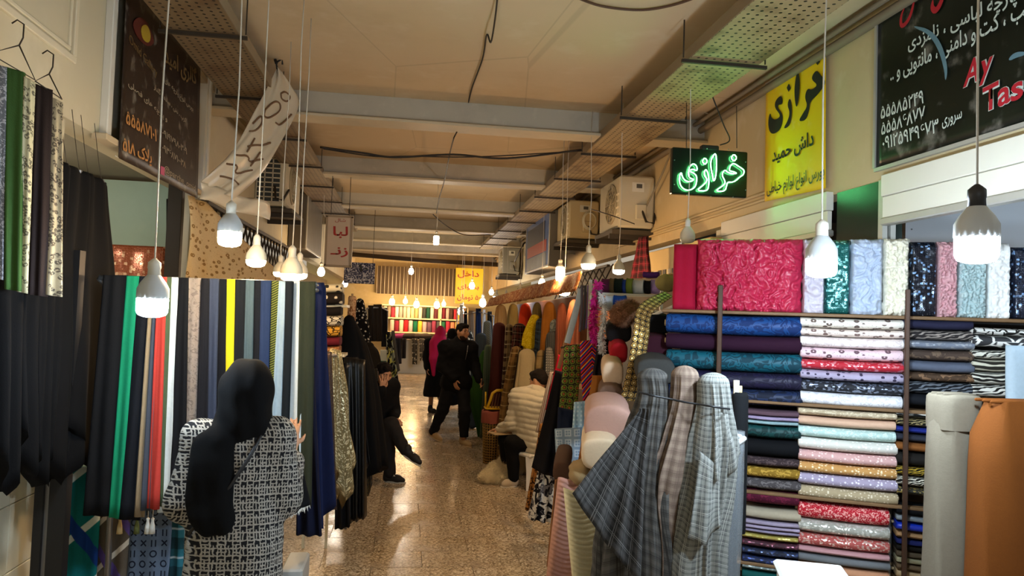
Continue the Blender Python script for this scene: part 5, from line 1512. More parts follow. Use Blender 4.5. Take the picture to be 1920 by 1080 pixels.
rack_bolts([(600, 619, 'bloom', '#e9e2d6', '#6a5a52', .042, 'white bolt with brown flowers topmost, '+W3),
            (620, 635, 'bloom', '#e6d6cc', '#7a625c', .042, 'thin blush bolt with flowers, second, '+W3),
            (636, 656, 'floral', '#eee4e0', '#d9c9c6', .04, 'plain blush-white bolt, '+W3),
            (657, 679, 'bloom', '#e3c6cc', '#6a5058', .042, 'pink bolt with grey flowers above red'),
            (680, 699, 'glitter', '#b3182c', '#ff9aa4', .012, 'bright red bolt in the pale stack'),
            (700, 719, 'dots', '#a79db4', '#3c3448', .03, 'lavender bolt with dark dots under red'),
            (720, 741, 'glitter', '#14161f', '#8a93a8', .014, 'black glitter bolt in the pale stack'),
            (742, 767, 'floral', '#e9e8ea', '#cfcdd2', .04, 'thick white bolt on the first board')], 1500, 1690, 'pale bolts in the middle stack', W3)
rack_bolts([(772, 787, 'floral', '#b8a68a', '#d6c8ac', .03, 'beige lace bolt topmost on the second board'),
            (788, 806, 'plain', '#d0aa90', '#000000', .05, 'peach bolt under the beige lace'),
            (807, 828, 'floral', '#b4cfc8', '#d4e6e0', .03, 'mint bolt under the peach one'),
            (829, 852, 'dots', '#d6d2c8', '#f4f2ec', .02, 'white bolt with raised dots under mint'),
            (853, 875, 'dots', '#d0a4a0', '#efd6d0', .018, 'pink bolt with tiny dots'),
            (876, 896, 'dots', '#c29256', '#f0dcb8', .018, 'amber bolt with tiny white dots'),
            (897, 920, 'dots', '#a69ab0', '#e6e0ec', .018, 'lavender bolt with tiny white dots'),
            (921, 945, 'dots', '#ac9a7a', '#dfd2b8', .016, 'khaki bolt with tiny dots on the board')], 1496, 1677, 'dotted bolts in the middle stack', W3)
rack_bolts([(951, 983, 'floral', '#b01e2c', '#e6a49c', .02, 'red bolt with white sprigs under the second board'),
            (984, 1009, 'glitter', '#9a988c', '#efeee4', .01, 'silver speckled bolt under the red one'),
            (1010, 1034, 'glitter', '#a84a44', '#f0c8bc', .01, 'rust speckled bolt under silver'),
            (1035, 1047, 'plain', '#b88a8c', '#000000', .05, 'thin dusty pink length under rust'),
            (1048, 1066, 'plain', '#6c6e70', '#000000', .05, 'grey length under dusty pink'),
            (1067, 1088, 'plain', '#c08a68', '#000000', .05, 'terracotta-pink length at the lower photo edge')], 1496, 1664, 'lengths in the lower middle stack', W3)
W4 = 'in the stack past the long brown post'
rack_bolts([(601, 620, 'plain', '#26263c', '#000000', .05, 'navy bolt topmost past the brown post'),
            (621, 639, 'leaf', '#2e2a2a', '#9a9088', .05, 'brown-grey zebra bolt under navy'),
            (640, 657, 'glitter', '#6f7684', '#c2c8d2', .012, 'silver-grey sparkling bolt past the brown post'),
            (658, 678, 'floral', '#4a3c34', '#6f5c4c', .1, 'brown marbled bolt past the brown post'),
            (679, 700, 'plain', '#5a6070', '#000000', .05, 'slate grey bolt between the brown ones'),
            (701, 717, 'floral', '#4c3a2c', '#8a6a50', .06, 'brown streaked bolt above the leaf print'),
            (718, 741, 'leaf', '#15171c', '#6a7078', .05, 'black bolt with grey leaves'),
            (742, 765, 'plain', '#14161b', '#000000', .05, 'black bolt on the yellow board edge')], 1690, 1818, 'bolts past the brown post', W4)
rack_bolts([(773, 786, 'zebra', '#1a1a1a', '#d0cdc4', .06, 'black and white bolt just below the yellow edge'),
            (787, 802, 'leaf', '#15140f', '#9a8a60', .03, 'dark bolt with straw-coloured flecks'),
            (803, 815, 'plain', '#1f2a78', '#000000', .05, 'cobalt bolt beside the taupe roll'),
            (816, 831, 'plain', '#2c2e38', '#000000', .05, 'charcoal bolt under cobalt'),
            (832, 850, 'plain', '#7a4a22', '#000000', .05, 'rust brown bolt beside the taupe roll'),
            (851, 877, 'plain', '#1d1a17', '#000000', .05, 'brown-black bolt under rust brown'),
            (878, 895, 'leaf', '#17130a', '#b0912e', .03, 'black bolt with gold leaves'),
            (896, 915, 'leaf', '#14120f', '#c9c2b0', .03, 'black bolt with white leaves'),
            (916, 932, 'glitter', '#1c170c', '#b09a58', .01, 'gold glitter bolt on the second board'),
            (951, 970, 'plain', '#101114', '#000000', .05, 'black length under the board past the post'),
            (971, 981, 'plain', '#7d8488', '#000000', .05, 'grey-white length above royal blue'),
            (982, 1000, 'satin', '#0c2ca8', '#000000', .05, 'shiny royal blue length past the post'),
            (1001, 1014, 'plain', '#9a7650', '#000000', .05, 'tan length under royal blue'),
            (1015, 1025, 'plain', '#1a2050', '#000000', .05, 'dark blue length under tan'),
            (1026, 1036, 'plain', '#16130f', '#000000', .05, 'black-brown length under dark blue'),
            (1037, 1048, 'plain', '#4c4030', '#000000', .05, 'olive brown length near the bottom past the post'),
            (1049, 1060, 'plain', '#8a8468', '#000000', .05, 'sage beige length near the bottom past the post'),
            (1061, 1072, 'plain', '#5c4a36', '#000000', .05, 'lowest brown length past the post'),
            (1073, 1090, 'plain', '#a58c68', '#000000', .05, 'sand length at the photo edge past the post')], 1676, 1800, 'lengths beside the taupe roll', W4, .2, 2)
rack_bolts([(619, 633, 'giraffe', '#22201e', '#e2e0da', .045, 'thin black and white bolt under the top board'),
            (634, 656, 'giraffe', '#e8e6e0', '#3a3a3c', .07, 'white bolt with big dark giraffe patches')], 1816, 2010, 'animal print bolts', W4)
rack_bolts([(657, 673, 'leaf', '#d6d2c4', '#2c2a26', .04, 'upper zebra bolt under the giraffe print'),
            (674, 697, 'zebra', '#c9c4b0', '#2f2c26', .08, 'second zebra bolt with long wavy bands'),
            (698, 720, 'zebra', '#d9d5c8', '#23211e', .05, 'third zebra bolt with tight curls'),
            (721, 744, 'leaf', '#d9d6cc', '#1d1b1a', .06, 'lowest zebra bolt above the taupe roll')], 1816, 1884, 'zebra print bolts', W4)
o = strip4('folded_cloth', rk(1885, 657, -.02), rk(1990, 662, -.02), rk(1884, 790, -.03), rk(1990, 800, -.03), F('plain', '#b4c6d2'), .06, 1.5, .012)
tag(o, 'pale blue folded cloth hanging beside the zebra bolts', 'hanging cloth')

# upright fancy bolts on the top board
def relief(lb, px0, px1, y0, y1, mat, amp, freq, nu, nv, kind, dep=.14):
    a_, b_ = rk(px0, y1), rk(px1, y1); z0 = rk(1690, 592).z+.001
    z1 = rk((px0+px1)/2, y0).z
    s = np.linspace(0, 1, nu+1); v = np.linspace(0, 1, nv+1)
    L = (Vector((b_.x, b_.y, 0))-Vector((a_.x, a_.y, 0))).length; H = z1-z0
    S, V = np.meshgrid(s, v)
    X, Z = S*L*freq, V*H*freq
    _seed[0] += 1; q = _seed[0]*7.7
    wx, wz = vnoise(X*.35+q, Z*.35, q), vnoise(X*.35, Z*.35+q, 3+q)
    if kind == 'ruffle':
        d = 1-np.abs(vnoise(X+wx*2.2, Z*.8+wz*2.2, q))*2.2; d = d+.5*(1-np.abs(vnoise(X*2+wx*3, Z*2+wz*3, q))*2)
    elif kind == 'curl':
        d = np.sin(6*vnoise(X+wx, Z+wz, q)+3*wx)*1.0
    elif kind == 'fluff':
        d = vnoise(X, Z, q)+.8*vnoise(X*2.3, Z*2.3, q)
    else:
        d = .25*vnoise(X, Z, q)+np.sin(S*PI*5+q)*.4
    d = d*amp
    edge = np.minimum(1, np.minimum(S, 1-S)*10)**.5
    rings = []
    for j in range(nv+1):
        fr = []; bk_ = []
        rr = min(1, (1-v[j])*14, v[j]*14+.5)**.5 if v[j] < 1 else .15
        for i in range(nu+1):
            p = Vector((a_.x+(b_.x-a_.x)*s[i], a_.y+(b_.y-a_.y)*s[i], z0+H*v[j]))
            jx = RD*(amp*.6*n1(v[j]*H*freq, q+9)) if i in (0, nu) else Vector()
            fr.append(p+jx+RN*(d[j, i]*edge[j, i]+.01-dep*.5*(1-edge[j, i]*rr)))
        for t in (1, .66, .33, 0):
            p = Vector((a_.x+(b_.x-a_.x)*t, a_.y+(b_.y-a_.y)*t, z0+H*v[j])); bk_.append(p-RN*(dep*(.5+.5*rr)))
        rings.append(fr+bk_)
    o = MB().loft(rings).build('upright_bolt', mat, None, True)
    return tag(o, lb, 'fabric bolt', 'fancy upright bolts on the top board')
relief('plain crimson velvet bolt at the end of the top board', 1258, 1303, 456, 584, F('velvet', '#a01232'), .006, 12, 14, 16, 'fold')
relief('wide rose-red ruffled bolt, largest on the top board', 1302, 1503, 447, 584, F('satin', '#b32344', rough=.4), .018, 42, 110, 72, 'ruffle')
relief('silver-white ruffled bolt next to the rose one', 1504, 1546, 448, 586, F('satin', '#c4bcc8', rough=.4), .017, 45, 30, 70, 'ruffle')
relief('teal sequinned bolt behind the cool bulb', 1545, 1594, 449, 588, F('sequin', '#05605c', '#9af0e8', .012), .004, 30, 26, 40, 'fluff')
relief('silver-blue ruffled bolt between teal and ivory', 1593, 1656, 447, 588, F('satin', '#aeb9cc', rough=.35), .017, 38, 44, 70, 'ruffle')
relief('ivory feathery bolt beside the long brown post', 1655, 1705, 446, 592, F('plain', '#e2dcc8'), .02, 70, 40, 90, 'fluff')
relief('black-blue sequinned bolt past the long brown post', 1705, 1758, 452, 598, F('sequin', '#0d1524', '#8fb4e0', .011), .004, 30, 26, 40, 'fluff')
relief('pink curly bolt beside the black sequins', 1757, 1796, 452, 600, F('plain', '#d0a0a4'), .014, 80, 36, 100, 'curl')
relief('mint-silver curly bolt beside the pink one', 1795, 1851, 452, 602, F('plain', '#b6c9c9'), .014, 80, 46, 100, 'curl')
relief('white fluffy bolt under the largest bulb', 1850, 1896, 455, 604, F('plain', '#f0efec'), .012, 55, 34, 80, 'fluff')
relief('navy sequinned bolt at the photo edge', 1895, 1990, 462, 606, F('sequin', '#101a30', '#8fb0dc', .011), .004, 30, 40, 40, 'fluff')
# white panel in the shop behind
a_, b_ = atY(1698, 400, 4.9), atY(2060, 400, 4.3)
m = MB(); c = (a_+b_)/2; L = math.hypot(b_.x-a_.x, b_.y-a_.y)
zt, zb = atY(1698, 353, 4.9).z, 1.9
m.box((c.x, c.y, (zt+zb)/2), (L, .03, zt-zb), Matrix.Rotation(math.atan2(b_.y-a_.y, b_.x-a_.x), 3, 'Z'))
e = empty('white_board', 'plain white board standing behind the fancy upright bolts', 'board', None, (c.x, c.y, 1.9))
o = m.build('panel', paint('#dfe3e8', .4, 0, .03), e, False); o.location = -e.location
for px, py in ((1711, 376), (1709, 430)):
    MB().lathe([(.006, 0), (.006, .004), (.002, .006)], atY(px, py, 4.86)-e.location, 8, Matrix.Rotation(PI/2, 3, 'X')).build('screw', M_steel, e)
MB().box((0, .05, -.95), (L, .04, 1.9)).build('lower_panel', paint('#9aa0a8', .6), e, False).rotation_euler = (0, 0, math.atan2(b_.y-a_.y, b_.x-a_.x))

# big standing rolls at the corner
def standing(lb, px0, px1, pyt, Y, mat, dep=.16, cuff=None):
    a_, b_ = atY(px0, pyt, Y), atY(px1, pyt+3, Y-.03)
    q0, q1 = atY(px0-20, 1080, Y), atY(px1-16, 1080, Y)
    e = empty('standing_bolt', lb, 'fabric bolt', 'tall standing bolts', (a_.x/2+b_.x/2, Y, 0))
    rings = []; n = 30; H = a_.z
    w = (b_.x-a_.x); c0 = (a_.x+b_.x)/2-e.location.x
    for j in range(15):
        t = j/14; z = H*t
        sh = (q0.x+q1.x)/2-(a_.x+b_.x)/2; sc_ = H-q0.z
        cx_ = c0+sh*(H-z)/sc_
        f = 1 if j < 13 else (.97 if j == 13 else .6)
        zz = z if j < 14 else H+.012
        rings.append([Vector((cx_+x*f+.006*math.sin(z*5+k*.7), y*f+.006*math.sin(z*7+k), zz)) for k, (x, y) in enumerate(roundrect(w*(1.02+.03*math.sin(z*4)), dep, n, 3.2))])
    MB().loft(rings).build('cloth_body', mat, e, True, 60)
    if cuff:
        rings = []
        for z, f in ((H-cuff, 1.015), (H-cuff*.6, 1.03), (H-.03, 1.02), (H, .99), (H+.010, .9), (H+.013, .5)):
            rings.append([Vector((c0+x*f+.004*math.sin(k*2.1+z*9), y*f*1.06+.003*math.sin(k+z*30), z)) for k, (x, y) in enumerate(roundrect(w, dep, n, 3.0))])
        MB().loft(rings).build('folded_cuff', mat, e, True, 60)
    for k in range(3):
        MB().box((c0, (k-1)*dep*.22, H+.012), (w*.86, .012, .012), None, .004).build('fold_edge', mat, e, True)
    return e
standing('taupe cloth bolt standing beside the long brown post', 1752, 1834, 744, 2.6, F('plain', '#6e6556'), .15, .12)
standing('orange-brown cloth bolt standing at the photo edge', 1834, 1960, 757, 2.45, F('plain', '#66370f'), .17)
# white table corner
tp = atY(1436, 1063, 2.75)
e = empty('white_table', 'white plastic stool table whose corner shows at the bottom edge', 'table', None, (tp.x+.14, tp.y-.1, 0))
TM = Matrix.Rotation(-.35, 3, 'Z')
MB().box((0, 0, tp.z), (.26, .26, .025), TM, .01).build('table_top', M_plastic, e, False)
for x in (-.1, .1):
    for y in (-.1, .1):
        q = TM @ Vector((x, y, 0)); MB().tube([(q.x*1.1, q.y*1.1, 0), (q.x, q.y, tp.z-.01)], [.014, .018], 8).build('leg', M_plastic, e)

# ================================================================== PLAID BUNDLES
def DR(lb, pts, Y, mat, ratio=.7, folds=6, amp=.12, floor_to=None, group='plaid cloth bundles', nm='draped_cloth', catg='draped cloth', ph=None, power=1.0, N_=18):
    cl = []
    for px, py, hw in pts:
        w = hw/F_PX*Y*1.02; cl.append((atY(px, py, Y), w, w*ratio))
    if floor_to is not None:
        p = cl[-1][0]; cl.append((Vector((p.x, p.y, floor_to)), cl[-1][1]*1.02, cl[-1][2]*1.02))
    return tag(drape(nm, cl, mat, folds=folds, amp=amp, ph=ph, power=power, N_=N_), lb, catg, group)
PLd = F('plaid', '#403e3b', '#5c5853', .05, '#282624'); PLb = F('plaid', '#6e5c50', '#8a7868', .045, '#54463c'); PLg = F('plaid', '#5c5d5a', '#8f8f88', .045, '#aeada4')
DR('charcoal plaid cloth tied over a roll, darkest of the three', [(1224, 706, 30), (1226, 742, 32), (1216, 800, 42), (1204, 880, 58), (1196, 960, 70), (1196, 1080, 82)], 3.15, PLd, .6, 9, .21, .12, N_=30, power=.35)
DR('brown checked cloth tied in the middle of the bundle', [(1284, 702, 27), (1283, 752, 29), (1272, 820, 36), (1258, 890, 43), (1252, 945, 36), (1262, 1000, 40), (1268, 1080, 46)], 3.12, PLb, .7, 7, .2, .12, N_=30, power=.35)
DR('light grey glen plaid cloth tied over the outermost roll', [(1338, 716, 31), (1341, 765, 34), (1340, 830, 46), (1330, 920, 48), (1318, 1000, 46), (1312, 1080, 48)], 3.05, PLg, .65, 8, .19, .12, N_=30, power=.35)
o = strip4('cloth_corner', atY(1196, 770, 3.1), atY(1216, 770, 3.1), atY(1070, 922, 2.95), atY(1196, 1090, 3.0), F('plaid', '#282624', '#454240', .06, '#6a6764'), .02, 3.2, .03, 22, 22, .02)
tag(o, 'black tartan corner of cloth flaring out towards the aisle', 'draped cloth', 'plaid cloth bundles')
o = strip4('cloth_corner', atY(1338, 775, 3.0), atY(1374, 778, 3.02), atY(1334, 900, 2.98), atY(1392, 850, 3.0), PLg, .02, 1.6, .018, 16, 14, .03)
tag(o, 'loose light plaid corner hanging from the outermost bundle', 'draped cloth', 'plaid cloth bundles')
o = strip4('cloth_corner', atY(1312, 850, 2.98), atY(1350, 880, 2.98), atY(1292, 1010, 2.95), atY(1348, 985, 2.95), PLg, .02, 1.5, .016, 14, 14, .05)
tag(o, 'lower pointed fold of the light plaid cloth', 'draped cloth', 'plaid cloth bundles')
o = tag(MB().tube([Vector(cat([tuple(atY(x, y, d)) for x, y, d in ((1198, 735, 3.06), (1225, 742, 3.02), (1256, 748, 3.03), (1284, 754, 3.0), (1310, 758, 2.98), (1340, 763, 2.93), (1368, 767, 3.0))], t/30)) for t in range(31)], .0045, 6).build('elastic_cord', M_black), 'black elastic cord tied round the plaid bundles', 'cord')
# rolls behind the bundle
e = roll_v('black roll with a white cardboard core beside the plaid cloth', 1382, 735, 1000, 32, 3.35, F('plain', '#111214'), 'rolls behind the plaid bundle')
MB().tube([(-.02, 0, .60), (-.02, 0, .72)], .014, 10).build('white_core', paint('#cfc9b8', .6), e)
e = empty('wrapped_roll', 'dark roll wrapped in clear plastic film', 'fabric roll', 'rolls behind the plaid bundle', (atY(1390, 1000, 3.05).x, 3.2, 0))
zt = atY(1388, 812, 3.2).z; lean = atY(1386, 812, 3.2).x-e.location.x
MB().lathe([(.02, 0), (.046, .0), (.048, zt*.5), (.046, zt-.02), (.02, zt-.02)], (0, 0, 0), 18).build('roll', F('plain', '#1d2024'), e)
rings = []
for j in range(14):
    t = j/13; rings.append([Vector(((.058+.007*n1(k*.9, t*9))*math.cos(2*PI*k/26)+lean*t*.3, (.058+.007*n1(k*.9+5, t*9))*math.sin(2*PI*k/26), t*(zt+.01))) for k in range(26)])
MB().loft(rings).build('plastic_film', glass('#c9d0d4', .12, .22), e)
MB().tube([Vector((lean*.3+.055*math.cos(t*.4), .055*math.sin(t*.4), zt-.03+.012*math.sin(t))) for t in range(17)], .012, 8).build('film_rim', paint('#c2c6c8', .3), e)

# ================================================================== ROLL ENDS AND CLOTHS BESIDE THE AISLE
def endroll(lb, px0, px1, py0, py1, Y, mat, L=.55, dirv=(.25, 1, .05), e_=2.8, grp='rolls lying end-on beside the plaid bundle', core=True):
    c = atY((px0+px1)/2, (py0+py1)/2, Y); w = (px1-px0)/F_PX*Y; h = (py1-py0)/F_PX*Y
    d = Vector(dirv).normalized()
    return bolt('fabric_roll', c+d*L, c, h, w, mat, lb, grp, e=e_, core=False, soft=True, sag=-.01, cat_='fabric roll')
endroll('dusty pink roll lying end-on, widest of the pile', 1094, 1186, 760, 838, 3.75, F('plain', '#b08a7c'))
endroll('cream roll below the dusty pink one', 1088, 1160, 822, 884, 3.6, F('plain', '#cdb698'))
endroll('brown roll end at the floor side of the pile', 1036, 1070, 868, 904, 4.3, F('plain', '#4c3426'))
endroll('cream rounded roll at the top of the pile', 1128, 1170, 678, 726, 4.4, F('plain', '#c9ae92'))
endroll('mocha roll under the cream rounded one', 1121, 1170, 722, 770, 4.3, F('plain', '#6c5446'))
endroll('red roll end between black fur and cream', 1143, 1178, 642, 682, 4.7, F('plain', '#a01a24'))
endroll('maroon roll beside the gold medallion trim', 1200, 1262, 628, 674, 4.25, F('plain', '#34121e'))
endroll('thick dark grey roll behind the charcoal bundle', 1192, 1268, 672, 724, 3.95, F('plain', '#3a3a38'))
endroll('black roll under the top board beside the trim', 1206, 1262, 590, 628, 4.4, F('plain', '#0e0f12'))
endroll('black furry roll under the copper fur', 1136, 1186, 604, 644, 4.9, F('fur', '#0d0c0e', '#1c1a1c', .01))
def furball(nm, lb, prims, res, c1, c2, amp, loc, freq=60, grp=None):
    def post(P, d): return d+amp*(vnoise(P[0]*freq, P[1]*freq, P[2]*freq*.6)+.6*vnoise(P[0]*freq*2, P[1]*freq*2, P[2]*freq))
    o = sdf_object(nm, prims, res, F('fur', c1, c2, .01), None, .05, post, lambda V: V[:, [0, 2]])
    mb = MB(); rnd = random.Random(11); me = o.data
    for v in me.vertices:
        for q in range(2):
            dd = (v.normal+Vector((rnd.gauss(0, .5), rnd.gauss(0, .5), rnd.gauss(-.2, .5)))).normalized()
            sd = dd.orthogonal().normalized()*res*.22; tip_ = v.co+dd*amp*rnd.uniform(1.2, 2.6)
            mb.add([v.co-sd, v.co+sd, tip_], [(0, 1, 2)])
    k_ = mb.build('fur_strands', F('fur', c1, c2, .01), o, False); k_['kind'] = 'stuff'
    o.location = loc
    return tag(o, lb, 'fur', grp)
furball('fur_bundle', 'copper brown fur bundle on the trim shelf', [('e', (0, 0, 0), (.075, .09, .07)), ('e', (.05, .03, .04), (.06, .07, .05))], .009, '#6a4632', '#a87a5c', .012, atY(1168, 590, 4.75))
furball('fur_heap', 'creamy white fluffy fur heap on the floor by the stool', [('e', (0, 0, .10), (.14, .12, .12)), ('e', (-.10, -.05, .06), (.12, .1, .07)), ('e', (.07, -.02, .16), (.08, .08, .16)), ('e', (.05, -.08, .06), (.1, .08, .07))], .012, '#d6c7a0', '#f4ead0', .014, Vector((atZ(936, 905, 0).x, 8.15, 0)), 45)
o = sdf_object('crumpled_cloth', [('e', (0, 0, 0), (.06, .1, .035)), ('e', (.04, .05, .02), (.06, .08, .03)), ('e', (-.03, -.05, -.02), (.04, .06, .04))], .008, F('plain', '#8a7350'), None, .03, lambda P, d: d+.012*vnoise(P[0]*30, P[1]*12, P[2]*30), lambda V: V[:, [0, 2]])
o.location = atY(1090, 880, 3.75); tag(o, 'khaki crumpled cloth on top of the ribbed ones', 'cloth')
def ribbed(lb, TLp, TRp, BLp, BRp, Y, c, pitch=.022, folds=1.2, am=.02):
    TL, TR, BL, BR = [atY(*p, Y) for p in (TLp, TRp, BLp, BRp)]
    L = (TL-BL).length; nv = int(L/pitch*4); nu = 18
    N = Vector((-.25, -1, 0)).normalized(); rings = []; _seed[0] += 1; ph = _seed[0]
    for j in range(nv+1):
        v = j/nv; a_ = TL*(1-v)+BL*v; b_ = TR*(1-v)+BR*v
        r_ = .011*abs(math.sin(PI*v*L/pitch))
        fr, bk_ = [], []
        for i in range(nu+1):
            s = i/nu; p = a_*(1-s)+b_*s
            w = am*(.3+v)*math.sin(2*PI*folds*s+ph+v)
            z = Vector((0, 0, .012*math.sin(2*PI*folds*s+ph+1)))
            ed = min(1, 6*s, 6*(1-s))**.5 if 0 < s < 1 else .1
            top_ = min(1, v*12+.15)
            fr.append(p+z+N*(w+(.02*top_+r_)*ed)); bk_.append(p+z+N*(w-.02*ed*top_))
        rings.append(fr+bk_[::-1])
    return tag(MB().loft(rings).build('ribbed_cloth', F('plain', c, rough=.95)), lb, 'hanging cloth', 'ribbed plush cloths')
ribbed('dusty pink ribbed plush cloth hanging to the floor', (1046, 899), (1108, 897), (1020, 1120), (1086, 1140), 3.7, '#b88a7c')
ribbed('cream ribbed plush cloth beside the black tartan corner', (1056, 918), (1118, 914), (1078, 1140), (1180, 1150), 3.45, '#d6c9a2', .024, 1.0, .015)
hang('tan suede cloth edge at the aisle side of the pink ribs', (1040, 905), (1050, 902), (1024, 1060), (1040, 1090), 3.95, F('plain', '#7c5434'), 1, .01, .03, group='ribbed plush cloths')

# trims, bands and ribbons
def ribbon(nm, lb, eL, eR, mat, catg='trim', grp='decorative bands', th=.008, n=36, sag=0.0):
    rings = []
    a0 = [tuple(atY(*q)) for q in eL]; b0 = [tuple(atY(*q)) for q in eR]
    for j in range(n+1):
        a_, b_ = Vector(cat(a0, j/n)), Vector(cat(b0, j/n))
        fr = [a_*(1-s)+b_*s+Vector((0, -th*(.5 if 0 < s < 1 else .1), 0)) for s in (0, .15, .5, .85, 1)]
        bk_ = [a_*(1-s)+b_*s+Vector((0, th*(.5 if 0 < s < 1 else .1), 0)) for s in (1, .85, .5, .15, 0)]
        rings.append(fr+bk_)
    return tag(MB().loft(rings).build(nm, mat), lb, catg, grp)
ribbon('medallion_trim', 'gold medallion trim bending over a rod and hanging straight down', [(1246, 546, 4.45), (1215, 560, 4.35), (1194, 580, 4.25), (1187, 620, 4.2), (1176, 690, 4.2), (1162, 750, 4.2)], [(1262, 556, 4.4), (1240, 572, 4.3), (1221, 592, 4.25), (1217, 630, 4.2), (1208, 690, 4.2), (1196, 753, 4.2)], F('medal', '#1c140a', '#b08a44', .036, '#e0c684'), n=44)
ribbon('woven_band', 'black band woven with green and gold ornaments', [(1058, 648, 5.5), (1054, 700, 5.5), (1046, 780, 5.5)], [(1087, 645, 5.5), (1087, 700, 5.5), (1081, 786, 5.5)], F('medal', '#141008', '#7a8a2c', .05, '#a8562c'))
ribbon('chevron_band', 'red band with blue and yellow chevrons', [(1087, 640, 5.4), (1089, 700, 5.4), (1096, 784, 5.4)], [(1119, 636, 5.4), (1121, 700, 5.4), (1122, 776, 5.4)], F('chevron', '#8f1220', s=.06))
ribbon('pale_ribbon', 'long pale blue ribbon slanting down from the trim shelf', [(1084, 541, 5.7), (1072, 590, 5.7), (1058, 642, 5.7)], [(1093, 541, 5.7), (1084, 590, 5.7), (1069, 645, 5.7)], F('satin', '#a8b8c6'), grp='ribbons by the trim shelf')
ribbon('tan_ribbon', 'tan ribbon edge beside the pale blue one', [(1080, 560, 5.9), (1062, 620, 5.9), (1044, 690, 5.9)], [(1085, 562, 5.9), (1069, 622, 5.9), (1051, 692, 5.9)], F('plain', '#9a7450'), grp='ribbons by the trim shelf')
for k, (x, c, lb) in enumerate(((1089, '#54505c', 'grey-violet fringe strand nearest the pale ribbon'), (1095, '#3c3a40', 'charcoal fringe strand second from the pale ribbon'), (1101, '#5c4a78', 'purple fringe strand third from the pale ribbon'), (1106, '#2c2c30', 'black fringe strand touching the pink boa'))):
    ribbon('fringe_strand', lb, [(x, 535, 5.5), (x-1, 580, 5.5), (x-4, 622-k*3, 5.5)], [(x+5, 535, 5.5), (x+4, 580, 5.5), (x+1, 622-k*3, 5.5)], F('plain', c), grp='fringe strands', th=.014, n=12)
def boa(lb, pts, Y, rad, c, n=420):
    P = [tuple(atY(x, y, Y)) for x, y in pts]
    L4 = Vector(P[0]); e = empty('feather_boa', lb, 'boa', 'feather boas', L4)
    path = [Vector(cat(P, t/20))-L4 for t in range(21)]
    MB().tube(path, rad*.3, 7).build('core_string', F('plain', c), e)
    mb = MB(); rnd = random.Random(3)
    for i in range(n):
        t = rnd.random(); p = Vector(cat(P, t))-L4
        d = Vector((rnd.gauss(0, 1), rnd.gauss(0, 1), rnd.gauss(-.3, .8))).normalized()
        s_ = d.cross(Vector((rnd.random(), rnd.random(), 1))).normalized()*rad*.10
        q = p+d*rad*rnd.uniform(.7, 1.2)+Vector((0, 0, -rad*.2)); mid = p+d*rad*.6
        mb.add([p-s_*.4, p+s_*.4, mid+s_, q, mid-s_], [(0, 1, 2, 3, 4)])
    o = mb.build('feather_barbs', F('plain', c, rough=.7), e, False); o['kind'] = 'stuff'
    return e
boa('hot pink feather boa hanging from the trim shelf', [(1122, 530), (1117, 560), (1112, 600), (1118, 640)], 5.2, .05, '#c22a86')
boa('white feather boa hanging beside the pink one', [(1128, 552), (1133, 590), (1128, 630), (1130, 660)], 5.1, .04, '#cfcfd2')
boa('grey feather tuft above the white boa', [(1122, 545), (1127, 560), (1130, 572)], 5.15, .035, '#6a6a70', 160)
boa('deep magenta feather boa lower down', [(1108, 610), (1112, 630), (1118, 648)], 5.3, .035, '#8e1440', 200)
# trim shelf with short rolls
e = empty('trim_shelf', 'small white wire shelf holding the rolls of trim', 'shelf', None, (atY(1180, 548, 5.3).x, 5.35, 0))
z_ = atY(1180, 551, 5.3).z; z2 = atY(1180, 580, 5.3).z
for z in (z_, z2): MB().box((0.02, 0, z-.008), (.56, .22, .016)).build('board', paint('#c9c4b4', .5), e, False)
for x in (-.26, .30): MB().box((x, .1, z_/2+.05), (.022, .022, z_+.1)).build('upright', paint('#b0aa98', .5), e, False)
tr_ = [(1129, 1144, 522, 550, '#4a1c34', 'plum roll of trim at the aisle end'), (1144, 1153, 521, 550, '#5c4a30', 'brown roll of trim beside plum'), (1153, 1168, 521, 550, '#13201c', 'dark green roll of trim'),
       (1168, 1175, 523, 550, '#233a86', 'blue roll of trim'), (1175, 1187, 521, 551, '#6a7a34', 'olive green roll of trim'), (1187, 1208, 524, 551, '#b9c0c6', 'white roll of trim'), (1208, 1221, 525, 551, '#16161c', 'black roll of trim'), (1221, 1237, 523, 551, '#a58ac0', 'lilac roll of trim')]
for x0, x1, y0, y1, c, lb in tr_:
    c_ = atY((x0+x1)/2, (y0+y1)/2, 5.3)
    h = (y1-y0)/F_PX*5.3; w = (x1-x0)/F_PX*5.3
    bolt('trim_roll', c_-RD*w*.5, c_+RD*w*.5, h, .12, F('stripe', c, c, .01), lb+' on the trim shelf', 'rolls of trim', core=False, cat_='trim roll', e=2.2, seg=3)
for x0, x1, y0, y1, c, lb in ((1136, 1150, 553, 580, '#c6d0da', 'white cylinder of ribbon below the trim shelf'), (1150, 1174, 553, 580, '#1c4aa8', 'cobalt cylinder of ribbon below the trim shelf'), (1206, 1236, 509, 521, '#4a2464', 'purple folded trim above the trim shelf')):
    c_ = atY((x0+x1)/2, (y0+y1)/2, 5.2); h = (y1-y0)/F_PX*5.2; w = (x1-x0)/F_PX*5.2
    bolt('trim_roll', c_-RD*w*.5, c_+RD*w*.5, h, .1, F('plain', c), lb, 'rolls of trim', core=False, cat_='trim roll', e=2.2, seg=3)
o = sdf_object('cloth_ball', [('e', (0, 0, 0), (.06, .06, .055)), ('e', (.04, .01, -.01), (.05, .05, .05))], .008, F('plain', '#8f8450'), None, .03, lambda P, d: d+.006*vnoise(P[0]*40, P[1]*40, P[2]*20), lambda V: V[:, [0, 2]])
o.location = atY(1246, 530, 4.7); tag(o, 'khaki balled cloth at the end of the top board', 'cloth')
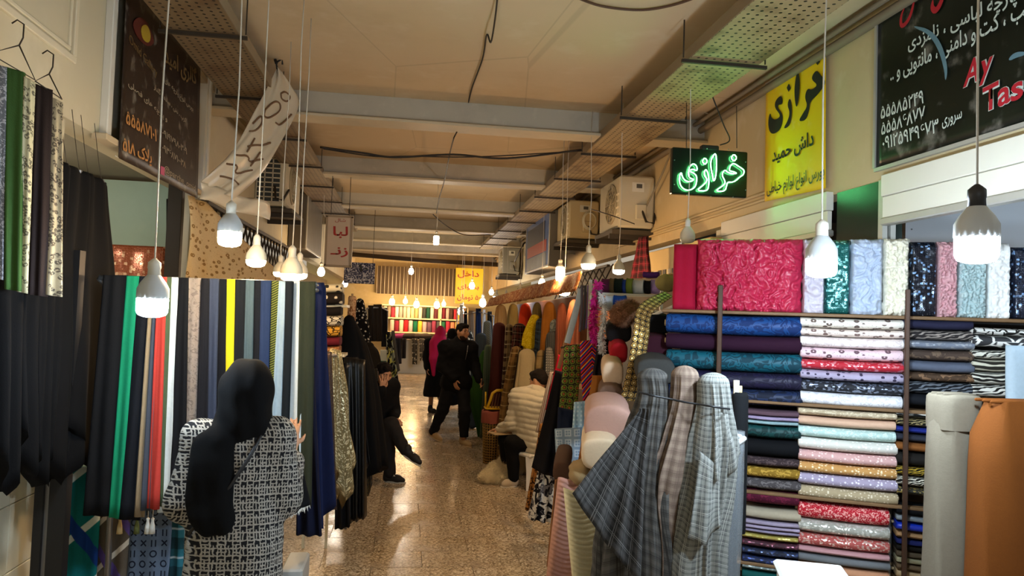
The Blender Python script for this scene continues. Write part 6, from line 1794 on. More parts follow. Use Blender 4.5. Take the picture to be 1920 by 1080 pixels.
o = tag(MB().tube([atY(1215, 595, 4.5), atY(1262, 575, 4.3)], .012, 8).build('display_rod', M_plastic), 'white rod under the gold medallion trim', 'rod')
# slanted cloths around the seated man
hang('bright red cloth slanting beside the woven band', (1046, 668), (1056, 672), (1022, 768), (1042, 772), 6.4, F('plain', '#b8142a'), 1, .012, .04)
hang('black cloth slanting down in front of the stool', (1040, 700), (1064, 705), (998, 878), (1062, 905), 6.0, F('plain', '#121013'), 2, .03, .06)
hang('pale striped cloth edge between red and black cloths', (1030, 700), (1040, 700), (1004, 810), (1020, 812), 6.7, F('stripe', '#cabdaa', '#8a6a5a', .02), 1, .01, .03)
hang('orange leopard print cloth trailing to the floor', (1012, 800), (1026, 795), (984, 955), (1006, 958), 6.55, F('leopard', '#b0783c', '#1c120a', .032), 1.5, .02, .05)
hang('thin red cloth edge beside the leopard print', (1018, 850), (1026, 850), (1008, 905), (1016, 908), 6.45, F('plain', '#a81424'), 1, .005, .03)
hang('black and white blotched cloth reaching the floor', (1012, 868), (1040, 862), (990, 972), (1037, 980), 6.2, F('camo', '#15141a', '#c9c5bc', .07, '#6a6668'), 2.5, .025, .07)
hang('pale blue cloth with outlined squares', (1040, 809), (1091, 806), (1043, 876), (1090, 884), 5.0, F('squares', '#7f93a6', '#c3cfd8', .065), 1.5, .012, .04)
hang('light blue quilted cloth above the squared one', (1076, 760), (1100, 758), (1072, 812), (1098, 815), 5.1, F('mesh', '#8fb0c8', '#b5cddc', .03), 1.5, .01, .05)
hang('navy cloth bulging under the woven band', (1046, 770), (1082, 778), (1044, 812), (1080, 815), 5.3, F('plain', '#141c30'), 1.5, .012, .06)
hang('mustard roll-edge cloth beside the mocha roll', (1110, 712), (1130, 712), (1084, 868), (1106, 872), 4.6, F('plain', '#8a5420'), 1, .012, .06)
hang('dark cloth filling the gap under the trim shelf', (1120, 640), (1150, 640), (1108, 720), (1140, 725), 5.2, F('plain', '#1a1216'), 2, .02, .06)
# ================================================================== TIERS OF DRAPED BOLTS ALONG THE AISLE
G1 = 'upper tier of draped bolts'; G2 = 'lower tier of draped bolts'
XU = 1.72
def yX(px, X): return atX(px, 600, X).y
def tierU(lb, px0, px1, y0, c, kd='plain', c2='#000000', s_=.05, drop=.75):
    pc = (px0+px1)/2; Y = yX(pc, XU); hw = (px1-px0)/2/F_PX*Y
    p = atY(pc, y0+4, Y)
    o = drape('draped_bolt', [(p, hw*.8, .09), (p-Vector((0, 0, .12)), hw*.98, .11), (p-Vector((0, 0, .4)), hw*1.06, .13), (p-Vector((0, 0, drop)), hw*1.12, .14)], F(kd, c, c2, s_), folds=6, amp=.13, power=.4)
    return tag(o, lb, 'draped bolt', G1)
tierU('mustard tan draped bolt at the far end of the upper tier', 927, 951, 575, '#9a6a34')
tierU('khaki draped bolt beside the mustard tan one', 952, 973, 574, '#857448')
tierU('orange-red draped bolt in the upper tier', 973, 997, 575, '#c83a18')
tierU('olive khaki draped bolt past the orange-red one', 997, 1017, 574, '#7a6b44')
tierU('amber draped bolt in the upper tier', 1017, 1043, 574, '#a86c2a')
tierU('terracotta draped bolt in the upper tier', 1043, 1064, 577, '#7e4430')
tierU('rust draped bolt nearest the pale ribbon', 1064, 1088, 572, '#74422e')
def tierL(lb, pts, Y, kd, c, c2='#000000', s_=.05, c3=None, folds=8, amp=.15, ratio=.75, fl=.03):
    return DR(lb, pts, Y, F(kd, c, c2, s_, c3), ratio, folds, amp, fl, G2, 'draped_bolt', 'draped bolt', power=.4)
tierL('maroon knit draped bolt hanging to the floor', [(936, 612, 11), (936, 650, 13), (935, 700, 15), (932, 770, 17)], 10.6, 'plain', '#4c2420')
tierL('cream and brown plaid draped bolt beside maroon', [(955, 612, 7), (955, 650, 10), (952, 720, 13), (950, 780, 14)], 10.2, 'tartan', '#3a2a20', '#8a7654', .18, '#cfc09a')
tierL('black and red zigzag draped bolt behind the yellow cloth', [(974, 614, 12), (974, 640, 14), (970, 690, 17), (966, 760, 18)], 9.9, 'tartan', '#1a1414', '#5c3028', .1, '#a89070')
tierL('navy checked bolt right of the yellow cloth', [(1017, 604, 12), (1017, 640, 14), (1016, 700, 16)], 9.0, 'tartan', '#1f2834', '#34465a', .12, '#5c7080')
tierL('grey lace bolt with a rounded top', [(1045, 607, 14), (1045, 640, 16), (1043, 700, 18)], 8.6, 'floral', '#5c6468', '#8f9896', .05)
tierL('dark grey pinstriped bolt in front of the grey lace one', [(1038, 630, 14), (1038, 660, 16), (1036, 730, 18)], 8.3, 'stripe', '#33363a', '#46494c', .05, '#6a6c6c')
tierL('camel plaid cloth falling to the floor by the basket', [(968, 655, 9), (962, 700, 12), (950, 770, 13), (944, 850, 12)], 9.0, 'tartan', '#5c4426', '#8c6c40', .16, '#c8b078')
tierL('dark brown cloth between camel plaid and cream', [(980, 660, 8), (974, 720, 11), (966, 800, 12), (960, 860, 11)], 8.8, 'plain', '#3a2f22')
tierL('cream draped cloth behind the man in the white jacket', [(988, 664, 15), (987, 700, 18), (982, 770, 22), (974, 850, 22)], 8.6, 'plain', '#b8a884', folds=5)
tierL('beige tartan bolt just above the seated man\'s head', [(1016, 662, 9), (1014, 690, 11), (1010, 760, 13)], 8.5, 'tartan', '#8c744c', '#a08a60', .14, '#2c2418')
tierL('grey checked cloth beside the beige tartan', [(1030, 655, 6), (1032, 690, 9), (1030, 760, 11)], 8.2, 'mesh', '#6a6a68', '#a8a6a0', .03)
DR('bright yellow textured cloth thrown over the bolts', [(1003, 594, 8), (1000, 610, 12), (996, 632, 15), (996, 652, 17)], 9.3, F('floral', '#d8b80c', '#f0d83c', .03), .6, 5, .12, None, G2)
tierL('grey-green cloth beside the maroon knit', [(915, 650, 6), (914, 690, 8), (913, 740, 9)], 11.0, 'plain', '#4c5a4a')
tierL('bright green cloth falling in a train to the floor', [(908, 660, 5), (903, 690, 12), (898, 740, 17), (905, 800, 11), (908, 826, 10)], 11.2, 'plain', '#2c4f1e', folds=4, amp=.2)
tierL('denim blue cloth behind the bright green one', [(902, 630, 9), (898, 670, 12), (893, 740, 13)], 12.0, 'plain', '#333f4c')
tierL('grey-blue herringbone cloth with a rounded top', [(914, 606, 7), (914, 640, 9), (914, 680, 10)], 12.2, 'rows', '#4c5658', '#6a7476', .03)
tierL('black and white blossom cloth behind the walking man', [(878, 625, 8), (876, 660, 11), (874, 720, 12)], 13.0, 'floral', '#1c1c1c', '#c9c4b0', .1)
for x0, x1, y0, y1, Y, c, lb in ((890, 904, 582, 660, 13.6, '#1c2c50', 'navy garment hanging at the far rack'), (903, 912, 584, 640, 13.3, '#d8dde2', 'white garment hanging at the far rack'), (912, 924, 588, 640, 13.0, '#1a1c20', 'black garment hanging beside the white one'), (876, 890, 586, 660, 14.0, '#9a8c7c', 'beige garment hanging at the far rack'), (868, 878, 588, 640, 14.5, '#17161a', 'dark garment hanging behind the walking man'), (860, 870, 575, 620, 15.5, '#c4bfb2', 'pale patterned garment under the price sign')):
    hang(lb, (x0+2, y0), (x1-2, y0), (x0, y1), (x1, y1), Y, F('plain', c), 2, .02, .08, group='garments at the far rack')
for k, (x, y0, c, lb) in enumerate(((797, 648, '#141418', 'black coat standing by the far aisle'), (812, 640, '#17151c', 'black abaya behind the pink scarf'))): pass
rail_through('steel rail for the garments at the far rack', [(858, 576, 15.5), (873, 588, 14.4), (883, 587, 14.0), (897, 584, 13.6), (907, 586, 13.3), (918, 589, 13.0), (926, 592, 12.8)])
e = rail_through('dark display bar holding the woven and chevron bands', [(1052, 650, 5.55), (1088, 645, 5.52), (1124, 638, 5.5)], (2,), .008, M_iron)
a_ = atY(1066, 880, 5.3)
e = empty('display_table', 'dark display table behind the squared blue cloth', 'table', None, (a_.x, 5.32, 0))
MB().box((.06, .1, a_.z+.13), (.14, .24, .03), None, .006).build('table_top', M_wood, e, False)
for x in (.02, .1):
    for y in (.02, .18): MB().box((x, y, (a_.z+.12)/2), (.03, .03, a_.z+.12)).build('leg', M_wood, e, False)
a_ = atY(1110, 892, 4.0)
e = empty('display_crate', 'wooden crate under the pile of pale rolls', 'crate', None, (a_.x+.16, 4.2, 0))
for k in range(6): MB().box((0, -.26, .04+k*.16), (.24, .016, .12), None, .004).build('slat', M_wood, e, False)
MB().box((0, 0, a_.z-.02), (.26, .5, .03), None, .004).build('lid', M_wood, e, False)
for x in (-.11, .11):
    for y in (-.22, .22): MB().box((x, y, (a_.z-.03)/2), (.03, .03, a_.z-.03)).build('corner_post', M_wood, e, False)
# fringed canopy above the upper tier
ya, yb2 = 13.6, 6.3
zA, zB = 2.06, 2.14
o = strip4('fringed_canopy', (1.5, ya, zA+.08), (1.5, yb2, zB+.08), (1.46, ya, zA-.06), (1.46, yb2, zB-.08), F('floral', '#9a5a34', '#c89a64', .06), .03, 14, .02, 90, 6, N=Vector((-1, 0, 0)))
tag(o, 'rust fringed canopy running above the upper tier', 'canopy')
o = strip4('backdrop_cloth', (2.05, 13.8, 2.05), (2.05, 6.8, 2.1), (2.0, 13.8, .4), (2.0, 6.8, .4), F('plain', '#6a4430'), .03, 9, .03, 60, 8, N=Vector((-1, 0, 0)))
tag(o, 'rust backdrop cloth behind the tiers of draped bolts', 'cloth')
e = empty('step_stand', 'wooden step stand under the tiers of draped bolts', 'stand', None, (1.7, 10.3, 0))
MB().box((.0, 0, .58), (.3, 7.0, 1.16)).build('upper_step', paint('#5c4630', .7), e, False)
rail_through('thin brown pole rack for the slanting cloths by the stool', [(1052, 672, 6.4), (1036, 703, 6.7), (1020, 800, 6.56), (1023, 853, 6.46), (1026, 868, 6.22)], (1,), .006, M_brown)
e = empty('security_camera', 'small white dome camera above the cylindrical bulb', 'camera', None, atX(1043, 484, 2.3))
MB().lathe([(.002, -.05), (.03, -.042), (.05, -.01), (.055, .02), (.06, .03), (.06, .05), (.01, .052)], (0, 0, 0), 16).build('housing', M_plastic, e)
MB().lathe([(.002, -.056), (.02, -.05), (.026, -.035), (.01, -.03)], (-.012, -.02, 0), 12).build('lens', M_black, e)
MB().tube([(0, 0, .05), (.05, 0, .08), (.30, 0, .08)], .012, 7).build('bracket', M_alu, e)
e = empty('disc_lamp', 'pale round fan head inside the shop under the shutter', 'fan', None, atX(1514, 421, 3.1))  # disc lamp modelled as a pale dish, gives no light
MB().lathe([(.002, .03), (.06, .025), (.095, 0), (.06, -.025), (.002, -.03)], (0, 0, 0), 20, Matrix.Rotation(PI/2, 3, 'X')).build('lamp_dish', paint('#b9b6a8', .5), e)
MB().tube([(0, .03, 0), (0, .15, .05), (0, .2, .5)], .012, 6).build('stalk', M_alu, e)
# lattice gates
e = empty('lattice_gate', 'dark folded lattice gate behind the ribbed warm bulbs', 'gate', None, (-1.66, 8.0, 2.1))
y0, y1 = 6.4, 10.4; z0, z1 = 2.15, 2.66; n = 20
for k in range(-1, n):
    for sg_ in (1, -1):
        a_ = y0+(y1-y0)*k/n; b_ = a_+(y1-y0)*2.2/n
        a_, b_ = (a_, b_) if sg_ > 0 else (b_, a_)
        MB().tube([(0.004*sg_, a_-8, z0-2.1), (.004*sg_, b_-8, z1-2.1)], .010, 4).build('lattice_bar', M_iron, e)
for z in (z0, z1): MB().box((0, (y0+y1)/2-8, z-2.1), (.04, y1-y0+.2, .03)).build('gate_rail', M_iron, e, False)
e = empty('lattice_gate', 'folded steel lattice gate under the air conditioner brackets', 'gate', None, (2.53, 7.6, 1.9))
y0, y1 = yX(1134, 2.53), yX(1048, 2.53)
z0, z1 = 2.16, 2.52
n = 9; bar = None
for k in range(-1, n):
    for sg_ in (1, -1):
        a_ = y0+(y1-y0)*k/n; b_ = a_+(y1-y0)*2.2/n
        a_, b_ = (a_, b_) if sg_ > 0 else (b_, a_)
        MB().tube([(0.004*sg_, a_-7.6, z0-1.9), (.004*sg_, b_-7.6, z1-1.9)], .010, 4).build('lattice_bar', M_iron, e)
MB().box((0, (y0+y1)/2-7.6, z1-1.9), (.04, y1-y0+.2, .03)).build('top_rail', M_iron, e, False)
MB().box((0, (y0+y1)/2-7.6, z0-1.9), (.04, y1-y0+.2, .03)).build('bottom_rail', M_iron, e, False)
o = strip4('tartan_scarf', atX(1199, 448, 2.2), atX(1214, 446, 2.2), atX(1188, 522, 2.15), atX(1220, 520, 2.15), F('tartan', '#5c1420', '#14100f', .08, '#a03040'), .04, 2, .02)
tag(o, 'red and black tartan scarf hanging from the bracket', 'scarf')
# wall panels with pattern strips near the neon sign
e = empty('patterned_pelmet', 'cream pelmet box with a patterned stripe under the neon sign', 'pelmet', None, (2.5, 6.2, 2.3))
y0, y1 = pxY(1345, 2.5), pxY(1215, 2.5)
MB().box((0, (y0+y1)/2-6.2, .10), (.10, y1-y0, .26), None, .006).build('box', paint('#c8b077', .6), e, False)
for k in range(14):
    MB().box((-.053, y0-6.2+(y1-y0)*(k+.5)/14, -.0), (.006, (y1-y0)/14*.7, .045)).build('stripe_block', paint(['#2a2620', '#d8d0b8', '#4a4438'][k % 3], .6), e, False)
# wicker basket, liner and yellow chair
bp = Vector((atZ(922, 868, 0).x, 9.2, 0))
e = empty('wicker_basket', 'tall woven basket with a dusty pink liner', 'basket', None, bp)
H = .62; R0, R1 = .105, .135
MB().lathe([(R0*.9, .0), (R0*.96, .01), (R1*.96, H), (R1*.9, H-.01), (R0*.86, .03)], (0, 0, 0), 24).build('inner_shell', paint('#3a2a12', .8), e)
for k in range(22):
    t = 2*PI*k/22
    MB().tube([(R0*math.cos(t), R0*math.sin(t), 0), (R1*math.cos(t), R1*math.sin(t), H)], .005, 4).build('stave', paint('#a07c34', .6), e)
for k in range(19):
    z = .015+k*H/19; r_ = R0+(R1-R0)*z/H+.003
    MB().tube([(r_*math.cos(2*PI*i/28), r_*math.sin(2*PI*i/28), z+.003*(-1)**i) for i in range(29)], .005, 4).build('weave_ring', paint('#8f6a2a', .6), e)
rings = []
for z, f in ((H-.12, 1.08), (H-.06, 1.12), (H, 1.12), (H+.03, 1.06), (H+.03, .9), (H-.05, .85)):
    rings.append([Vector((R1*f*(1+.04*math.sin(i*1.7+z*30))*math.cos(2*PI*i/30), R1*f*(1+.04*math.sin(i*2.3+z*20))*math.sin(2*PI*i/30), z+.006*math.sin(i*1.1))) for i in range(30)])
MB().loft(rings, True, False).build('liner', F('plain', '#8c4c40'), e)
e = empty('yellow_chair', 'small yellow plastic chair tipped on top of the basket', 'chair', None, bp+Vector((.03, 0, H+.02)))
My = paint('#c9a012', .35, 0, .05)
MB().tube([(-.12, -.02, .02), (-.08, 0, .12), (-.05, .0, .22), (0, .0, .255), (.10, .01, .26), (.13, .01, .2), (.13, .0, .04)], .018, 8).build('back_frame', My, e)
for k in range(5):
    MB().box((-.045+k*.035, .0, .12), (.012, .008, .2), Matrix.Rotation(.15, 3, 'Y')).build('back_slat', paint('#5c3a1a', .4), e, False)
MB().box((0, .06, .03), (.28, .22, .02), None, .008).build('seat', My, e, False)
for x in (-.12, .12): MB().tube([(x, .12, .03), (x, .15, .22)], .012, 6).build('leg', My, e)
# ================================================================== PEOPLE
def V3(p): return Vector(p)
def frame_of(fwd, tilt=0.0):
    f = Vector(fwd).normalized(); r = f.cross(Vector((0, 0, 1))).normalized(); u = r.cross(f)
    if tilt:
        q = Matrix.Rotation(tilt, 3, f); r = q @ r; u = q @ u
    return r, f, u
def hand_prims(w, d, n, curl=.35, side=1, sc=1.0, spread=.0):
    """w wrist, d finger direction, n palm normal; thumb leaves on side*lat"""
    w, d, n = V3(w), V3(d).normalized(), V3(n)
    lat = d.cross(n).normalized(); n = lat.cross(d)
    P = []
    for i in range(4):
        o = (i-1.5)
        kn = w+d*(.085*sc)+lat*(o*.0185*sc)-n*(.003*abs(o))
        P.append(('c', tuple(w+lat*(o*.010)), tuple(kn), .015*sc, .0105*sc, .010))
        ln = (.78, .98, 1.0, .9)[i]*sc if side > 0 else (.9, 1.0, .98, .78)[i]*sc
        dd = (d+lat*(o*spread)).normalized()
        a = kn
        for k, (L, r0, r1) in enumerate(((.042, .0098, .009), (.027, .009, .0082), (.02, .0082, .0068))):
            ang = curl*(k+1)*.8
            b = a+(dd*math.cos(ang)+n*math.sin(ang))*(L*ln)
            P.append(('c', tuple(a), tuple(b), r0*sc, r1*sc, .004)); a = b
    t0 = w+d*(.025*sc)+lat*(side*.022*sc); t1 = t0+(d*.55+lat*side*.75+n*.35).normalized()*(.042*sc); t2 = t1+(d*.85+lat*side*.3+n*.35).normalized()*(.034*sc)
    P.append(('c', tuple(t0), tuple(t1), .014*sc, .0115*sc, .010)); P.append(('c', tuple(t1), tuple(t2), .0112*sc, .0085*sc, .004))
    return P
def head_prims(c, fwd, tilt=0.0):
    r, f, u = frame_of(fwd, tilt); c = V3(c)
    M = ((r.x, f.x, u.x), (r.y, f.y, u.y), (r.z, f.z, u.z))
    H = lambda x, y, z: tuple(c+r*x+f*y+u*z)
    P = [('e', H(0, -.008, .022), (.076, .094, .094), M, .03), ('e', H(0, .02, -.045), (.058, .068, .072), M, .04), ('e', H(0, .066, -.092), (.022, .02, .018), M, .03),
         ('c', H(0, .088, .012), H(0, .108, -.028), .009, .0135, .012), ('e', H(0, .095, -.036), (.017, .012, .009), M, .010),
         ('c', H(-.035, .079, .028), H(.035, .079, .028), .011, .011, .014),
         ('c', H(-.02, .080, -.064), H(.02, .080, -.064), .0075, .0075, .010), ('c', H(-.015, .079, -.075), H(.015, .079, -.075), .0075, .0075, .010),
         ('e', H(.078, -.008, -.008), (.010, .022, .034), M, .008), ('e', H(-.078, -.008, -.008), (.010, .022, .034), M, .008),
         ('e', H(.042, .06, -.02), (.026, .026, .026), M, .03), ('e', H(-.042, .06, -.02), (.026, .026, .026), M, .03)]
    return P, H, M
def trunk(J, inf=0.0, w=1.0):
    sl, sr, hl, hr = [V3(J[k]) for k in ('sl', 'sr', 'hl', 'hr')]
    cs, ch = (sl+sr)/2, (hl+hr)/2; mid = cs*.5+ch*.5
    P = [('c', tuple(cs*.72+sl*.28-Vector((0, 0, .06))), tuple(mid*.75+hl*.25), .105*w+inf, .10*w+inf), ('c', tuple(cs*.72+sr*.28-Vector((0, 0, .06))), tuple(mid*.75+hr*.25), .105*w+inf, .10*w+inf),
         ('c', tuple(mid*.6+hl*.4), tuple(hl), .10*w+inf, .105*w+inf), ('c', tuple(mid*.6+hr*.4), tuple(hr), .10*w+inf, .105*w+inf),
         ('c', tuple(sl), tuple(sr), .062*w+inf, .062*w+inf, .06)]
    return P
def limb(J, ks, rs, inf=0.0):
    return [('c', tuple(V3(J[a])), tuple(V3(J[b])), r0+inf, r1+inf) for (a, b), (r0, r1) in zip(ks, rs)]
ARM = lambda s: ([('s'+s, 'e'+s), ('e'+s, 'w'+s)], [(.05, .041), (.040, .028)])
LEG = lambda s: ([('h'+s, 'k'+s), ('k'+s, 'a'+s)], [(.082, .058), (.056, .038)])
def wr(amp, fx, fz):
    def post(P, d): return d+amp*vnoise(P[0]*fx, P[1]*fx, P[2]*fz)+amp*.5*vnoise(P[0]*fx*2.1+5, P[1]*fx*2.1, P[2]*fz*2.1)
    return post
def cyl_uv(R=.2, cx=0.0, cy=0.0):
    def f(V): return np.stack([np.arctan2(V[:, 0]-cx, -(V[:, 1]-cy))*R, V[:, 2]], 1)
    return f
def face_bits(root, H, r=.0095, brow=True, mouth=True):
    for sx in (-1, 1):
        me = MB(); rings = []
        c = V3(H(sx*.032, .0855, .010))
        for k in range(1, 6):
            a = PI*k/6; rings.append([c+Vector((math.sin(a)*math.cos(2*PI*i/8), math.sin(a)*math.sin(2*PI*i/8), math.cos(a)))*r for i in range(8)])
        me.loft(rings).build('eye', paint('#2a1c16', .2), root)
        if brow: MB().tube([H(sx*.014, .098, .030), H(sx*.034, .094, .036), H(sx*.052, .080, .030)], [.004, .0045, .002], 6).build('eyebrow', M_hair, root)
    if mouth: MB().tube([H(-.022, .0875, -.069), H(0, .092, -.070), H(.022, .0875, -.069)], .0035, 6).build('lips', paint('#8a5148', .5), root)
def shoe(root, heel, toe, c, sole='#d8d2c4', h=.055):
    heel, toe = V3(heel), V3(toe); d = (toe-heel); L = d.length; d.normalize(); up = Vector((0, 0, 1)); up = (up-d*up.dot(d)).normalized()
    o = sdf_object('shoe', [('c', tuple(heel+up*.045), tuple(heel+d*L*.6+up*.038), .042, .040), ('c', tuple(heel+d*L*.55+up*.036), tuple(toe-d*.03+up*.028), .040, .030), ('c', tuple(heel+up*.05), tuple(heel+up*(h+.045)), .040, .043)], .008, paint(c, .6), root, .03)
    lt = d.cross(up)
    s = MB(); rings = []
    for z in (0, .018):
        ring = []
        for k in range(20):
            t = 2*PI*k/20; x = .5+.5*math.cos(t); w = .042*(1-.12*x)*math.sin(t)
            ring.append(heel+d*(-.035+x*(L+.045))+lt*w+up*(z-.004))
        rings.append(ring)
    s.loft(rings).build('shoe_sole', paint(sole, .6), root, True, 40)
    for k in range(3):
        q = heel+d*(L*(.42+.11*k))+up*(.082-.013*k)
        MB().tube([q-lt*.022, q+up*.004, q+lt*.022], .0035, 5).build('shoe_lace', paint('#d0ccc0', .6), root)
    return o

# ---- woman in the tweed coat, seen from behind
wp = atY(441, 1000, 3.12)
P_ = empty('person', 'woman in a black headscarf and tweed coat touching the cloth row', 'person', 'shoppers and sellers', (wp.x, 3.12, 0))
J = dict(sl=(-.15, .0, 1.285), sr=(.145, .0, 1.285), el=(-.185, .02, 1.03), er=(.165, .06, 1.04), wl=(-.10, .22, 1.0), wr=(.165, .235, 1.20), hl=(-.09, .0, .86), hr=(.09, .0, .86),
         kl=(-.09, -.01, .46), kr=(.09, .01, .46), al=(-.09, .02, .09), ar=(.09, .03, .09))
hp, H, HM = head_prims((.02, .02, 1.455), (.12, 1, -.05))
body = trunk(J, 0, .82)+limb(J, *ARM('l'))+limb(J, *ARM('r'))+limb(J, *LEG('l'))+limb(J, *LEG('r'))+[('c', (0, .0, 1.27), (.015, .015, 1.40), .05, .048)]+hp
body += hand_prims(J['wr'], (.02, .35, 1), (-.1, 1, -.2), .3, -1, .84, .08)+hand_prims(J['wl'], (.4, 1, -.1), (.9, 0, .1), .5, 1, .92)
sdf_object('body', body, .0085, M_skin, P_, .03)
face_bits(P_, H)
coat = [('c', (0, 0, 1.27), (.008, 0, 1.335), .09, .078), ('e', (0, .0, 1.16), (.17, .12, .20)), ('e', (0, .0, .95), (.18, .13, .25)), ('c', (-.05, 0, .85), (-.06, 0, .38), .135, .145), ('c', (.05, 0, .85), (.06, 0, .38), .135, .145), ('c', J['sl'], J['sr'], .070, .070, .06),
        ('c', J['sl'], (-.19, .0, 1.03), .072, .078), ('c', (-.19, .0, 1.03), (-.12, .17, .99), .076, .058), ('c', J['sr'], (.172, .03, 1.04), .070, .074), ('c', (.172, .03, 1.04), (.188, .165, 1.15), .070, .052)]
def coat_post(P, d):
    d = d+.007*vnoise(P[0]*7, P[1]*7, P[2]*5)+.004*vnoise(P[0]*18, P[1]*18, P[2]*8)
    return np.maximum(d, .40-P[2])
sdf_object('tweed_coat', coat, .010, fabric('tweed', '#1b1b1e', '#a09b92', .028), P_, .035, coat_post, lambda V: np.stack([V[:, 0]+.75*V[:, 1], V[:, 2]+.1*V[:, 1]], 1))
def hij_post(P, d): return d+.004*np.sin(P[0]*75+P[2]*12)+.004*vnoise(P[0]*20, P[1]*20, P[2]*20)
hj = [('e', (.02, .0, 1.475), (.108, .122, .128)), ('e', (.012, -.01, 1.36), (.105, .105, .085)), ('c', (-.05, -.01, 1.29), (.07, -.01, 1.29), .075, .075),
      ('e', (-.075, -.105, 1.22), (.085, .05, .12)), ('e', (-.075, -.125, 1.09), (.092, .04, .15)), ('e', (-.05, -.125, .99), (.078, .034, .06))]
def hij2(P, d):
    face = d_ell(P, (.035, .14, 1.455), (.068, .08, .09))
    return np.maximum(hij_post(P, d), -face)
sdf_object('headscarf', hj, .009, fabric('plain', '#070708', rough=.95), P_, .045, hij2, lambda V: V[:, [0, 2]])
MB().tube([(.11, -.06, 1.34), (.06, -.12, 1.22), (0, -.14, 1.12), (-.08, -.15, 1.02), (-.15, -.10, .93)], .007, 6).build('bag_strap', M_black, P_)
o = strip4('wide_cuff', (.19, .10, 1.10), (.225, .16, 1.10), (.18, .06, .965), (.25, .16, .985), fabric('plain', '#0c0c0e'), .06, 1, .006, 12, 10, parent=P_)
mb = MB(); rnd = random.Random(5)
for k in range(160):
    s = rnd.random(); p = Vector((.18, .06, .965))*(1-s)+Vector((.25, .16, .985))*s+Vector((rnd.uniform(-.02, .02), rnd.uniform(-.03, .03), 0))
    q = p+Vector((rnd.uniform(-.01, .01), rnd.uniform(-.01, .01), -rnd.uniform(.012, .03))); w_ = Vector((.004, .002, 0))
    mb.add([p-w_, p+w_, q], [(0, 1, 2)])
o = mb.build('fur_trim', paint('#d6d4cc', .8), P_, False); o['kind'] = 'stuff'
for sx in (-1, 1): shoe(P_, (sx*.09, -.03, 0), (sx*.10, .19, 0), '#1a1a1c', '#2a2a2c')

# ---- walking man in black
mp = atZ(845, 829, 0)
P_ = empty('person', 'bearded man in black clothes and beige shoes walking up the aisle', 'person', 'shoppers and sellers', (mp.x, 10.55, 0))
J = dict(sl=(-.145, .08, 1.36), sr=(.235, -.02, 1.37), el=(-.175, .02, 1.08), wl=(.0, -.12, .92), er=(.29, -.04, 1.10), wr=(.345, -.17, .93), hl=(-.04, .05, .86), hr=(.12, .0, .86),
         kl=(-.13, .10, .47), al=(-.245, .30, .13), kr=(.165, -.12, .47), ar=(.165, -.10, .09))
hp, H, HM = head_prims((.098, -.03, 1.585), (.62, -.78, -.05))
body = trunk(J)+limb(J, *ARM('l'))+limb(J, *ARM('r'))+limb(J, *LEG('l'))+limb(J, *LEG('r'))+[('c', (.05, .03, 1.38), (.085, .0, 1.50), .062, .056)]+hp
body += hand_prims(J['wl'], (.25, -.2, -.9), (.75, .5, .0), .35, 1, 1.0, .06)+hand_prims(J['wr'], (.35, -.5, -.6), (-.6, -.4, .2), .55, -1)
sdf_object('body', body, .0095, M_skin, P_, .03)
face_bits(P_, H)
MB().box((.385, -.245, .865), (.02, .075, .15), Matrix.Rotation(.5, 3, 'X'), .005).build('phone', M_black, P_, False)
jk = trunk(J, .030, 1.12)+limb(J, *ARM('l'), .030)+limb(J, *ARM('r'), .030)+[('c', (.05, .03, 1.40), (.06, .02, 1.46), .085, .08)]
jk += [('c', tuple(V3(J['hl'])), tuple(V3(J['hr'])), .13, .13)]
sdf_object('jacket', jk, .011, fabric('plain', '#0d0d10', rough=.8), P_, .04, wr(.009, 11, 16), cyl_uv())
MB().tube([(.17, -.175, 1.40), (.16, -.19, 1.30), (.14, -.19, 1.20)], .003, 5).build('zip', M_steel, P_)
tr_ = limb(J, *LEG('l'), .026)+limb(J, *LEG('r'), .026)+[('c', J['hl'], J['hr'], .125, .125)]
sdf_object('trousers', tr_, .011, fabric('plain', '#191a1e'), P_, .04, lambda P, d: np.maximum(wr(.010, 12, 14)(P, d), .115-P[2]-.25*np.clip(-P[0]-.1, 0, 1)), cyl_uv())
def hairp(Hf, M, fade=False):
    return [('e', Hf(0, -.012, .034), (.083, .100, .092), M), ('e', Hf(0, .058, .088), (.058, .035, .028), M, .02), ('e', Hf(0, -.075, .0), (.066, .035, .06), M, .02)]
def hair(root, H, HM, c='#120f0e', amp=.006):
    def post(P, d):
        cut = d_ell(P, H(0, .085, -.035), (.078, .075, .092), HM)
        return np.maximum(d+amp*vnoise(P[0]*70, P[1]*70, P[2]*70), -cut)
    sdf_object('hair', hairp(H, HM), .008, fabric('fur', c, '#221c19', .01), root, .02, post, lambda V: V[:, [0, 2]])
hair(P_, H, HM)
def beard(root, H, HM):
    pr = [('e', H(0, .024, -.060), (.062, .070, .064), HM), ('e', H(0, .066, -.096), (.028, .026, .022), HM)]
    def post(P, d):
        d = np.maximum(d+.003*vnoise(P[0]*80, P[1]*80, P[2]*80), -d_ell(P, H(0, .095, -.022), (.056, .06, .050), HM))
        return np.maximum(d, -d_ell(P, H(0, .094, -.068), (.026, .02, .012), HM))
    sdf_object('beard', pr, .007, fabric('fur', '#231a16', '#3a2b24', .01), root, .02, post, lambda V: V[:, [0, 2]])
beard(P_, H, HM)
shoe(P_, (-.27, .34, .055), (-.13, .12, .003), '#b39a76', '#c9b899')
shoe(P_, (.15, -.06, 0), (.26, -.29, 0), '#b8a07a', '#c9b899')

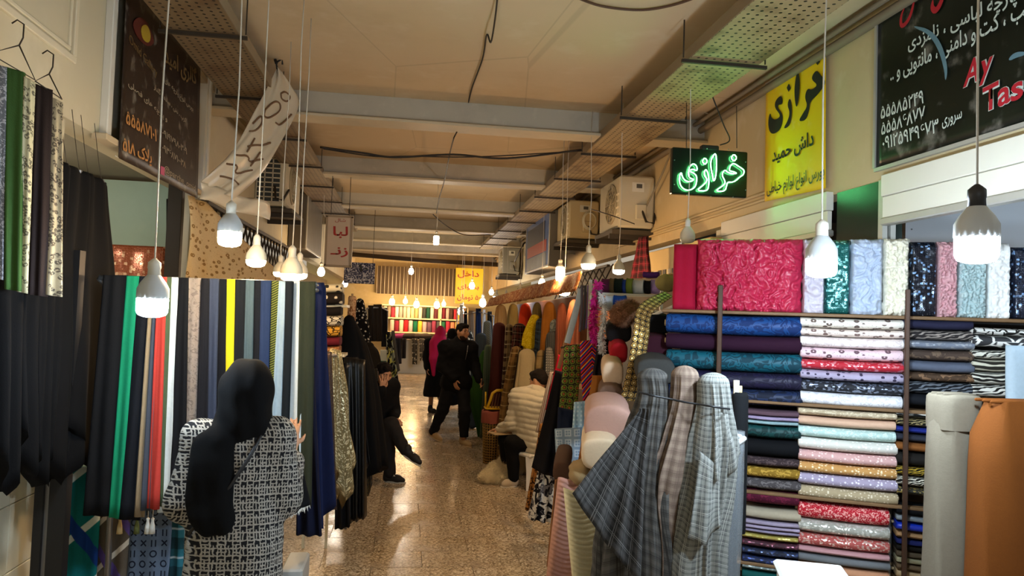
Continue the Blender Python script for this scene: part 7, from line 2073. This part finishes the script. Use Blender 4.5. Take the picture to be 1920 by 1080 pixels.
# ---- seated man on the phone, left
sp_ = atZ(716, 897, 0)
P_ = empty('person', 'seated man in black with crossed legs, hand before his face and phone at ear', 'person', 'shoppers and sellers', (sp_.x, 8.2, 0))
J = dict(sl=(-.21, .14, .985), sr=(.06, .32, .985), el=(-.12, -.05, .80), wl=(-.035, -.12, .985), er=(.10, .22, .72), wr=(.10, .03, .66), hl=(-.12, .26, .46), hr=(.02, .34, .46),
         kl=(.08, -.12, .62), al=(.235, -.30, .385), kr=(.045, -.10, .50), ar=(.085, -.10, .10))
hp, H, HM = head_prims((-.03, .09, 1.15), (.55, -.78, -.42))
body = trunk(J)+limb(J, *ARM('l'))+limb(J, *ARM('r'))+limb(J, *LEG('l'))+limb(J, *LEG('r'))+[('c', (-.07, .22, 1.0), (-.045, .14, 1.08), .06, .054)]+hp
body += hand_prims(J['wl'], (.12, -.1, 1), (-.35, .8, .1), .18, -1, 1.0, .22)+hand_prims(J['wr'], (.5, -.8, -.1), (0, 0, -1), .5, 1)
sdf_object('body', body, .009, M_skin, P_, .028)
face_bits(P_, H)
MB().box((-.105, .02, 1.13), (.012, .07, .145), Matrix.Rotation(.5, 3, 'Z') @ Matrix.Rotation(-.25, 3, 'X'), .005).build('phone', paint('#1c1a1a', .25), P_, False)
hair(P_, H, HM, '#14100f', .008)
jk = trunk(J, .030, 1.12)+limb(J, *ARM('l'), .026)+limb(J, *ARM('r'), .028)+[('c', (-.07, .22, 1.0), (-.06, .19, 1.05), .08, .075)]
sdf_object('jacket', jk, .011, fabric('plain', '#0d0d0f'), P_, .04, wr(.008, 11, 16), cyl_uv())
MB().box((-.13, -.085, .93), (.035, .012, .05), Matrix.Rotation(.3, 3, 'Z'), .004).build('jacket_patch', paint('#b9b4a8', .6), P_, False)
tr_ = limb(J, *LEG('l'), .022)+limb(J, *LEG('r'), .022)+[('c', J['hl'], J['hr'], .13, .13)]
sdf_object('trousers', tr_, .011, fabric('plain', '#272423'), P_, .035, wr(.008, 14, 12), cyl_uv())
shoe(P_, (.23, -.31, .33), (.40, -.40, .235), '#171516', '#c9c4b8', .04)
shoe(P_, (.06, -.07, 0), (.25, -.14, 0), '#191717', '#b9b4a8', .05)
MB().tube([(.10, -.112, .075), (.12, -.125, .05), (.13, -.125, .085), (.15, -.135, .06)], .006, 5).build('shoe_stripe', paint('#d6d2c8', .6), P_)
e = empty('stool', 'dark stool hidden under the seated man with the phone', 'stool', None, (sp_.x-.05, 8.55, 0))
MB().box((0, 0, .335), (.34, .34, .03), None, .01).build('seat', M_iron, e, False)
for x in (-.14, .14):
    for y in (-.14, .14): MB().tube([(x*1.1, y*1.1, 0), (x, y, .33)], .014, 7).build('leg', paint('#8a6a2a', .5), e)

# ---- seated man in the white quilted jacket, right
rp = atZ(985, 914, 0)
P_ = empty('person', 'man in a white quilted jacket sitting on a white stool', 'person', 'shoppers and sellers', (rp.x, 7.9, 0))
J = dict(sl=(-.085, .10, .945), sr=(.185, -.06, .945), el=(-.155, .10, .66), wl=(-.25, .22, .575), er=(.12, .02, .68), wr=(-.08, .12, .57), hl=(.02, .10, .47), hr=(.13, .0, .47),
         kl=(-.20, .20, .47), al=(-.17, .22, .10), kr=(-.155, .02, .465), ar=(-.125, .02, .10))
hp, H, HM = head_prims((.12, .05, 1.135), (-.62, .72, -.25))
body = trunk(J)+limb(J, *ARM('l'))+limb(J, *ARM('r'))+limb(J, *LEG('l'))+limb(J, *LEG('r'))+[('c', (.065, .02, .95), (.10, .03, 1.06), .06, .056)]+hp
body += hand_prims(J['wl'], (-.8, .4, -.1), (0, 0, -1), .4, 1)+hand_prims(J['wr'], (-.8, .4, -.1), (0, 0, -1), .4, -1)
sdf_object('body', body, .009, M_skin, P_, .028)
face_bits(P_, H)
hair(P_, H, HM, '#171210', .006)
jk = trunk(J, .045, 1.15)+limb(J, *ARM('l'), .038)+limb(J, *ARM('r'), .038)+[('c', (.065, .02, .97), (.085, .02, 1.03), .085, .08)]
def quilt(P, d):
    q = P[2]+.012*np.sin(P[0]*14)+.008*vnoise(P[0]*8, P[1]*8, P[2]*8)
    return d-.012*np.abs(np.sin(q*PI/.062))**.6+.010+.004*vnoise(P[0]*30, P[1]*30, P[2]*30)
sdf_object('quilted_jacket', jk, .009, fabric('satin', '#cfc8b4', rough=.5), P_, .03, quilt, cyl_uv())
tr_ = limb(J, *LEG('l'), .022)+limb(J, *LEG('r'), .022)+[('c', J['hl'], J['hr'], .12, .12)]
sdf_object('trousers', tr_, .011, fabric('plain', '#0f0f11'), P_, .035, wr(.007, 14, 12), cyl_uv())
shoe(P_, (-.115, .03, 0), (-.26, -.02, 0), '#c6b8a4', '#d8d2c4', .03)
shoe(P_, (-.16, .24, 0), (-.32, .20, 0), '#c6b8a4', '#d8d2c4', .03)
MB().box((-.26, .16, .545), (.24, .2, .012), Matrix.Rotation(.3, 3, 'Z'), .003).build('lap_board', paint('#a08a68', .6), P_, False)
e = empty('plastic_stool', 'white plastic stool under the man in the quilted jacket', 'stool', None, (rp.x+.07, 7.92, 0))
MB().box((0, 0, .355), (.30, .30, .04), Matrix.Rotation(.5, 3, 'Z'), .015).build('seat', M_plastic, e, False)
for k in range(4):
    a = .5+PI/4+k*PI/2
    b = MB(); rings = []
    for z, f, w_ in ((0, .215, .028), (.18, .19, .034), (.345, .17, .05)):
        c = Vector((math.cos(a)*f, math.sin(a)*f, z)); t = Vector((-math.sin(a), math.cos(a), 0)); n_ = Vector((math.cos(a), math.sin(a), 0))
        rings.append([c-t*w_-n_*.008, c+t*w_-n_*.008, c+t*w_+n_*.008, c-t*w_+n_*.008])
    b.loft(rings).build('leg', M_plastic, e, False)

# ---- woman with the pink scarf and a hooded figure beside her
qp = atZ(815, 772, 0)
P_ = empty('person', 'woman in a long black coat with a trailing hot pink headscarf', 'person', 'shoppers and sellers', (qp.x, 13.9, 0))
J = dict(sl=(-.15, .03, 1.28), sr=(.17, -.03, 1.28), el=(-.2, .0, 1.02), wl=(-.18, -.12, .84), er=(.21, -.05, 1.02), wr=(.19, -.15, .84), hl=(-.07, .02, .84), hr=(.09, -.02, .84), kl=(-.08, .05, .46), kr=(.1, -.06, .46), al=(-.08, .1, .09), ar=(.1, -.04, .09))
hp, H, HM = head_prims((.06, -.02, 1.475), (.8, .5, 0))
body = trunk(J)+limb(J, *ARM('l'))+limb(J, *ARM('r'))+limb(J, *LEG('l'))+limb(J, *LEG('r'))+[('c', (.02, 0, 1.29), (.05, 0, 1.40), .055, .05)]+hp
body += hand_prims(J['wl'], (.1, -.2, -1), (.9, 0, 0), .4, 1, .92)+hand_prims(J['wr'], (.1, -.2, -1), (-.9, 0, 0), .4, -1, .92)
sdf_object('body', body, .011, M_skin, P_, .03); face_bits(P_, H)
ct = trunk(J, .03, 1.1)+limb(J, *ARM('l'), .03)+limb(J, *ARM('r'), .03)+[('c', (-.03, 0, .85), (-.06, 0, .35), .14, .17), ('c', (.05, 0, .85), (.08, 0, .35), .14, .17)]
sdf_object('long_coat', ct, .014, fabric('plain', '#0f0e12'), P_, .04, lambda P, d: np.maximum(wr(.01, 8, 6)(P, d), .30-P[2]), cyl_uv())
sc_ = [('e', (.05, -.01, 1.49), (.105, .115, .125)), ('e', (.03, -.02, 1.34), (.15, .13, .12)), ('c', (-.06, -.10, 1.3), (-.07, -.17, 1.0), .10, .07), ('c', (-.07, -.17, 1.0), (-.06, -.19, .72), .07, .03)]
sdf_object('pink_headscarf', sc_, .011, fabric('plain', '#c21f55', rough=.7), P_, .045, lambda P, d: np.maximum(d+.006*np.sin(P[0]*40+P[2]*10), -d_ell(P, H(0, .13, 0), (.07, .07, .085), HM)), lambda V: V[:, [0, 2]])
for sx in (-1, 1): shoe(P_, (sx*.09, 0, 0), (sx*.09+.12, -.12, 0), '#1a1a1c', '#2a2a2c')
qp2 = atZ(843, 765, 0)
P_ = empty('person', 'hooded figure in black just behind the walking man', 'person', 'shoppers and sellers', (qp2.x, 14.6, 0))
hp, H, HM = head_prims((0, 0, 1.43), (.2, 1, 0))
J2 = {k: (v[0]*.95, -v[1], v[2]*.96) for k, v in J.items()}
body = trunk(J2)+limb(J2, *ARM('l'))+limb(J2, *ARM('r'))+limb(J2, *LEG('l'))+limb(J2, *LEG('r'))+[('c', (0, 0, 1.23), (0, 0, 1.36), .055, .05)]+hp+hand_prims(J2['wl'], (.1, .2, -1), (.9, 0, 0), .4, 1, .92)+hand_prims(J2['wr'], (.1, .2, -1), (-.9, 0, 0), .4, -1, .92)
sdf_object('body', body, .011, M_skin, P_, .03)
ct = trunk(J2, .04, 1.15)+limb(J2, *ARM('l'), .04)+limb(J2, *ARM('r'), .04)+[('c', (-.03, 0, .85), (-.06, 0, .25), .15, .19), ('c', (.05, 0, .85), (.08, 0, .25), .15, .19), ('e', (0, -.01, 1.44), (.11, .12, .13)), ('e', (0, 0, 1.30), (.14, .12, .1))]
sdf_object('black_chador', ct, .014, fabric('plain', '#0c0c0f'), P_, .05, lambda P, d: np.maximum(np.maximum(wr(.01, 8, 6)(P, d), .05-P[2]), -d_ell(P, H(0, .13, 0), (.07, .07, .085), HM)), cyl_uv())
